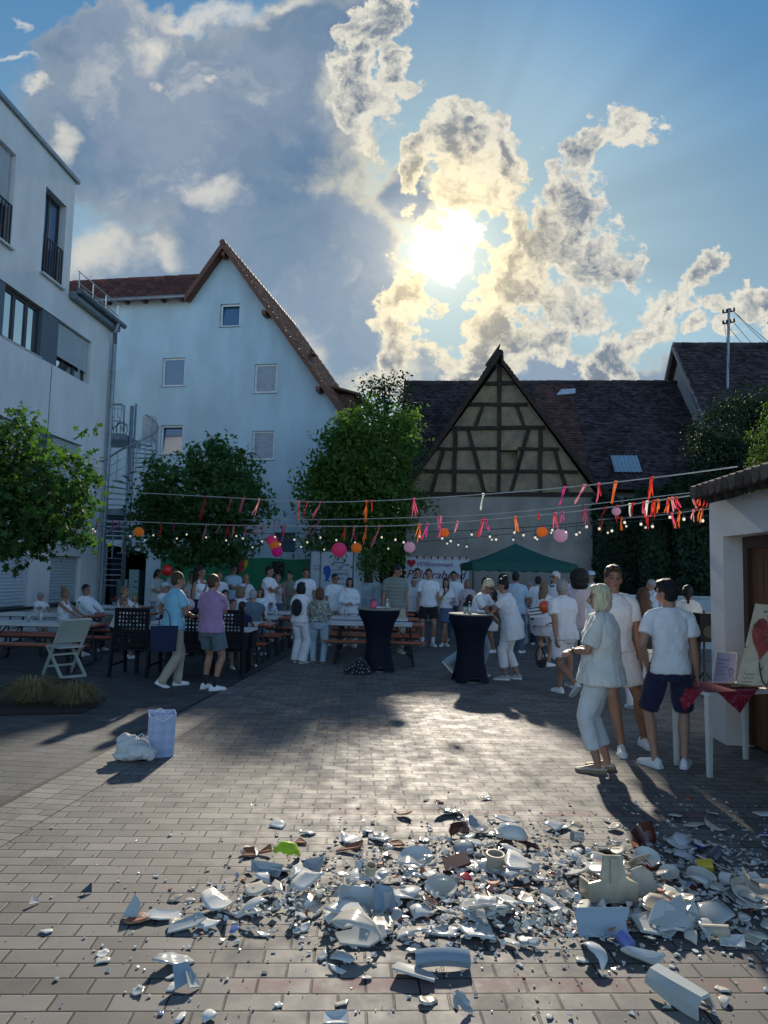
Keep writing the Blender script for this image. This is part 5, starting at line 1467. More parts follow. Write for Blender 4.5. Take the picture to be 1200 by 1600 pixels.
s = MB(); s.box((.25, 1.05, zp + .45), (.5, .02, .9)); s.tube([(0, 1.0, zp + .95), (.42, 1.0, zp + .95), (.5, 1.0, zp + .88), (.52, 1.0, zp)], .02, 8); s.build('panel', M_SHUT, st)
# closed stair foot: slatted wall under the steps
s = MB()
for i in range(6): s.box((-.55, .1, 2.62 + i * .15), (1.1, .03, .12))
s.build('slat_screen', mat('screen_teal', (0.05, 0.10, 0.13), .7), st)
bk = empty('bicycle', (pc.x - .50, 22.85, zp + .01), rad(10), 'dark bicycle parked on the gallery landing of the spiral staircase', 'bicycle')
bk.scale = (.66, .66, .8)
for x in (-.36, .36):
    s = MB(); s.tube([(x + .27 * math.cos(a), 0, .28 + .27 * math.sin(a)) for a in [2 * PI * i / 24 for i in range(24)]], .018, 6, closed=True); w_ = s.build('wheel', M_RAIL, bk, smooth=True)
    s = MB()
    for i in range(8): a = PI * i / 8; s.tube([(x - .26 * math.cos(a), 0, .28 - .26 * math.sin(a)), (x + .26 * math.cos(a), 0, .28 + .26 * math.sin(a))], .002, 4)
    s.build('spokes', M_ZINC, w_)
s = MB()
for a, b in (((-.36, 0, .28), (-.12, 0, .62)), ((-.12, 0, .62), (-.05, 0, .27)), ((-.05, 0, .27), (-.36, 0, .28)), ((-.05, 0, .27), (.25, 0, .58)), ((-.12, 0, .62), (.25, 0, .62)), ((.25, 0, .66), (.36, 0, .28)), ((-.12, 0, .62), (-.15, 0, .74))): s.tube([a, b], .016, 6)
s.build('bicycle_frame', M_RAIL, bk)
s = MB(); s.ball((-.16, 0, .77), (.13, .06, .03), 10, 6); s.build('saddle', M_RAIL, bk)
s = MB(); s.tube([(.25, 0, .66), (.24, 0, .76), (.22, -.2, .78)], .012, 6); s.tube([(.24, 0, .76), (.22, .2, .78)], .012, 6); s.build('handlebar', M_RAIL, bk)
s = MB(); s.tube([(.36 + .31 * math.cos(a), 0, .28 + .31 * math.sin(a)) for a in [PI * (.15 + .75 * i / 10) for i in range(11)]], .014, 6); s.build('mudguard', M_RAIL, bk)
# ---- table by the garage with the heart board -----------------------------------
M_TBL = mat('table_white_wood', (0.62, 0.62, 0.58), .6, .06)
l1 = gnd(1104, 1207); l2 = gnd(1078, 1186)
tt = empty('side_table', (3.42, 6.33, 0), rad(-3), 'white wooden table with a red dotted cloth beside the garage door', 'table')
tx = l1.x; ty = l1.y
tt.location = (3.21, 6.62, 0); tt.rotation_euler = (0, 0, rad(19))
TL, TW, TH = .90, .50, .73
s = MB(); s.box((0, 0, TH - .015), (TL, TW, .03)); s.build('tabletop', M_TBL, tt)
for sx in (-1, 1):
    for sy in (-1, 1):
        s = MB(); s.hexa([(sx * (TL / 2 - .04) + a * .018, sy * (TW / 2 - .05) + b * .018, 0) for a, b in ((-1, -1), (1, -1), (1, 1), (-1, 1))] + [(sx * (TL / 2 - .04) + a * .026, sy * (TW / 2 - .05) + b * .026, TH - .03) for a, b in ((-1, -1), (1, -1), (1, 1), (-1, 1))]); s.build('leg', M_TBL, tt)
M_DOT = bpy.data.materials.new('cloth_red_dots'); M_DOT.use_nodes = True
nt = M_DOT.node_tree; b_ = nt.nodes['Principled BSDF']; tc_ = nd(nt, 'TexCoord').outputs['Object']
v_ = nd(nt, 'TexVoronoi', {'Vector': tc_, 'Scale': 52.0, 'Randomness': .35}).outputs['Distance']
nt.links.new(mixc(nt, rng(nt, v_, .17, .21), (0.6, .5, .52), (0.27, 0.008, 0.03)), b_.inputs['Base Color']); b_.inputs['Roughness'].default_value = .8
# square cloth laid diagonally: hanging corners
s = MB(); N_ = 36; S2 = .44; vs_ = []
for i in range(N_ + 1):
    for j in range(N_ + 1):
        a, b = (-1 + 2 * i / N_) * S2, (-1 + 2 * j / N_) * S2
        x, y = (a + b) * .7071 * .85 - .14, (b - a) * .7071 * .72
        hx, hy = TL / 2 + .008, TW / 2 + .008
        ox, oy = max(0, abs(x) - hx), max(0, abs(y) - hy)
        d = ox + oy
        X_ = (math.copysign(min(abs(x), hx) + ox * .12, x)); Y_ = math.copysign(min(abs(y), hy) + oy * .12, y)
        wv = .010 * math.sin((x - y) * 22) * min(1, d * 8)
        vs_.append((X_ + (wv if ox else 0), Y_ + (wv if oy else 0), TH + .006 - d))
s.add(vs_, [(i * (N_ + 1) + j, (i + 1) * (N_ + 1) + j, (i + 1) * (N_ + 1) + j + 1, i * (N_ + 1) + j + 1) for i in range(N_) for j in range(N_)])
o = s.build('dotted_tablecloth', M_DOT, smooth=True, label='red cloth with white dots hanging off the side table', cat='tablecloth'); o.location = tt.location; o.rotation_euler = tt.rotation_euler
zt_ = TH + .012
# heart board leaning at the right of the table
def place_on(tt, x, y): 
    c_, s_ = math.cos(tt.rotation_euler.z), math.sin(tt.rotation_euler.z)
    return Vector((tt.location.x + c_ * x - s_ * y, tt.location.y + s_ * x + c_ * y, 0))
hb = empty('heart_board', (0, 0, 0), 0, 'pale painted board with a big red heart leaning on the side table', 'sign board')
bl, br_ = gnd(1150, 1070, .745), gnd(1197, 1074, .745); tl, trr = at(1180, 943, bl.y + .24), at(1232, 948, br_.y + .24)
bl.z = br_.z = zt_ + .006
e_ = (bl - tl).cross(trr - tl).normalized() * .02
s = MB(); s.hexa([bl, br_, br_ - e_, bl - e_, tl, trr, trr - e_, tl - e_]); s.build('board', mat('board_cream', (0.66, 0.56, 0.40), .8, .15, 8), hb)
def on_board(u, v, n): return bl.lerp(br_, u).lerp(tl.lerp(trr, u), v) + e_.normalized() * n
s = MB(); hp = [(x, z) for x, z in heart(.92, .62)]
s.prism([on_board(.56 + x, .60 + z * .9, .003) for x, z in hp], e_.normalized() * .006); s.build('painted_heart', mat('heart_brick', (0.36, 0.065, 0.055), .8, .35, 12), hb)
s = MB(); rn = random.Random(2)
for u, v in ((.12, .72), (.02, .45), (.62, .62), (.5, .85), (.75, .92), (.6, .93), (.9, .5), (.7, .2), (.35, .9), (.66, .55), (.45, .78)):
    q_ = on_board(u, v, .012); s.ball(q_, (.014, .006, .008), 6, 5); s.tube([q_, q_ + Vector((rn.uniform(-.03, .03), -.01, rn.uniform(-.01, .03)))], .003, 5)
s.build('pins', M_ZINC, hb)
s = MB()
for k in range(3):
    s.tube([on_board(.15 + .06 * i, .13 - .045 * k + .012 * math.sin(i * 2.3 + k), .004) for i in range(7)], .003, 5)
s.build('handwriting', mat('ink_faded', (0.30, 0.25, 0.20), .8), hb)
s = MB(); pth = [on_board(.55 + .5 * i / 10, .28 - .32 * (i / 10) ** .6 + .01 * math.sin(i), .01) for i in range(11)]; s.tube([p - Vector((0, .02, 0)) for p in pth], .006, 6)
s.build('curved_twig', M_BARK, hb)
# small framed notice
nb = empty('framed_notice', (0, 0, 0), 0, 'small lilac framed notice with a drawn heart propped on the table', 'notice')
a_, b2_ = gnd(1113, 1066, .745), gnd(1147, 1066, .745); c_, d_ = at(1120, 1019, a_.y + .06), at(1151, 1021, b2_.y + .06)
a_.z = b2_.z = zt_ + .004
nn2 = (a_ - c_).cross(d_ - c_).normalized() * .012
s = MB(); s.hexa([a_, b2_, b2_ - nn2, a_ - nn2, c_, d_, d_ - nn2, c_ - nn2]); s.build('card', mat('card_lilac', (0.42, 0.42, 0.60), .7), nb)
s = MB()
for p, q in ((a_, b2_), (b2_, d_), (d_, c_), (c_, a_)): s.beam(p + nn2 * .3, q + nn2 * .3, .012, .014)
s.build('frame', M_TBL, nb)
s = MB()
def onc(u, v): return a_.lerp(b2_, u).lerp(c_.lerp(d_, u), v) + nn2.normalized() * .006
for v, u1 in ((.75, .7), (.62, .45), (.5, .6), (.38, .4), (.27, .5)): s.tube([onc(.12 + (u1 - .12) * i / 8, v + .012 * math.sin(i * 2)) for i in range(9)], .0018, 4)
s.tube([onc(.78 + x, .35 + z) for x, z in heart(.2, .3)], .002, 4, closed=True); s.build('handwriting', M_TXT, nb)
s = MB(); q = place_on(tt, .08, -.08)
for k in range(14): s.ball((q.x + rn.uniform(-.14, .16), q.y + rn.uniform(-.05, .09), zt_ + .008), (.05, .03, .008), 7, 4)
s.build('wood_shavings', mat('shavings', (0.38, 0.26, 0.14), .8), label='loose pile of brown wood shavings on the red dotted cloth', cat='wood shavings')
# ---- gift bag and canvas tote ------------------------------------------------------
gb0 = gnd(245, 1185)
M_GIFT = bpy.data.materials.new('gift_pattern'); M_GIFT.use_nodes = True
nt = M_GIFT.node_tree; b_ = nt.nodes['Principled BSDF']; tc_ = nd(nt, 'TexCoord').outputs['Object']
mp_ = nd(nt, 'Mapping', {0: tc_, 'Rotation': (0, rad(45), 0), 'Scale': (16, 16, 16)}).outputs[0]
ck = nd(nt, 'TexChecker', {'Vector': mp_, 'Scale': 1.0}).outputs['Fac']
vn = nd(nt, 'TexVoronoi', {'Vector': tc_, 'Scale': 46.0, 'Randomness': .3}).outputs['Distance']
cc_ = mixc(nt, mth(nt, 'MULTIPLY', rng(nt, vn, .2, .34), .8), (0.62, .66, .74), mixc(nt, ck, (0.26, .34, .55), (0.36, .42, .62)))
nt.links.new(cc_, b_.inputs['Base Color']); b_.inputs['Roughness'].default_value = .45
gbg = empty('gift_bag', (gb0.x, gb0.y + .1, 0), rad(24), 'tall pale blue patterned gift bag with white cord handles', 'gift bag')
W2, D2, H2 = .105, .075, .37
s = MB()
bo_ = [(-W2, -D2), (W2, -D2), (W2, D2), (-W2, D2)]; to_ = [(-W2 * 1.12, -D2 * 1.1), (W2 * 1.12, -D2 * 1.0), (W2 * 1.15, D2 * 1.1), (-W2 * 1.1, D2 * 1.15)]
vs_ = [(x, y, 0) for x, y in bo_] + [(x, y, H2 + .01 * k) for k, (x, y) in enumerate(to_)] + [(x * .97, y * .96, H2 + .01 * k) for k, (x, y) in enumerate(to_)] + [(x * .97, y * .96, .01) for x, y in bo_]
fs_ = [(3, 2, 1, 0)] + [(i, (i + 1) % 4, 4 + (i + 1) % 4, 4 + i) for i in range(4)] + [(4 + i, 4 + (i + 1) % 4, 8 + (i + 1) % 4, 8 + i) for i in range(4)] + [(8 + i, 8 + (i + 1) % 4, 12 + (i + 1) % 4, 12 + i) for i in range(4)] + [(12, 13, 14, 15)]
s.add(vs_, fs_); s.build('bag_body', M_GIFT, gbg)
for sy in (-1, 1):
    s = MB(); s.tube([(-.065, sy * D2 * 1.05, H2 - .02), (-.03, sy * D2 * 1.1, H2 - .035 if sy < 0 else H2 + .03), (.0, sy * D2 * 1.15, H2 - .05 if sy < 0 else H2 + .035), (.05, sy * D2 * 1.1, H2 - .02), (.08, sy * D2 * 1.05, H2 + .0)], .006, 6); s.build('handle', M_WHITE, gbg)
s = MB()
for (dx, dy, dz, r) in ((-.06, .02, .10, (.11, .10, .10)), (.06, -.03, .07, (.12, .10, .075)), (.0, .0, .04, (.20, .12, .045)), (-.10, .03, .16, (.07, .06, .06)), (.13, .0, .05, (.07, .08, .05)), (.02, .05, .12, (.08, .06, .05))): s.ball((dx, dy, dz + .004), r, 12, 8)
s_tote = s; tote_loc = gnd(204, 1192) + Vector((0, .08, 0))
# ================================================================ people
_tex = bpy.data.textures.new('folds', 'CLOUDS'); _tex.noise_scale = 0.11; _tex.noise_depth = 2
_texh = bpy.data.textures.new('strands', 'CLOUDS'); _texh.noise_scale = 0.03; _texh.noise_depth = 3
def remeshed(mb, voxel, smooth=4, disp=0.0, tex=None, mid=0.5):
    me = bpy.data.meshes.new('tmp')
    me.from_pydata(mb.v, [], mb.f)
    bm = bmesh.new(); bm.from_mesh(me); bmesh.ops.recalc_face_normals(bm, faces=bm.faces)
    # recalc per island keeps closed pieces facing outwards
    bm.to_mesh(me); bm.free()
    o = bpy.data.objects.new('tmp', me)
    COL.objects.link(o)
    r = o.modifiers.new('r', 'REMESH'); r.mode = 'VOXEL'; r.voxel_size = voxel; r.use_smooth_shade = True
    if smooth:
        s = o.modifiers.new('s', 'SMOOTH'); s.factor = 0.5; s.iterations = smooth
    if disp:
        d = o.modifiers.new('d', 'DISPLACE'); d.texture = tex or _tex; d.strength = disp; d.mid_level = mid; d.texture_coords = 'LOCAL'
    dg = bpy.context.evaluated_depsgraph_get()
    res = bpy.data.meshes.new_from_object(o.evaluated_get(dg))
    bpy.data.objects.remove(o); bpy.data.meshes.remove(me)
    return res
def folds(me, amp, seed):
    n = len(me.vertices)
    co = np.empty(n * 3, np.float32); me.vertices.foreach_get('co', co)
    no = np.empty(n * 3, np.float32); me.vertex_normals.foreach_get('vector', no)
    c3 = co.reshape(-1, 3); o = Vector((seed * 3.1, seed * 1.7, 0)); ns = mnoise.noise
    d = np.empty(n, np.float32)
    for i, (x, y, z) in enumerate(c3.tolist()):
        a = ns(Vector((x * 7 + z * 2.2, y * 7, z * 3.0)) + o); b = ns(Vector((x * 15 - z * 6, y * 15, z * 5)) + o)
        d[i] = (1 - 2.2 * abs(a)) * .7 + (1 - 2.2 * abs(b)) * .3
    me.vertices.foreach_set('co', (c3 + no.reshape(-1, 3) * (d[:, None] * amp)).ravel().astype(np.float32)); me.update()
def obj_from(me, name, m, parent=None, label=None):
    me.name = name
    me.materials.clear(); me.materials.append(m)
    me.polygons.foreach_set('use_smooth', [True] * len(me.polygons))
    o = bpy.data.objects.new(name, me)
    COL.objects.link(o)
    if parent is not None: o.parent = parent
    if label: o['label'] = label
    return o
_mc = {}
def cloth(key, col, rough=0.9, pattern=None, bump=0.35):
    if key in _mc: return _mc[key]
    m = mat('cloth_' + key, col, rough, 0.07, 8, bump=bump * 2.5, bscale=11, sheen=0.15, stretch=(1, 1, .55))
    nt = m.node_tree
    b = nt.nodes['Principled BSDF']
    tc = nd(nt, 'TexCoord').outputs['Object']
    if pattern == 'stripes':
        z = nd(nt, 'SeparateXYZ', {0: tc}).outputs[2]
        f = mth(nt, 'GREATER_THAN', mth(nt, 'FRACT', mth(nt, 'MULTIPLY', z, 14.0)), 0.82)
        nt.links.new(mixc(nt, f, col[:3], (0.10, 0.14, 0.2)), b.inputs['Base Color'])
    if pattern == 'leaf':
        v = nd(nt, 'TexVoronoi', {'Vector': tc, 'Scale': 16.0}).outputs['Distance']
        n = noi(nt, tc, 22, 3)
        c = mixc(nt, rng(nt, v, 0.28, 0.34), (0.04, 0.05, 0.045), col[:3])
        c = mixc(nt, rng(nt, n, 0.55, 0.6), c, (0.5, 0.52, 0.5))
        nt.links.new(c, b.inputs['Base Color'])
    if pattern == 'dots':
        v = nd(nt, 'TexVoronoi', {'Vector': tc, 'Scale': 22.0}).outputs['Distance']
        nt.links.new(mixc(nt, rng(nt, v, 0.16, 0.2), (0.7, 0.7, 0.7), col[:3]), b.inputs['Base Color'])
    _mc[key] = m
    return m
def skin_mat(key, col):
    k = 'skin_' + key
    if k in _mc: return _mc[k]
    m = bpy.data.materials.new(k); m.use_nodes = True
    nt = m.node_tree; b = nt.nodes['Principled BSDF']
    a = nd(nt, 'Attribute', attribute_name='fcol').outputs['Color']
    tc = nd(nt, 'TexCoord').outputs['Object']
    n = rng(nt, noi(nt, tc, 14, 4), 0.3, 0.7, 0.9, 1.08)
    nt.links.new(vm(nt, 'SCALE', vm(nt, 'MULTIPLY', a, col), s=n), b.inputs['Base Color'])
    b.inputs['Roughness'].default_value = 0.5
    b.inputs['Subsurface Weight'].default_value = 0.0
    _mc[k] = m
    return m
def hair_mat(key, col):
    k = 'hair_' + key
    if k in _mc: return _mc[k]
    m = mat(k, col, 0.5, 0.35, 20, bump=1.0, bscale=70, spec=.4, stretch=(3, 3, .5))
    _mc[k] = m
    return m
SKIN = {'fair': (0.46, 0.27, 0.19), 'tan': (0.34, 0.175, 0.11), 'mid': (0.40, 0.22, 0.15)}
HAIR = {'blond': (0.60, 0.50, 0.32), 'platinum': (0.80, 0.64, 0.42), 'brown': (0.07, 0.035, 0.018), 'dark': (0.018, 0.012, 0.010), 'black': (0.009, 0.008, 0.009), 'grey': (0.34, 0.33, 0.32), 'white': (0.62, 0.61, 0.58), 'light': (0.22, 0.14, 0.08), 'auburn': (0.12, 0.05, 0.03)}
CL = {'white': (0.78, 0.79, 0.82), 'cream': (0.74, 0.71, 0.64), 'offwhite': (0.66, 0.67, 0.68), 'navy': (0.012, 0.016, 0.055), 'black': (0.012, 0.012, 0.015), 'denim': (0.075, 0.13, 0.21), 'ldenim': (0.34, 0.46, 0.56), 'skyblue': (0.25, 0.52, 0.66),
      'purple': (0.36, 0.21, 0.37), 'greyblue': (0.12, 0.18, 0.22), 'beige': (0.42, 0.36, 0.28), 'slate': (0.10, 0.14, 0.17), 'pinkish': (0.58, 0.48, 0.50), 'pblue': (0.42, 0.55, 0.66), 'olive': (0.22, 0.24, 0.19)}
def ik(a, t, l1, l2, pole):
    a, t, pole = Vector(a), Vector(t), Vector(pole)
    d = t - a
    L = min(d.length, (l1 + l2) * 0.998)
    if d.length < 1e-6: d = Vector((0, 0, -1))
    dn2 = d.normalized()
    t = a + dn2 * L
    x = (l1 * l1 - l2 * l2 + L * L) / (2 * L)
    h = math.sqrt(max(1e-6, l1 * l1 - x * x))
    pp = pole - dn2 * pole.dot(dn2)
    if pp.length < 1e-5: pp = Vector((0, 1, 0))
    return a + dn2 * x + pp.normalized() * h, t
POSE = {  # hand targets relative to the shoulder line: (x out from body centre, y forward, z above pelvis) and elbow pole
    'down': ((.25, .03, -.14), (.25, -1, 0)), 'side': ((.33, .02, -.12), (1, -.4, 0)), 'pocket': ((.19, .05, -.03), (.8, -1, 0)), 'hip': ((.165, -.03, .08), (1.0, -.6, 0)),
    'front': ((.03, .25, .16), (.9, -.5, -.3)), 'crossed': ((-.13, .17, .26), (1.2, .1, -.6)), 'table': ((.10, .46, .17), (.6, -.6, -.8)), 'chin': ((.04, .15, .50), (.5, .5, -1)),
    'mic': ((.02, .17, .42), (.6, .2, -1)), 'hold': ((.16, .30, .20), (.5, -.5, -.8)), 'behind': ((.04, -.16, -.0), (1, -.2, 0)), 'lap': ((.10, .30, .06), (.7, -.5, 0)), 'back': ((.26, -.16, -.10), (.5, -1, 0)), 'fwd': ((.22, .22, -.08), (.6, -1, 0)), 'shoulder': ((.30, .30, .42), (.6, .2, -1)),
}
def person(label, px, head_y, feet_y=None, Y=None, heading=180, top='white', topk='tshirt', bottom='white', botk='shorts', hair='brown', hairk='short', skin='mid', arms=('down', 'down'), stance='stand', shoes='white', female=False, w=1.0,
           lean=0.0, side=0.0, headyaw=0.0, headpitch=0.0, voxel=None, H=None, group='guests at the party', sit_z=.46, toppat=None, feet=None, hem=None, extras=(), xfoot=None, pos=None, glasses=False, botc=None, watch=False, kid=False):
    if pos is not None: base = Vector((pos[0], pos[1], 0))
    elif feet_y is not None: base = gnd(xfoot if xfoot is not None else px, feet_y); base.x = at(px, head_y, base.y).x
    else:
        q = at(px, 893, Y); base = Vector((q.x, q.y, 0))
    hz = at(px, head_y, base.y).z
    sit = stance == 'sit'
    if H is None:
        H = hz if not sit else (hz - sit_z) / 0.50 * (1.0 if not kid else .95)
        if lean: H = hz / (0.54 + 0.46 * math.cos(rad(lean)))
        H = max(1.05, min(1.95, H))
    S = H / 1.75
    near = base.y < 9
    vx = voxel or (0.0085 if near else (0.0115 if base.y < 12.5 else 0.014))
    hs = 1.07 + (0.10 if H < 1.45 else 0.0)      # bigger heads on children
    hipx = .088 * (1.06 if female else 1.0) * (0.5 + 0.5 * w)
    pel = Vector((0, 0, .94)) if not sit else Vector((0, 0, (sit_z + .12) / S))
    pel.x += side * .0
    # feet
    if feet is None:
        if sit: feet = [((-.11, .42, 0), 0, 0), ((.11, .42, 0), 0, 0)]
        elif stance == 'walk': feet = [((-.08, .26, 0), 0, 0), ((.08, -.34, .10), 0, 42)]
        elif stance == 'walk2': feet = [((-.08, -.34, .10), 0, 42), ((.08, .22, 0), 0, 0)]
        elif stance == 'cross': feet = [((.07, .08, 0), 20, 0), ((-.04, -.03, 0), -10, 0)]
        elif stance == 'lean': feet = [((-.10, -.25, 0), -5, 0), ((.12, .12, 0), 10, 0)]
        else: feet = [((-.12, .02, 0), -14, 0), ((.12, -.02, 0), 14, 0)]
    if sit: pel.y -= .0
    else: pel.z = .94 - max(0, (max(Vector(f[0]).xy.length for f in feet) - .14)) * .12
    Rt = Matrix.Rotation(rad(-lean), 3, 'X') @ Matrix.Rotation(rad(side), 3, 'Y')
    def T(x, y, z):  # torso point given in upright coordinates (z relative to nominal .94 pelvis)
        f = max(0.0, min(1.0, (z + .1) / .25))
        p = Vector((x, y, z))
        return pel + p.lerp(Rt @ p, f)
    sh_w = (.158 if female else .178) * (0.6 + 0.4 * w)
    shz = .448
    hips = [Vector((sx * hipx, 0, -.02)) + pel for sx in (-1, 1)]
    legs = []
    for i, sx in enumerate((-1, 1)):
        fp, fyaw, fpit = feet[i]
        ank = Vector(fp) + Vector((0, 0, .085))
        if fpit: ank = Vector(fp) + Vector((0, -.02, .085 + .03))
        pole = Vector((math.sin(rad(fyaw)), math.cos(rad(fyaw)), 0.15 if not sit else 1.0))
        kn, ank = ik(hips[i], ank, .445, .425, pole)
        legs.append((hips[i], kn, ank, fyaw, fpit))
    arml = []
    for i, sx in enumerate((-1, 1)):
        a = arms[i]
        (hx, hy, hzz), (ex, ey, ez) = POSE[a] if isinstance(a, str) else a
        shp = T(sx * sh_w, 0, shz)
        tgt = T(sx * hx, hy, hzz + (0 if a != 'crossed' else .03 * i))
        if sit and a in ('down', 'side'): tgt = pel + Vector((sx * .2, .18, .1))
        el, wr = ik(shp, tgt, .285, .25, Vector((sx * ex, ey, ez)))
        arml.append((shp, el, wr, a))
    neck = T(0, -.005, .548)
    HR = Matrix.Rotation(rad(-headyaw), 3, 'Z') @ Matrix.Rotation(rad(-headpitch), 3, 'X')
    HRt = (Rt.lerp(Matrix.Identity(3), .5) if lean else Matrix.Identity(3)) @ HR
    hc = neck + HRt @ Vector((0, .018, .120 * hs))
    if not near: pass
    def HP(x, y, z): return hc + HRt @ (Vector((x, y, z)) * hs)
    # ---------------- body
    b = MB()
    wf = w
    tor = [(-.12, .10, .08), (-.06, .15, .105), (0, .165 if not female else .172, .112), (.10, .135 if not female else .122, .092), (.17, .13 if not female else .115, .088), (.26, .148 if not female else .132, .10), (.36, .160 if not female else .142, .108), (.43, .158 if not female else .136, .090), (.475, .125 if not female else .108, .072), (.51, .080, .060), (.54, .056, .055), (.60, .052, .053)]
    b.loft([(T(0, (-.008 if z < .45 else -.012), z), rx * (wf if z < .45 else 1), ry * (wf if z < .45 else 1), Rt @ Vector((1, 0, 0)), Rt @ Vector((0, 1, 0))) for z, rx, ry in tor], 18)
    if female: 
        for sx in (-1, 1): b.ball(T(sx * .068, .082 * wf, .33), (.055, .048, .055), 10, 7)
    b.tube([T(0, -.012, .52), T(0, 0, .58), HP(0, -.01, -.06)], [.054, .05, .05], 12)
    for shp, el, wr, a in arml:
        am = shp.lerp(el, .45); fm = el.lerp(wr, .35)
        k = (0.8 if female else 1.0) * (.6 + .4 * wf)
        b.ball(shp - Vector((0, 0, .008)), .048 * k, 10, 8)
        b.tube([shp, am, el, fm, el.lerp(wr, .8), wr], [.047 * k, .048 * k, .039 * k, .041 * k, .030 * k, .026 * k], 10)
        # hand
        fd = (wr - el).normalized()
        up = Vector((0, 0, 1)) if abs(fd.z) < .8 else Vector((0, 1, 0))
        if a in ('crossed',): fd = (fd + Vector((0, 0, .2))).normalized()
        sd = fd.cross(up).normalized()
        nr = sd.cross(fd).normalized()
        if abs(fd.z) > .7: sd, nr = nr, sd
        Mh = Matrix((sd, fd, nr)).transposed()
        b.ball(wr + fd * .05, (.038, .052, .017), 10, 8, M=Mh)
        fr_ = .0088 if near else .0105
        inward = -nr if nr.dot(Vector((0, 0, 1))) > 0 else nr
        for q_, (ox, ln) in enumerate(((-.028, .060), (-.010, .074), (.009, .070), (.027, .054))):
            p0_ = wr + fd * .088 + sd * ox
            p1_ = p0_ + fd * ln * .45 + inward * .006 + sd * ox * .12
            p2_ = p1_ + fd * ln * .30 + inward * .020
            p3_ = p2_ + fd * ln * .14 + inward * .020
            b.tube([p0_ - fd * .02, p1_, p2_, p3_], [fr_, fr_, fr_ * .93, fr_ * .82], 6)
        sg = 1 if sd.dot(Vector((0, 1, 0)) + up * .3) > 0 else -1
        t0 = wr + fd * .03 + sd * sg * .028
        b.tube([t0 - sd * sg * .015, t0 + sd * sg * .018 + fd * .025 + inward * .008, t0 + sd * sg * .022 + fd * .055 + inward * .016], [.013, .011, .009], 6)
    for hp, kn, ank, fyaw, fpit in legs:
        th = hp.lerp(kn, .35); cf = kn.lerp(ank, .30)
        k = .6 + .4 * wf
        bk = (kn - (hp + ank) / 2); bk = -bk.normalized() * .012 if bk.length > .01 else Vector((0, -.012, 0))
        b.tube([hp + Vector((0, 0, .03)), th, hp.lerp(kn, .75), kn, cf + bk, kn.lerp(ank, .65), ank, ank - Vector((0, 0, .03))], [.088 * k, .082 * k, .062 * k, .052 * k, .056 * k, .042 * k, .033, .032], 12)
        fdv = Vector((math.sin(rad(fyaw)) * math.cos(rad(fpit)), math.cos(rad(fyaw)) * math.cos(rad(fpit)), -math.sin(rad(fpit))))
        b.tube([ank + Vector((0, 0, -.035)) - fdv * .03, ank + Vector((0, 0, -.045)) + fdv * .06, ank + Vector((0, 0, -.058)) + fdv * .13], [.03, .032, .022], 8)
    # head
    b.ball(hc + HRt @ Vector((0, -.012, .02)), (.073 * hs, .092 * hs, .098 * hs), 16, 12, M=HRt)
    b.ball(HP(0, .020, -.038), (.052 * hs, .058 * hs, .068 * hs), 14, 10, M=HRt)
    b.ball(HP(0, .044, -.088), (.026 * hs, .022 * hs, .018 * hs), 10, 8, M=HRt)
    b.tube([HP(0, .078, .018), HP(0, .094, -.016), HP(0, .106, -.034), HP(0, .082, -.044)], [.008, .010, .0135, .011], 8)
    for sx in (-1, 1):
        b.ball(HP(sx * .072, -.012, -.012), (.010 * hs, .018 * hs, .030 * hs), 8, 6, M=HRt)
        b.ball(HP(sx * .030, .068, .028), (.020, .012, .009), 8, 6, M=HRt)
        b.ball(HP(sx * .034, .060, -.020), (.018, .014, .014), 8, 6, M=HRt)
    b.ball(HP(0, .078, -.060), (.020, .009, .008), 8, 6, M=HRt)
    me = remeshed(b, vx * .92, 3)
    n = len(me.vertices)
    co = np.empty(n * 3, np.float32); me.vertices.foreach_get('co', co); co = co.reshape(-1, 3)
    Mi = np.array(HRt.transposed())
    lc = (co - np.array(hc)) @ Mi.T / hs
    col = np.ones((n, 4), np.float32)
    def paint(c, r, rgb, soft=.3):
        d = np.sqrt((((lc - np.array(c)) / np.array(r)) ** 2).sum(1))
        f = np.clip((1.2 - d) / .4, 0, 1)[:, None]
        col[:, :3] = col[:, :3] * (1 - f) + np.array(rgb) * f
    if not near: er = .016
    else: er = .013
    paint((0, .085, -.060), (.024, .02, .008), (.75, .42, .42))
    for sx in (-1, 1):
        paint((sx * .030, .072, .006), (er * 1.25, .03, er * .6), (.12, .10, .10))
        paint((sx * .031, .075, .030), (.022, .03, .006), (.35, .28, .22))
        paint((sx * .040, .06, -.028), (.02, .03, .018), (1.08, .86, .84))
    ca = me.attributes.new('fcol', 'FLOAT_COLOR', 'POINT'); ca.data.foreach_set('color', col.ravel())
    root = obj_from(me, 'person', skin_mat(skin, SKIN[skin]))
    root.location = base; root.rotation_euler = (0, 0, rad(-heading)); root.scale = (S, S, S)
    tag(root, label, 'person', group)
    if abs(xfoot or 0) and False: pass
    # ---------------- top
    t = MB()
    off = {'tshirt': .020, 'polo': .020, 'shirt': .024, 'blouse': .034, 'tank': .014, 'jacket': .04, 'tunic': .036, 'dress': .026}[topk]
    hz_ = hem if hem is not None else {'tshirt': -.06, 'polo': -.07, 'shirt': -.10, 'blouse': -.10, 'tank': .02, 'jacket': .04, 'tunic': -.26, 'dress': -.42}[topk]
    if sit: hz_ = max(hz_, -.02)
    secs = []
    for z, rx, ry in tor:
        if z < hz_ - .001 or z > .515: continue
        ex = off + (.012 if z < .2 else 0) + (.01 if topk in ('blouse', 'tunic') and z < .3 else 0)
        secs.append((T(0, -.008, z), rx * wf + ex, ry * wf + ex * (.85 if z > .3 else 1.0)))
    z0 = hz_
    hw = (.178 if female else .17) * wf
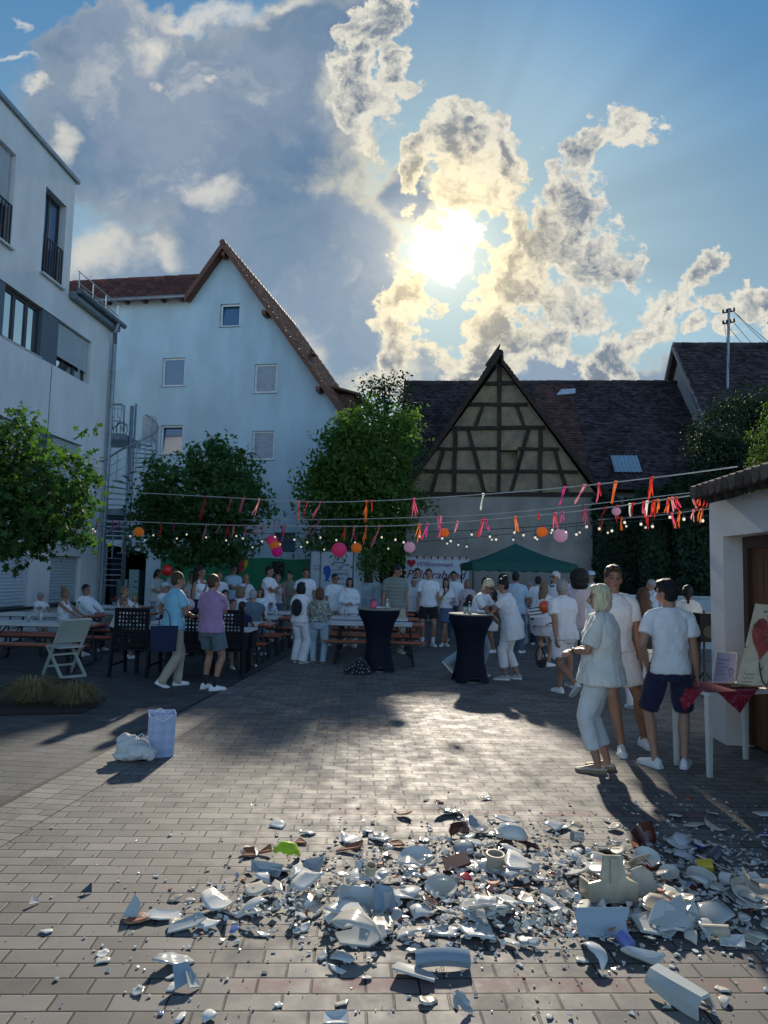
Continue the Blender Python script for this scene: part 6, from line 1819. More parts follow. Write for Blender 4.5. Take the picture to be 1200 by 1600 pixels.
    if z0 < -.05:
        flare = {'tunic': .03, 'dress': .10, 'blouse': .035}.get(topk, .004)
        secs = [q for q, (z, _, _) in zip(secs, [x for x in tor if hz_ - .001 <= x[0] <= .515]) if z >= -.02]
        secs.insert(0, (T(0, -.01, z0), hw + off + flare, .125 * wf + off + flare))
    else:
        secs.insert(0, (T(0, -.008, z0), hw * .95 + off + .008, .115 * wf + off + .008))
    if topk == 'tank': secs = [q for q in secs if (q[0] - pel).length < .46]
    else: secs.append((T(0, -.01, .535), .062, .058))
    t.loft([(q[0], q[1], q[2], Rt @ Vector((1, 0, 0)), Rt @ Vector((0, 1, 0))) for q in secs], 20)
    if female:
        for sx in (-1, 1): t.ball(T(sx * .07, .088 * wf, .32), (.062 + off * .3, .050 + off * .4, .062), 10, 7)
    slv = {'tshirt': .58, 'polo': .60, 'shirt': .66, 'blouse': .82, 'tank': 0, 'jacket': 1.9, 'tunic': .62, 'dress': .3}[topk]
    if 'long' in extras: slv = 1.85
    kk = (.82 if female else 1.0)
    if slv:
        for sx in (-1, 1): t.tube([T(sx * .045, -.012, .508), T(sx * sh_w * .55, -.012, .485), T(sx * sh_w * .98, -.004, shz + .004)], [.040, .050, .052 * kk + off * .3], 10)
        for shp, el, wr, a in arml:
            rs0 = .048 * kk + off * .42; re = (.059 if topk != 'blouse' else .074) * kk + off * .5
            t.ball(shp - Vector((0, 0, .008)), rs0 * 1.02, 10, 8)
            if slv <= 1: t.tube([shp, shp.lerp(el, slv * .5), shp.lerp(el, slv)], [rs0 * 1.02, rs0 * .5 + re * .5 + .004, re], 12)
            else: t.tube([shp, shp.lerp(el, .6), el, el.lerp(wr, slv - 1)], [rs0, re, .052 * kk + off * .3, .044], 12)
    if topk == 'tank':
        for sx in (-1, 1): t.tube([T(sx * .075, .07, .40), T(sx * .085, .02, .515), T(sx * .08, -.09, .42)], [.022, .018, .022], 8)
    ckey = top + ('_' + toppat if toppat else '')
    me = remeshed(t, vx, 3, disp=.024 if topk != 'tank' else .010, mid=.33)
    folds(me, .0085 if topk != 'tank' else .005, base.x)
    shirt = obj_from(me, 'top' if female else 'shirt', cloth(ckey, CL[top], pattern=toppat), root)
    if topk in ('polo', 'shirt') and not female:
        c = MB(); c.tube([HP(0, 0, 0)] if False else [T(.062 * math.cos(a_), -.012 + .058 * math.sin(a_), .535 + (.012 if math.sin(a_) < 0 else -.012 * math.sin(a_))) for a_ in [2 * PI * i / 12 for i in range(12)]], .014, 6, closed=True)
        c.build('collar', cloth(ckey, CL[top], pattern=toppat), root, smooth=True)
    # ---------------- bottom
    q = MB()
    bo = .018 if botk in ('shorts', 'bermuda') else .014
    def pelvis_part(extra=0):
        q.loft([(T(0, -.008, z), rx * wf + bo + extra, ry * wf + bo + extra) for z, rx, ry in ((-.13, .12, .10), (-.06, .16, .112), (0, .168 if not female else .176, .115), (.08, .145, .098), (.11, .14, .095))], 18)
    if botk in ('shorts', 'bermuda', 'trousers', 'capri', 'wide', 'hot'):
        pelvis_part()
        for hp, kn, ank, fyaw, fpit in legs:
            k = .6 + .4 * wf
            if botk in ('shorts', 'bermuda', 'hot'):
                f = {'shorts': .72, 'bermuda': .93, 'hot': .45}[botk]
                q.tube([hp + Vector((0, 0, .03)), hp.lerp(kn, .4), hp.lerp(kn, f)], [.098 * k, .100 * k, .092 * k + (.006 if f < .9 else 0)], 14)
            else:
                lr = {'trousers': (.070, .066, .060), 'capri': (.070, .074, .066), 'wide': (.082, .098, .115)}[botk]
                end = ank.lerp(kn, -.10) if botk != 'capri' else ank.lerp(kn, .32)
                end = Vector((end.x, end.y, max(end.z, .028)))
                q.tube([hp + Vector((0, 0, .03)), hp.lerp(kn, .4), kn, kn.lerp(ank, .45) if botk != 'capri' else kn.lerp(end, .6), end], [.096 * k, .092 * k, lr[0] + .004, lr[1], lr[2]], 14)
    elif botk in ('skirt', 'midi'):
        f = .72 if botk == 'skirt' else 1.25
        kc = (legs[0][1] + legs[1][1]) / 2
        spread = abs(legs[0][1].x - legs[1][1].x) / 2
        if sit:
            q.tube([pel + Vector((0, 0, 0)), kc + Vector((0, -.02, .02))], [(.18, .11), (.16, .085)], 14); q.ball(pel, (.18, .15, .12))
        else:
            ez = pel.z - .445 * f
            q.loft([(T(0, -.008, .11), .145 * wf + bo, .098 * wf + bo), (T(0, -.008, 0), .178 * wf + bo, .118 * wf + bo), (pel + Vector((0, 0, -.12)), .19 * wf + bo, .13 * wf + bo), (Vector((kc.x * .6, kc.y * .6, ez)), .20 + spread * .3 + bo, .16 + bo + abs(legs[0][1].y - legs[1][1].y) * .4)], 20)
    if botk != 'none' :
        me = remeshed(q, vx, 3, disp=.018, mid=.3)
        folds(me, .007, base.x + 5)
        bc = botc or bottom
        obj_from(me, {'skirt': 'skirt', 'midi': 'skirt', 'shorts': 'shorts', 'bermuda': 'shorts', 'hot': 'shorts'}.get(botk, 'trousers'), cloth(bc, CL[bc]), root)
    # ---------------- hair
    if hairk != 'bald':
        h = MB()
        def hb(c, r): h.ball(HP(*c), tuple(x * hs for x in r), 16, 12, M=HRt)
        hb((0, -.020, .036), (.079, .094, .092))
        hb((0, -.040, .0), (.074, .068, .082))
        if hairk == 'quiff': hb((0, .035, .095), (.055, .05, .035)); hb((0, -.01, .09), (.068, .08, .045))
        if hairk == 'curly': hb((0, -.025, .05), (.088, .098, .095)); [hb((random.uniform(-.06, .06), random.uniform(-.06, .05), random.uniform(.06, .12)), (.03, .03, .03)) for _ in range(12)]
        if hairk == 'bob':
            hb((0, -.026, .012), (.092, .092, .112)); hb((0, -.038, -.055), (.096, .076, .085)); hb((-.055, .01, -.035), (.036, .048, .085)); hb((.055, .01, -.035), (.036, .048, .085)); hb((0, .035, .085), (.06, .045, .035))
        if hairk in ('long', 'pony'):
            hb((0, -.026, .012), (.088, .088, .108))
            if hairk == 'long':
                hb((-.056, .0, -.045), (.030, .045, .09)); hb((.056, .0, -.045), (.030, .045, .09))
                p0_ = HP(0, -.055, -.05)
                h.tube([p0_ + Vector((0, .01, .05)), p0_ + Vector((0, -.02, -.08)), p0_ + Vector((0, -.045, -.20)), p0_ + Vector((0, -.03, -.34))], [(.088, .05), (.095, .045), (.085, .035), (.05, .022)], 12)
            else:
                h.ball(HP(0, -.115, .04), .032 * hs, 10, 8); p0_ = HP(0, -.12, .02)
                h.tube([p0_, p0_ + Vector((0, -.03, -.06)), p0_ + Vector((0, -.02, -.16)), p0_ + Vector((0, 0, -.22))], [.024, .034, .028, .012], 8)
        if hairk == 'bun': hb((0, -.06, .12), (.05, .05, .045))
        if hairk == 'puff': hb((0, -.05, .03), (.115, .11, .115)); hb((0, -.07, -.02), (.11, .08, .09)); hb((0, -.03, .08), (.09, .09, .07))
        if hairk == 'afro': hb((0, -.045, .02), (.135, .12, .135)); hb((0, -.05, -.07), (.125, .10, .10))
        me = remeshed(h, max(.0075, vx * .75), 1, disp=.010 if hairk == 'bob' else .020 if hairk not in ('short', 'quiff') else .014, tex=_texh)
        obj_from(me, 'hair', hair_mat(hair, HAIR[hair]), root)
    # ---------------- shoes
    for i, (hp, kn, ank, fyaw, fpit) in enumerate(legs):
        s = MB()
        Rf = Matrix.Rotation(rad(-fyaw), 3, 'Z') @ Matrix.Rotation(rad(-fpit), 3, 'X')
        o_ = ank - Vector((0, 0, .085)) if not fpit else ank - Rf @ Vector((0, 0, .085))
        secs = [(-.072, .020, .045), (-.062, .033, .075), (-.03, .038, .088), (.02, .038, .082), (.07, .040, .062), (.12, .046, .048), (.16, .044, .040), (.188, .033, .032), (.200, .015, .018)]
        if shoes == 'sandal': secs = [(y_, w_ * .95, h_ * .62 if y_ < .05 else h_ * .8) for y_, w_, h_ in secs]
        vs_, fs_ = [], []
        nn_ = 12
        for (y_, w_, h_) in secs:
            for j in range(nn_):
                a_ = 2 * PI * j / nn_
                xx, zz = math.cos(a_) * w_, math.sin(a_)
                zz = h_ * zz if zz > 0 else -.0
                zz = max(0, zz) + (.022 if a_ <= PI + .01 else 0)
                vs_.append(o_ + Rf @ Vector((xx, y_, max(0.0, zz - .012 if a_ <= PI + .01 else 0))))
        for k_ in range(len(secs) - 1):
            for j in range(nn_): fs_.append((k_ * nn_ + j, k_ * nn_ + (j + 1) % nn_, (k_ + 1) * nn_ + (j + 1) % nn_, (k_ + 1) * nn_ + j))
        fs_.append(tuple(range(nn_))[::-1]); fs_.append(tuple((len(secs) - 1) * nn_ + j for j in range(nn_)))
        s.add(vs_, fs_, m=0)
        # sole
        pr = [(-.078, .026), (-.06, .038), (0, .040), (.07, .043), (.125, .050), (.165, .047), (.195, .034), (.207, .014)]
        hh = .026 if shoes != 'sandal' else .03
        pts = [Vector((w_, y_, 0)) for y_, w_ in pr] + [Vector((-w_, y_, 0)) for y_, w_ in reversed(pr)]
        nP = len(pts)
        s.add([o_ + Rf @ (p_ + Vector((0, 0, -.002))) for p_ in pts] + [o_ + Rf @ (p_ * .985 + Vector((0, 0, hh))) for p_ in pts], [tuple(range(nP))[::-1], tuple(range(nP, 2 * nP))] + [(j, (j + 1) % nP, nP + (j + 1) % nP, nP + j) for j in range(nP)], m=1)
        sc_ = {'white': (.78, .79, .80), 'black': (.02, .02, .022), 'grey': (.35, .37, .36), 'sandal': (.55, .48, .36), 'olive': (.08, .10, .09), 'beige': (.45, .40, .33)}[shoes]
        up_ = cloth('shoe_' + shoes, sc_, .6)
        so_ = cloth('sole_' + ('w' if shoes in ('white', 'black', 'grey') else 'b'), (.75, .75, .74) if shoes in ('white', 'grey') else ((.55, .55, .54) if shoes == 'black' else (.30, .2, .12)), .7)
        s.build('shoe', [up_, so_], root, smooth=False, angle=50)
    if 'socks' in extras or 'darksocks' in extras:
        for hp, kn, ank, fyaw, fpit in legs:
            s = MB(); s.tube([ank.lerp(kn, .30), ank, ank - Vector((0, 0, .02))], [.043, .040, .040], 12)
            s.build('sock', cloth('sock_d' if 'darksocks' in extras else 'sock_w', CL['black' if 'darksocks' in extras else 'white']), root, smooth=True)
    if glasses:
        s = MB()
        yy, zz = (.083, .006) if glasses == 'on' else (.078, .098)
        for sx in (-1, 1):
            s.ball(HP(sx * .033, yy, zz), (.026, .006, .018), 10, 6, M=HRt)
            s.tube([HP(sx * .058, yy - .005, zz + .004), HP(sx * .078, yy - .08, zz + .002)], .003, 6)
        s.tube([HP(-.012, yy + .004, zz + .006), HP(.012, yy + .004, zz + .006)], .003, 6)
        s.build('glasses', mat('lens_dark', (.01, .01, .012), .12) if 'lens_dark' not in bpy.data.materials else bpy.data.materials['lens_dark'], root, smooth=True)
    if watch:
        shp, el, wr, a = arml[watch - 1]
        s = MB(); d_ = (wr - el).normalized(); s.tube([wr - d_ * .035, wr - d_ * .008], .031, 12); s.build('wristwatch', cloth('strap_black', (.012, .012, .014), .4), root, smooth=True)
    if 'headband' in extras:
        s = MB(); s.tube([HP(.084 * math.cos(a_), -.02 + .098 * math.sin(a_), .065) for a_ in [2 * PI * i / 16 for i in range(16)]], .012, 6, closed=True); s.build('headband', cloth('white', CL['white']), root, smooth=True)
    if 'cap' in extras:
        s = MB(); s.ball(HP(0, -.015, .06), (.088, .102, .075), 14, 8, M=HRt); s.ball(HP(0, .10, .045), (.06, .07, .008), 12, 6, M=HRt); s.build('cap', cloth('pblue', CL['pblue']), root, smooth=True)
    if 'bowtie' in extras:
        s = MB(); c_ = T(0, .085, .50)
        for sx in (-1, 1): s.ball(c_ + Vector((sx * .035, .012, 0)), (.032, .012, .022), 8, 6)
        s.build('bow_tie', cloth('navy', CL['navy']), root, smooth=True)
    if 'strap' in extras or 'backpack' in extras:
        s = MB()
        dd = (wf * .11 + .035)
        if 'strap' in extras:
            s.tube([T(-.10, .02, .50), T(-.03, dd, .36), T(.10, dd + .0, .15), T(.19, .04, .0), T(.10, -dd - .01, .15), T(-.03, -dd - .01, .36), T(-.10, -.04, .50)], [(.014, .004)] * 7, 8)
        else:
            for sx in (-1, 1): s.tube([T(sx * .09, .02, .515), T(sx * .11, dd - .005, .36), T(sx * .13, .03, .14), T(sx * .10, -dd, .12)], [(.016, .006)] * 4, 8)
        s.build('bag_strap', cloth('black', CL['black']), root, smooth=True)
    if 'backpack' in extras:
        s = MB(); s.ball(T(0, -.17 * wf - .02, .26), (.13, .075, .19), 14, 10); s.ball(T(0, -.22 * wf - .03, .20), (.09, .04, .10), 12, 8)
        obj_from(remeshed(s, .012, 4), 'backpack', cloth('black', CL['black']), root)
    root['S_'] = 0; del root['S_']
    return root, arml, S
def world_pt(root, p):
    return Matrix.LocRotScale(root.location, root.rotation_euler, root.scale) @ Vector(p)
# ================================================================ the guests
P = person
# -- near group on the right
P('woman with platinum bob and white capri trousers looking left', 938, 912, feet_y=1204, heading=292, top='cream', topk='blouse', bottom='offwhite', botk='capri', hair='platinum', hairk='bob', skin='mid', arms=('front', 'front'), shoes='sandal', female=True, w=1.28, headyaw=-8, watch=1, feet=[((-.09, .02, 0), -6, 0), ((.09, -.05, 0), 6, 0)], hem=-.12)
P('tall man in white with sunglasses on his head behind the bob woman', 958, 880, xfoot=992, feet_y=1168, heading=186, top='white', topk='tshirt', bottom='white', botk='shorts', hair='brown', hairk='quiff', skin='tan', arms=('down', 'fwd'), shoes='white', glasses='up', w=1.05, hem=-.01, feet=[((-.30, -.10, 0), -10, 0), ((-.02, .22, 0), 10, 0)])
P('dark haired boy in navy shorts seen from behind', 1045, 905, xfoot=1033, feet_y=1200, heading=12, top='white', topk='tshirt', bottom='navy', botk='bermuda', hair='black', hairk='quiff', skin='mid', arms=('pocket', 'down'), shoes='white', headyaw=-48, headpitch=6, w=.90, feet=[((-.14, .0, 0), -38, 0), ((.13, .06, 0), 20, 0)])
P('woman with very long brown hair behind the tall man', 1004, 918, Y=9.4, heading=352, top='black', topk='tshirt', bottom='white', botk='wide', hair='brown', hairk='long', skin='mid', arms=('hold', 'down'), female=True)
P('grey cropped man in white shorts walking away with a black bag', 882, 902, xfoot=868, feet_y=1086, heading=338, top='white', topk='shirt', bottom='white', botk='shorts', hair='grey', hairk='short', skin='tan', arms=('back', 'front'), shoes='white', stance='walk2', w=1.12, lean=6)
P('woman with a big black afro in light denim shorts', 905, 890, xfoot=893, feet_y=1074, heading=8, top='pinkish', topk='tshirt', bottom='ldenim', botk='shorts', hair='black', hairk='afro', skin='tan', arms=('front', 'front'), shoes='grey', female=True, w=1.1)
P('woman in long white tunic and ripped jeans leaning on the right bar table', 800, 904, xfoot=800, feet_y=1062, heading=282, top='white', topk='tunic', bottom='white', botk='capri', hair='black', hairk='bun', skin='tan', arms=('table', 'table'), shoes='grey', female=True, w=1.2, lean=14, feet=[((-.08, .10, 0), -8, 0), ((.10, -.10, 0), 10, 0)], extras=('strap',))
P('blond tanned person with dark straps bending over the right bar table', 742, 908, Y=12.1, heading=120, top='white', topk='tshirt', bottom='ldenim', botk='trousers', hair='platinum', hairk='short', skin='tan', arms=('table', 'table'), shoes='grey', lean=20, glasses='on', extras=('backpack',), w=1.0, headpitch=18, feet=[((-.10, .05, 0), 0, 0), ((.08, -.42, .10), 0, 42)], H=1.72)
P('man in white shirt and black trousers with folded arms at the hedge', 1017, 905, Y=15.6, heading=262, top='white', topk='polo', bottom='black', botk='trousers', hair='grey', hairk='short', skin='mid', arms=('crossed', 'crossed'), shoes='black')
P('woman with a dark ponytail behind the boy', 1074, 914, Y=11.6, heading=20, top='cream', topk='tshirt', bottom='black', botk='trousers', hair='dark', hairk='pony', skin='mid', arms=('front', 'front'), shoes='black', female=True)
# -- group at the banner
P('young man in white shirt and black shorts before the banner', 670, 888, feet_y=1009, heading=180, top='white', topk='tshirt', bottom='black', botk='shorts', hair='brown', skin='mid', arms=('down', 'down'), w=1.08, extras=('socks',))
P('girl in denim skirt with crossed legs holding a microphone', 697, 903, feet_y=1009, heading=184, top='white', topk='tshirt', bottom='denim', botk='skirt', hair='dark', hairk='long', skin='mid', arms=('hold', 'mic'), female=True, stance='cross', hem=.04)
P('tall man in striped polo and beige trousers looking right', 618, 881, Y=15.2, heading=172, top='olive', topk='polo', toppat='stripes', bottom='beige', botk='trousers', hair='dark', skin='tan', arms=('down', 'down'), w=1.18, headyaw=-58, headpitch=14)
P('short haired woman in white blouse and dark shorts by the striped man', 647, 902, Y=17.4, heading=176, top='offwhite', topk='blouse', bottom='black', botk='shorts', hair='auburn', skin='mid', arms=('hip', 'down'), female=True, extras=('headband',), w=.95)
P('man with a hand at his face in the back row', 652, 887, Y=18.4, heading=178, top='pblue', topk='tshirt', bottom='black', botk='shorts', hair='dark', skin='mid', arms=('chin', 'down'))
P('man in white shirt and blue jeans behind the microphone girl', 709, 892, Y=18.2, heading=180, top='white', topk='tshirt', bottom='denim', botk='trousers', hair='dark', skin='tan', arms=('down', 'hold'), w=1.1)
P('woman with light brown hair holding a phone near the gazebo', 731, 905, Y=17.6, heading=182, top='pinkish', topk='blouse', bottom='white', botk='midi', hair='light', hairk='long', skin='mid', arms=('hold', 'down'), female=True)
P('smiling woman in a white sleeveless top under the gazebo', 758, 902, Y=17.0, heading=178, top='white', topk='tank', bottom='ldenim', botk='trousers', hair='dark', hairk='pony', skin='mid', arms=('front', 'hold'), female=True)
P('long haired girl in a white skirt behind the right bar table', 771, 923, feet_y=1019, heading=258, top='black', topk='tank', bottom='cream', botk='skirt', hair='dark', hairk='long', skin='tan', arms=('hold', 'hold'), shoes='white', female=True)
P('dark haired woman in white facing right under the gazebo', 786, 896, Y=16.6, heading=110, top='white', topk='blouse', bottom='black', botk='trousers', hair='dark', hairk='bob', skin='mid', arms=('front', 'hold'), female=True)
P('black haired man in a pale shirt under the gazebo', 806, 893, Y=15.8, heading=20, top='pblue', topk='shirt', bottom='denim', botk='trousers', hair='black', skin='tan', arms=('down', 'front'), w=1.1)
P('grey haired woman in white with a shoulder strap', 828, 909, feet_y=1006, heading=212, top='offwhite', topk='blouse', bottom='offwhite', botk='trousers', hair='grey', hairk='pony', skin='mid', arms=('front', 'hold'), female=True, extras=('strap',))
P('girl with long blond hair and a striped bag', 850, 909, Y=13.6, heading=40, top='white', topk='blouse', bottom='white', botk='skirt', hair='light', hairk='long', skin='fair', arms=('down', 'hold'), female=True, w=.9)
P('old man with glasses and bow tie at the gazebo edge', 868, 892, Y=15.0, heading=240, top='white', topk='shirt', bottom='beige', botk='trousers', hair='white', skin='mid', arms=('down', 'front'), glasses='on', extras=('bowtie',))
P('grey haired guest half hidden behind the afro woman', 899, 893, Y=16.8, heading=200, top='white', topk='polo', bottom='black', botk='trousers', hair='grey', skin='mid', arms=('down', 'down'))
P('man with a pale blue cap beyond the tall man', 923, 892, Y=16.0, heading=250, top='white', topk='shirt', bottom='ldenim', botk='trousers', hair='dark', skin='tan', arms=('down', 'down'), extras=('cap',))
# -- group at the trailer
P('older man in white shirt beside the trailer', 524, 896, Y=16.5, heading=150, top='white', topk='shirt', bottom='beige', botk='trousers', hair='dark', skin='tan', arms=('down', 'down'), w=1.12, glasses='on')
P('woman with dark bob in loose white blouse beside the older man', 547, 902, Y=16.2, heading=176, top='white', topk='blouse', bottom='white', botk='wide', hair='black', hairk='bob', skin='mid', arms=('front', 'front'), female=True, w=1.15, extras=('long',))
P('woman in white wide trousers with a black backpack', 471, 909, feet_y=1036, heading=20, top='white', topk='tshirt', bottom='white', botk='wide', hair='black', hairk='bob', skin='mid', arms=('down', 'chin'), shoes='grey', female=True, extras=('backpack',), w=1.0, feet=[((-.08, .02, 0), -5, 0), ((.08, -.02, 0), 25, 0)], headyaw=10)
P('woman in leaf patterned jacket and pale jeans seen from behind', 500, 919, feet_y=1037, heading=2, top='olive', topk='jacket', toppat='leaf', bottom='ldenim', botk='trousers', hair='auburn', hairk='bob', skin='mid', arms=('front', 'front'), shoes='olive', female=True, w=1.15)
P('dark haired man in white shirt with folded arms', 421, 884, Y=16.8, heading=112, top='white', topk='tshirt', bottom='offwhite', botk='trousers', hair='black', skin='tan', arms=('crossed', 'crossed'), w=1.12)
P('woman in jeans next to the man with folded arms', 434, 897, Y=17.6, heading=170, top='pinkish', topk='tank', bottom='denim', botk='trousers', hair='light', hairk='pony', skin='mid', arms=('down', 'hold'), female=True)
P('man in pale shirt drinking before the green fence', 453, 892, Y=18.0, heading=190, top='olive', topk='shirt', bottom='beige', botk='trousers', hair='dark', skin='mid', arms=('hold', 'chin'))
P('man in white polo left of the trailer', 478, 887, Y=17.2, heading=172, top='white', topk='polo', bottom='beige', botk='trousers', hair='dark', skin='tan', arms=('down', 'front'))
P('man with folded arms before the flag', 365, 882, Y=18.4, heading=140, top='pblue', topk='shirt', bottom='black', botk='trousers', hair='dark', skin='mid', arms=('crossed', 'crossed'), glasses='on')
P('woman in white blouse seated height beside the flag', 385, 896, Y=17.2, heading=150, top='white', topk='tshirt', bottom='denim', botk='trousers', hair='light', hairk='long', skin='mid', arms=('front', 'chin'), female=True)
P('woman in navy skirt with a bag strap across her chest', 315, 885, Y=15.2, heading=130, top='white', topk='tank', bottom='navy', botk='midi', hair='dark', hairk='bun', skin='tan', arms=('front', 'down'), female=True, extras=('strap',))
P('woman in pale jacket with the red balloon', 247, 889, Y=19.0, heading=120, top='offwhite', topk='blouse', bottom='ldenim', botk='trousers', hair='dark', hairk='pony', skin='mid', arms=('front', 'front'), female=True)
P('man behind the red balloon in a white shirt', 276, 884, Y=18.6, heading=190, top='pblue', topk='shirt', bottom='navy', botk='trousers', hair='dark', skin='mid', arms=('down', 'front'))
# -- two standing men on the left
P('man in light blue polo and beige trousers with a navy tote', 275, 893, xfoot=272, feet_y=1073, heading=52, top='skyblue', topk='polo', bottom='beige', botk='trousers', hair='brown', skin='tan', arms=('hip', 'front'), shoes='white', w=1.18, headyaw=8, feet=[((-.05, .12, 0), -5, 0), ((.06, -.14, .0), 10, 28)], lean=3)
P('man in purple polo and grey shorts with folded arms', 334, 897, xfoot=332, feet_y=1078, heading=28, top='purple', topk='polo', bottom='slate', botk='shorts', hair='brown', skin='tan', arms=('down', 'crossed'), shoes='white', w=1.12, headyaw=14, extras=('darksocks',), feet=[((-.13, .04, 0), -10, 0), ((.11, -.02, 0), 26, 0)])
# -- seated
P('woman in white sleeveless top seated at the left table', 104, 924, Y=13.6, heading=100, top='white', topk='tank', bottom='white', botk='skirt', hair='light', hairk='bun', skin='tan', arms=('table', 'table'), female=True, stance='sit', glasses=None, headyaw=-5)
P('man in open white shirt seated beside her', 136, 917, Y=14.6, heading=112, top='white', topk='shirt', bottom='navy', botk='trousers', hair='dark', skin='tan', arms=('table', 'table'), stance='sit', w=1.1, extras=('long',), headyaw=10)
P('blond boy in white seen from behind at the table', 185, 928, Y=13.2, heading=60, top='white', topk='tshirt', bottom='black', botk='shorts', hair='light', skin='mid', arms=('table', 'table'), stance='sit', lean=16)
P('fair haired woman in white seated behind the boy', 196, 920, Y=14.8, heading=95, top='white', topk='shirt', bottom='white', botk='trousers', hair='light', hairk='short', skin='mid', arms=('table', 'table'), stance='sit', female=True)
P('small girl in white facing the camera at the table', 213, 932, Y=15.6, heading=176, top='white', topk='tank', bottom='white', botk='skirt', hair='light', hairk='long', skin='fair', arms=('lap', 'lap'), stance='sit', female=True, kid=True)
P('seated guest in white with a pale cap near the passage', 258, 913, Y=16.2, heading=110, top='white', topk='shirt', bottom='navy', botk='trousers', hair='grey', skin='mid', arms=('table', 'table'), stance='sit', extras=('cap',))
P('seated man in a blue grey shirt seen from behind', 397, 926, Y=13.9, heading=10, top='greyblue', topk='tshirt', bottom='denim', botk='trousers', hair='grey', skin='mid', arms=('table', 'table'), stance='sit', w=1.25)
P('seated woman with light brown hair turned to the table', 377, 920, Y=14.8, heading=30, top='white', topk='tshirt', bottom='ldenim', botk='trousers', hair='light', hairk='bob', skin='mid', arms=('table', 'table'), stance='sit', female=True)
P('child in white shirt seated at the table end', 366, 949, Y=12.6, heading=150, top='white', topk='tshirt', bottom='white', botk='shorts', hair='brown', skin='mid', arms=('table', 'table'), stance='sit', kid=True, H=1.25)
P('dark haired child in white shorts on the bench end', 381, 957, Y=12.3, heading=20, top='navy', topk='tshirt', bottom='white', botk='shorts', hair='dark', hairk='short', skin='mid', arms=('table', 'table'), stance='sit', kid=True, H=1.2)
P('guest seated behind the purple polo man', 353, 926, Y=14.2, heading=160, top='pinkish', topk='tshirt', bottom='denim', botk='trousers', hair='dark', hairk='short', skin='mid', arms=('table', 'table'), stance='sit')
P('grey haired guest seated left of the navy skirt woman', 292, 922, Y=14.6, heading=170, top='pinkish', topk='tshirt', bottom='denim', botk='trousers', hair='grey', hairk='bob', skin='mid', arms=('table', 'table'), stance='sit', female=True)
P('bare armed woman at the back left of the green fence', 300, 892, Y=18.6, heading=165, top='white', topk='tank', bottom='white', botk='skirt', hair='brown', hairk='pony', arms=('front', 'down'), female=True)
P('man in white behind the seated children', 343, 893, Y=17.6, heading=150, top='white', topk='polo', bottom='beige', botk='trousers', hair='light', arms=('down', 'front'))
P('seated woman in white facing the denim shirt man', 408, 922, Y=15.8, heading=185, top='white', topk='blouse', bottom='white', botk='trousers', hair='brown', hairk='bob', arms=('table', 'table'), stance='sit', female=True)
P('short woman in white between the bar tables at the back', 632, 905, Y=18.8, heading=175, top='white', topk='tshirt', bottom='denim', botk='trousers', hair='light', hairk='pony', arms=('front', 'front'), female=True)
P('man in white seen from behind next to the blond girl', 841, 900, Y=17.6, heading=15, top='white', topk='shirt', bottom='navy', botk='trousers', hair='dark', arms=('down', 'down'))
P('seated man in white at the far left table', 66, 932, Y=15.0, heading=120, top='white', topk='polo', bottom='beige', botk='trousers', hair='grey', arms=('table', 'table'), stance='sit')
# -- things held
def held(name, m, label, cat, mb, loc, rz=0, smooth=True):
    o = mb.build(name, m, label=label, cat=cat, smooth=smooth); o.location = loc; o.rotation_euler = (0, 0, rz); return o
s = MB(); s.prism([(-.19, 0, .0), (.19, 0, .0), (.17, 0, -.36), (-.17, 0, -.36)], (0, .05, 0)); s.tube([(-.08, .02, 0), (-.06, .02, .15), (.0, .02, .24), (.06, .02, .15), (.08, .02, 0)], .008, 6)
o = held('navy_tote', cloth('navy', CL['navy']), 'navy tote bag hanging from the arm of the light blue polo man', 'tote bag', s, at(257, 978, 10.05), rad(18), False)
s = MB(); s.ball((0, 0, 0), (.13, .13, .14), 18, 12); s.tube([(0, 0, -.14), (.01, 0, -.7)], .004, 5); held('balloon', glaze('balloon_red', (0.65, 0.02, 0.02), .25), 'round red balloon at the dark passage', 'balloon', s, at(261, 891, 16.8))
s = MB(); s.ball((0, 0, 0), (.10, .10, .11), 18, 12); held('balloon', glaze('balloon_orange', (0.75, 0.10, 0.03), .25), 'small orange red balloon beside the walking man', 'balloon', s, at(851, 948, 12.2))
s = MB(); s.prism([(-.17, 0, .04), (.12, 0, .10), (.15, 0, -.10), (-.10, 0, -.12)], (0, .06, 0)); o = held('striped_bag', cloth('white', CL['white']), 'white bag with dark stripes held by the long blond girl', 'handbag', s, at(838, 955, 12.6), 0, False)
s = MB()
for k in range(3): s.beam((-.14 + .01 * k, -.006, .04 - .055 * k), (.13 + .005 * k, -.006, .085 - .06 * k), .012, .016)
s.build('stripes', cloth('navy', CL['navy']), o)
s = MB(); s.tube([(-.02, 0, .12), (-.07, 0, 0), (-.05, 0, -.14), (.02, 0, -.18), (.07, 0, -.12), (.05, 0, .0), (.0, 0, .10)], [(.02, .012)] * 7, 8, closed=False); s.ball((.01, 0, -.13), (.07, .03, .06), 10, 8); held('black_handbag', cloth('black', CL['black']), 'small black bag dangling from the walking man hand', 'handbag', s, at(845, 1022, 9.75))
s = MB(); s.tube([(0, 0, -.08), (0, -.02, .06)], .016, 10); s.ball((0, -.025, .085), .028, 10, 8); held('microphone', M_RAIL, 'black microphone held by the denim skirt girl', 'microphone', s, at(694, 925, 16.4))
s = MB(); s.tube([(0, 0, 0), (.01, 0, -.05), (-.01, 0, -.10), (.015, 0, -.13)], [.014, .02, .012, .018], 8); s.ball((.01, .0, -.06), .022, 8, 6); held('keys', M_ZINC, 'bunch of keys hanging from the tall man hand', 'keys', s, at(993, 1022, 7.25))
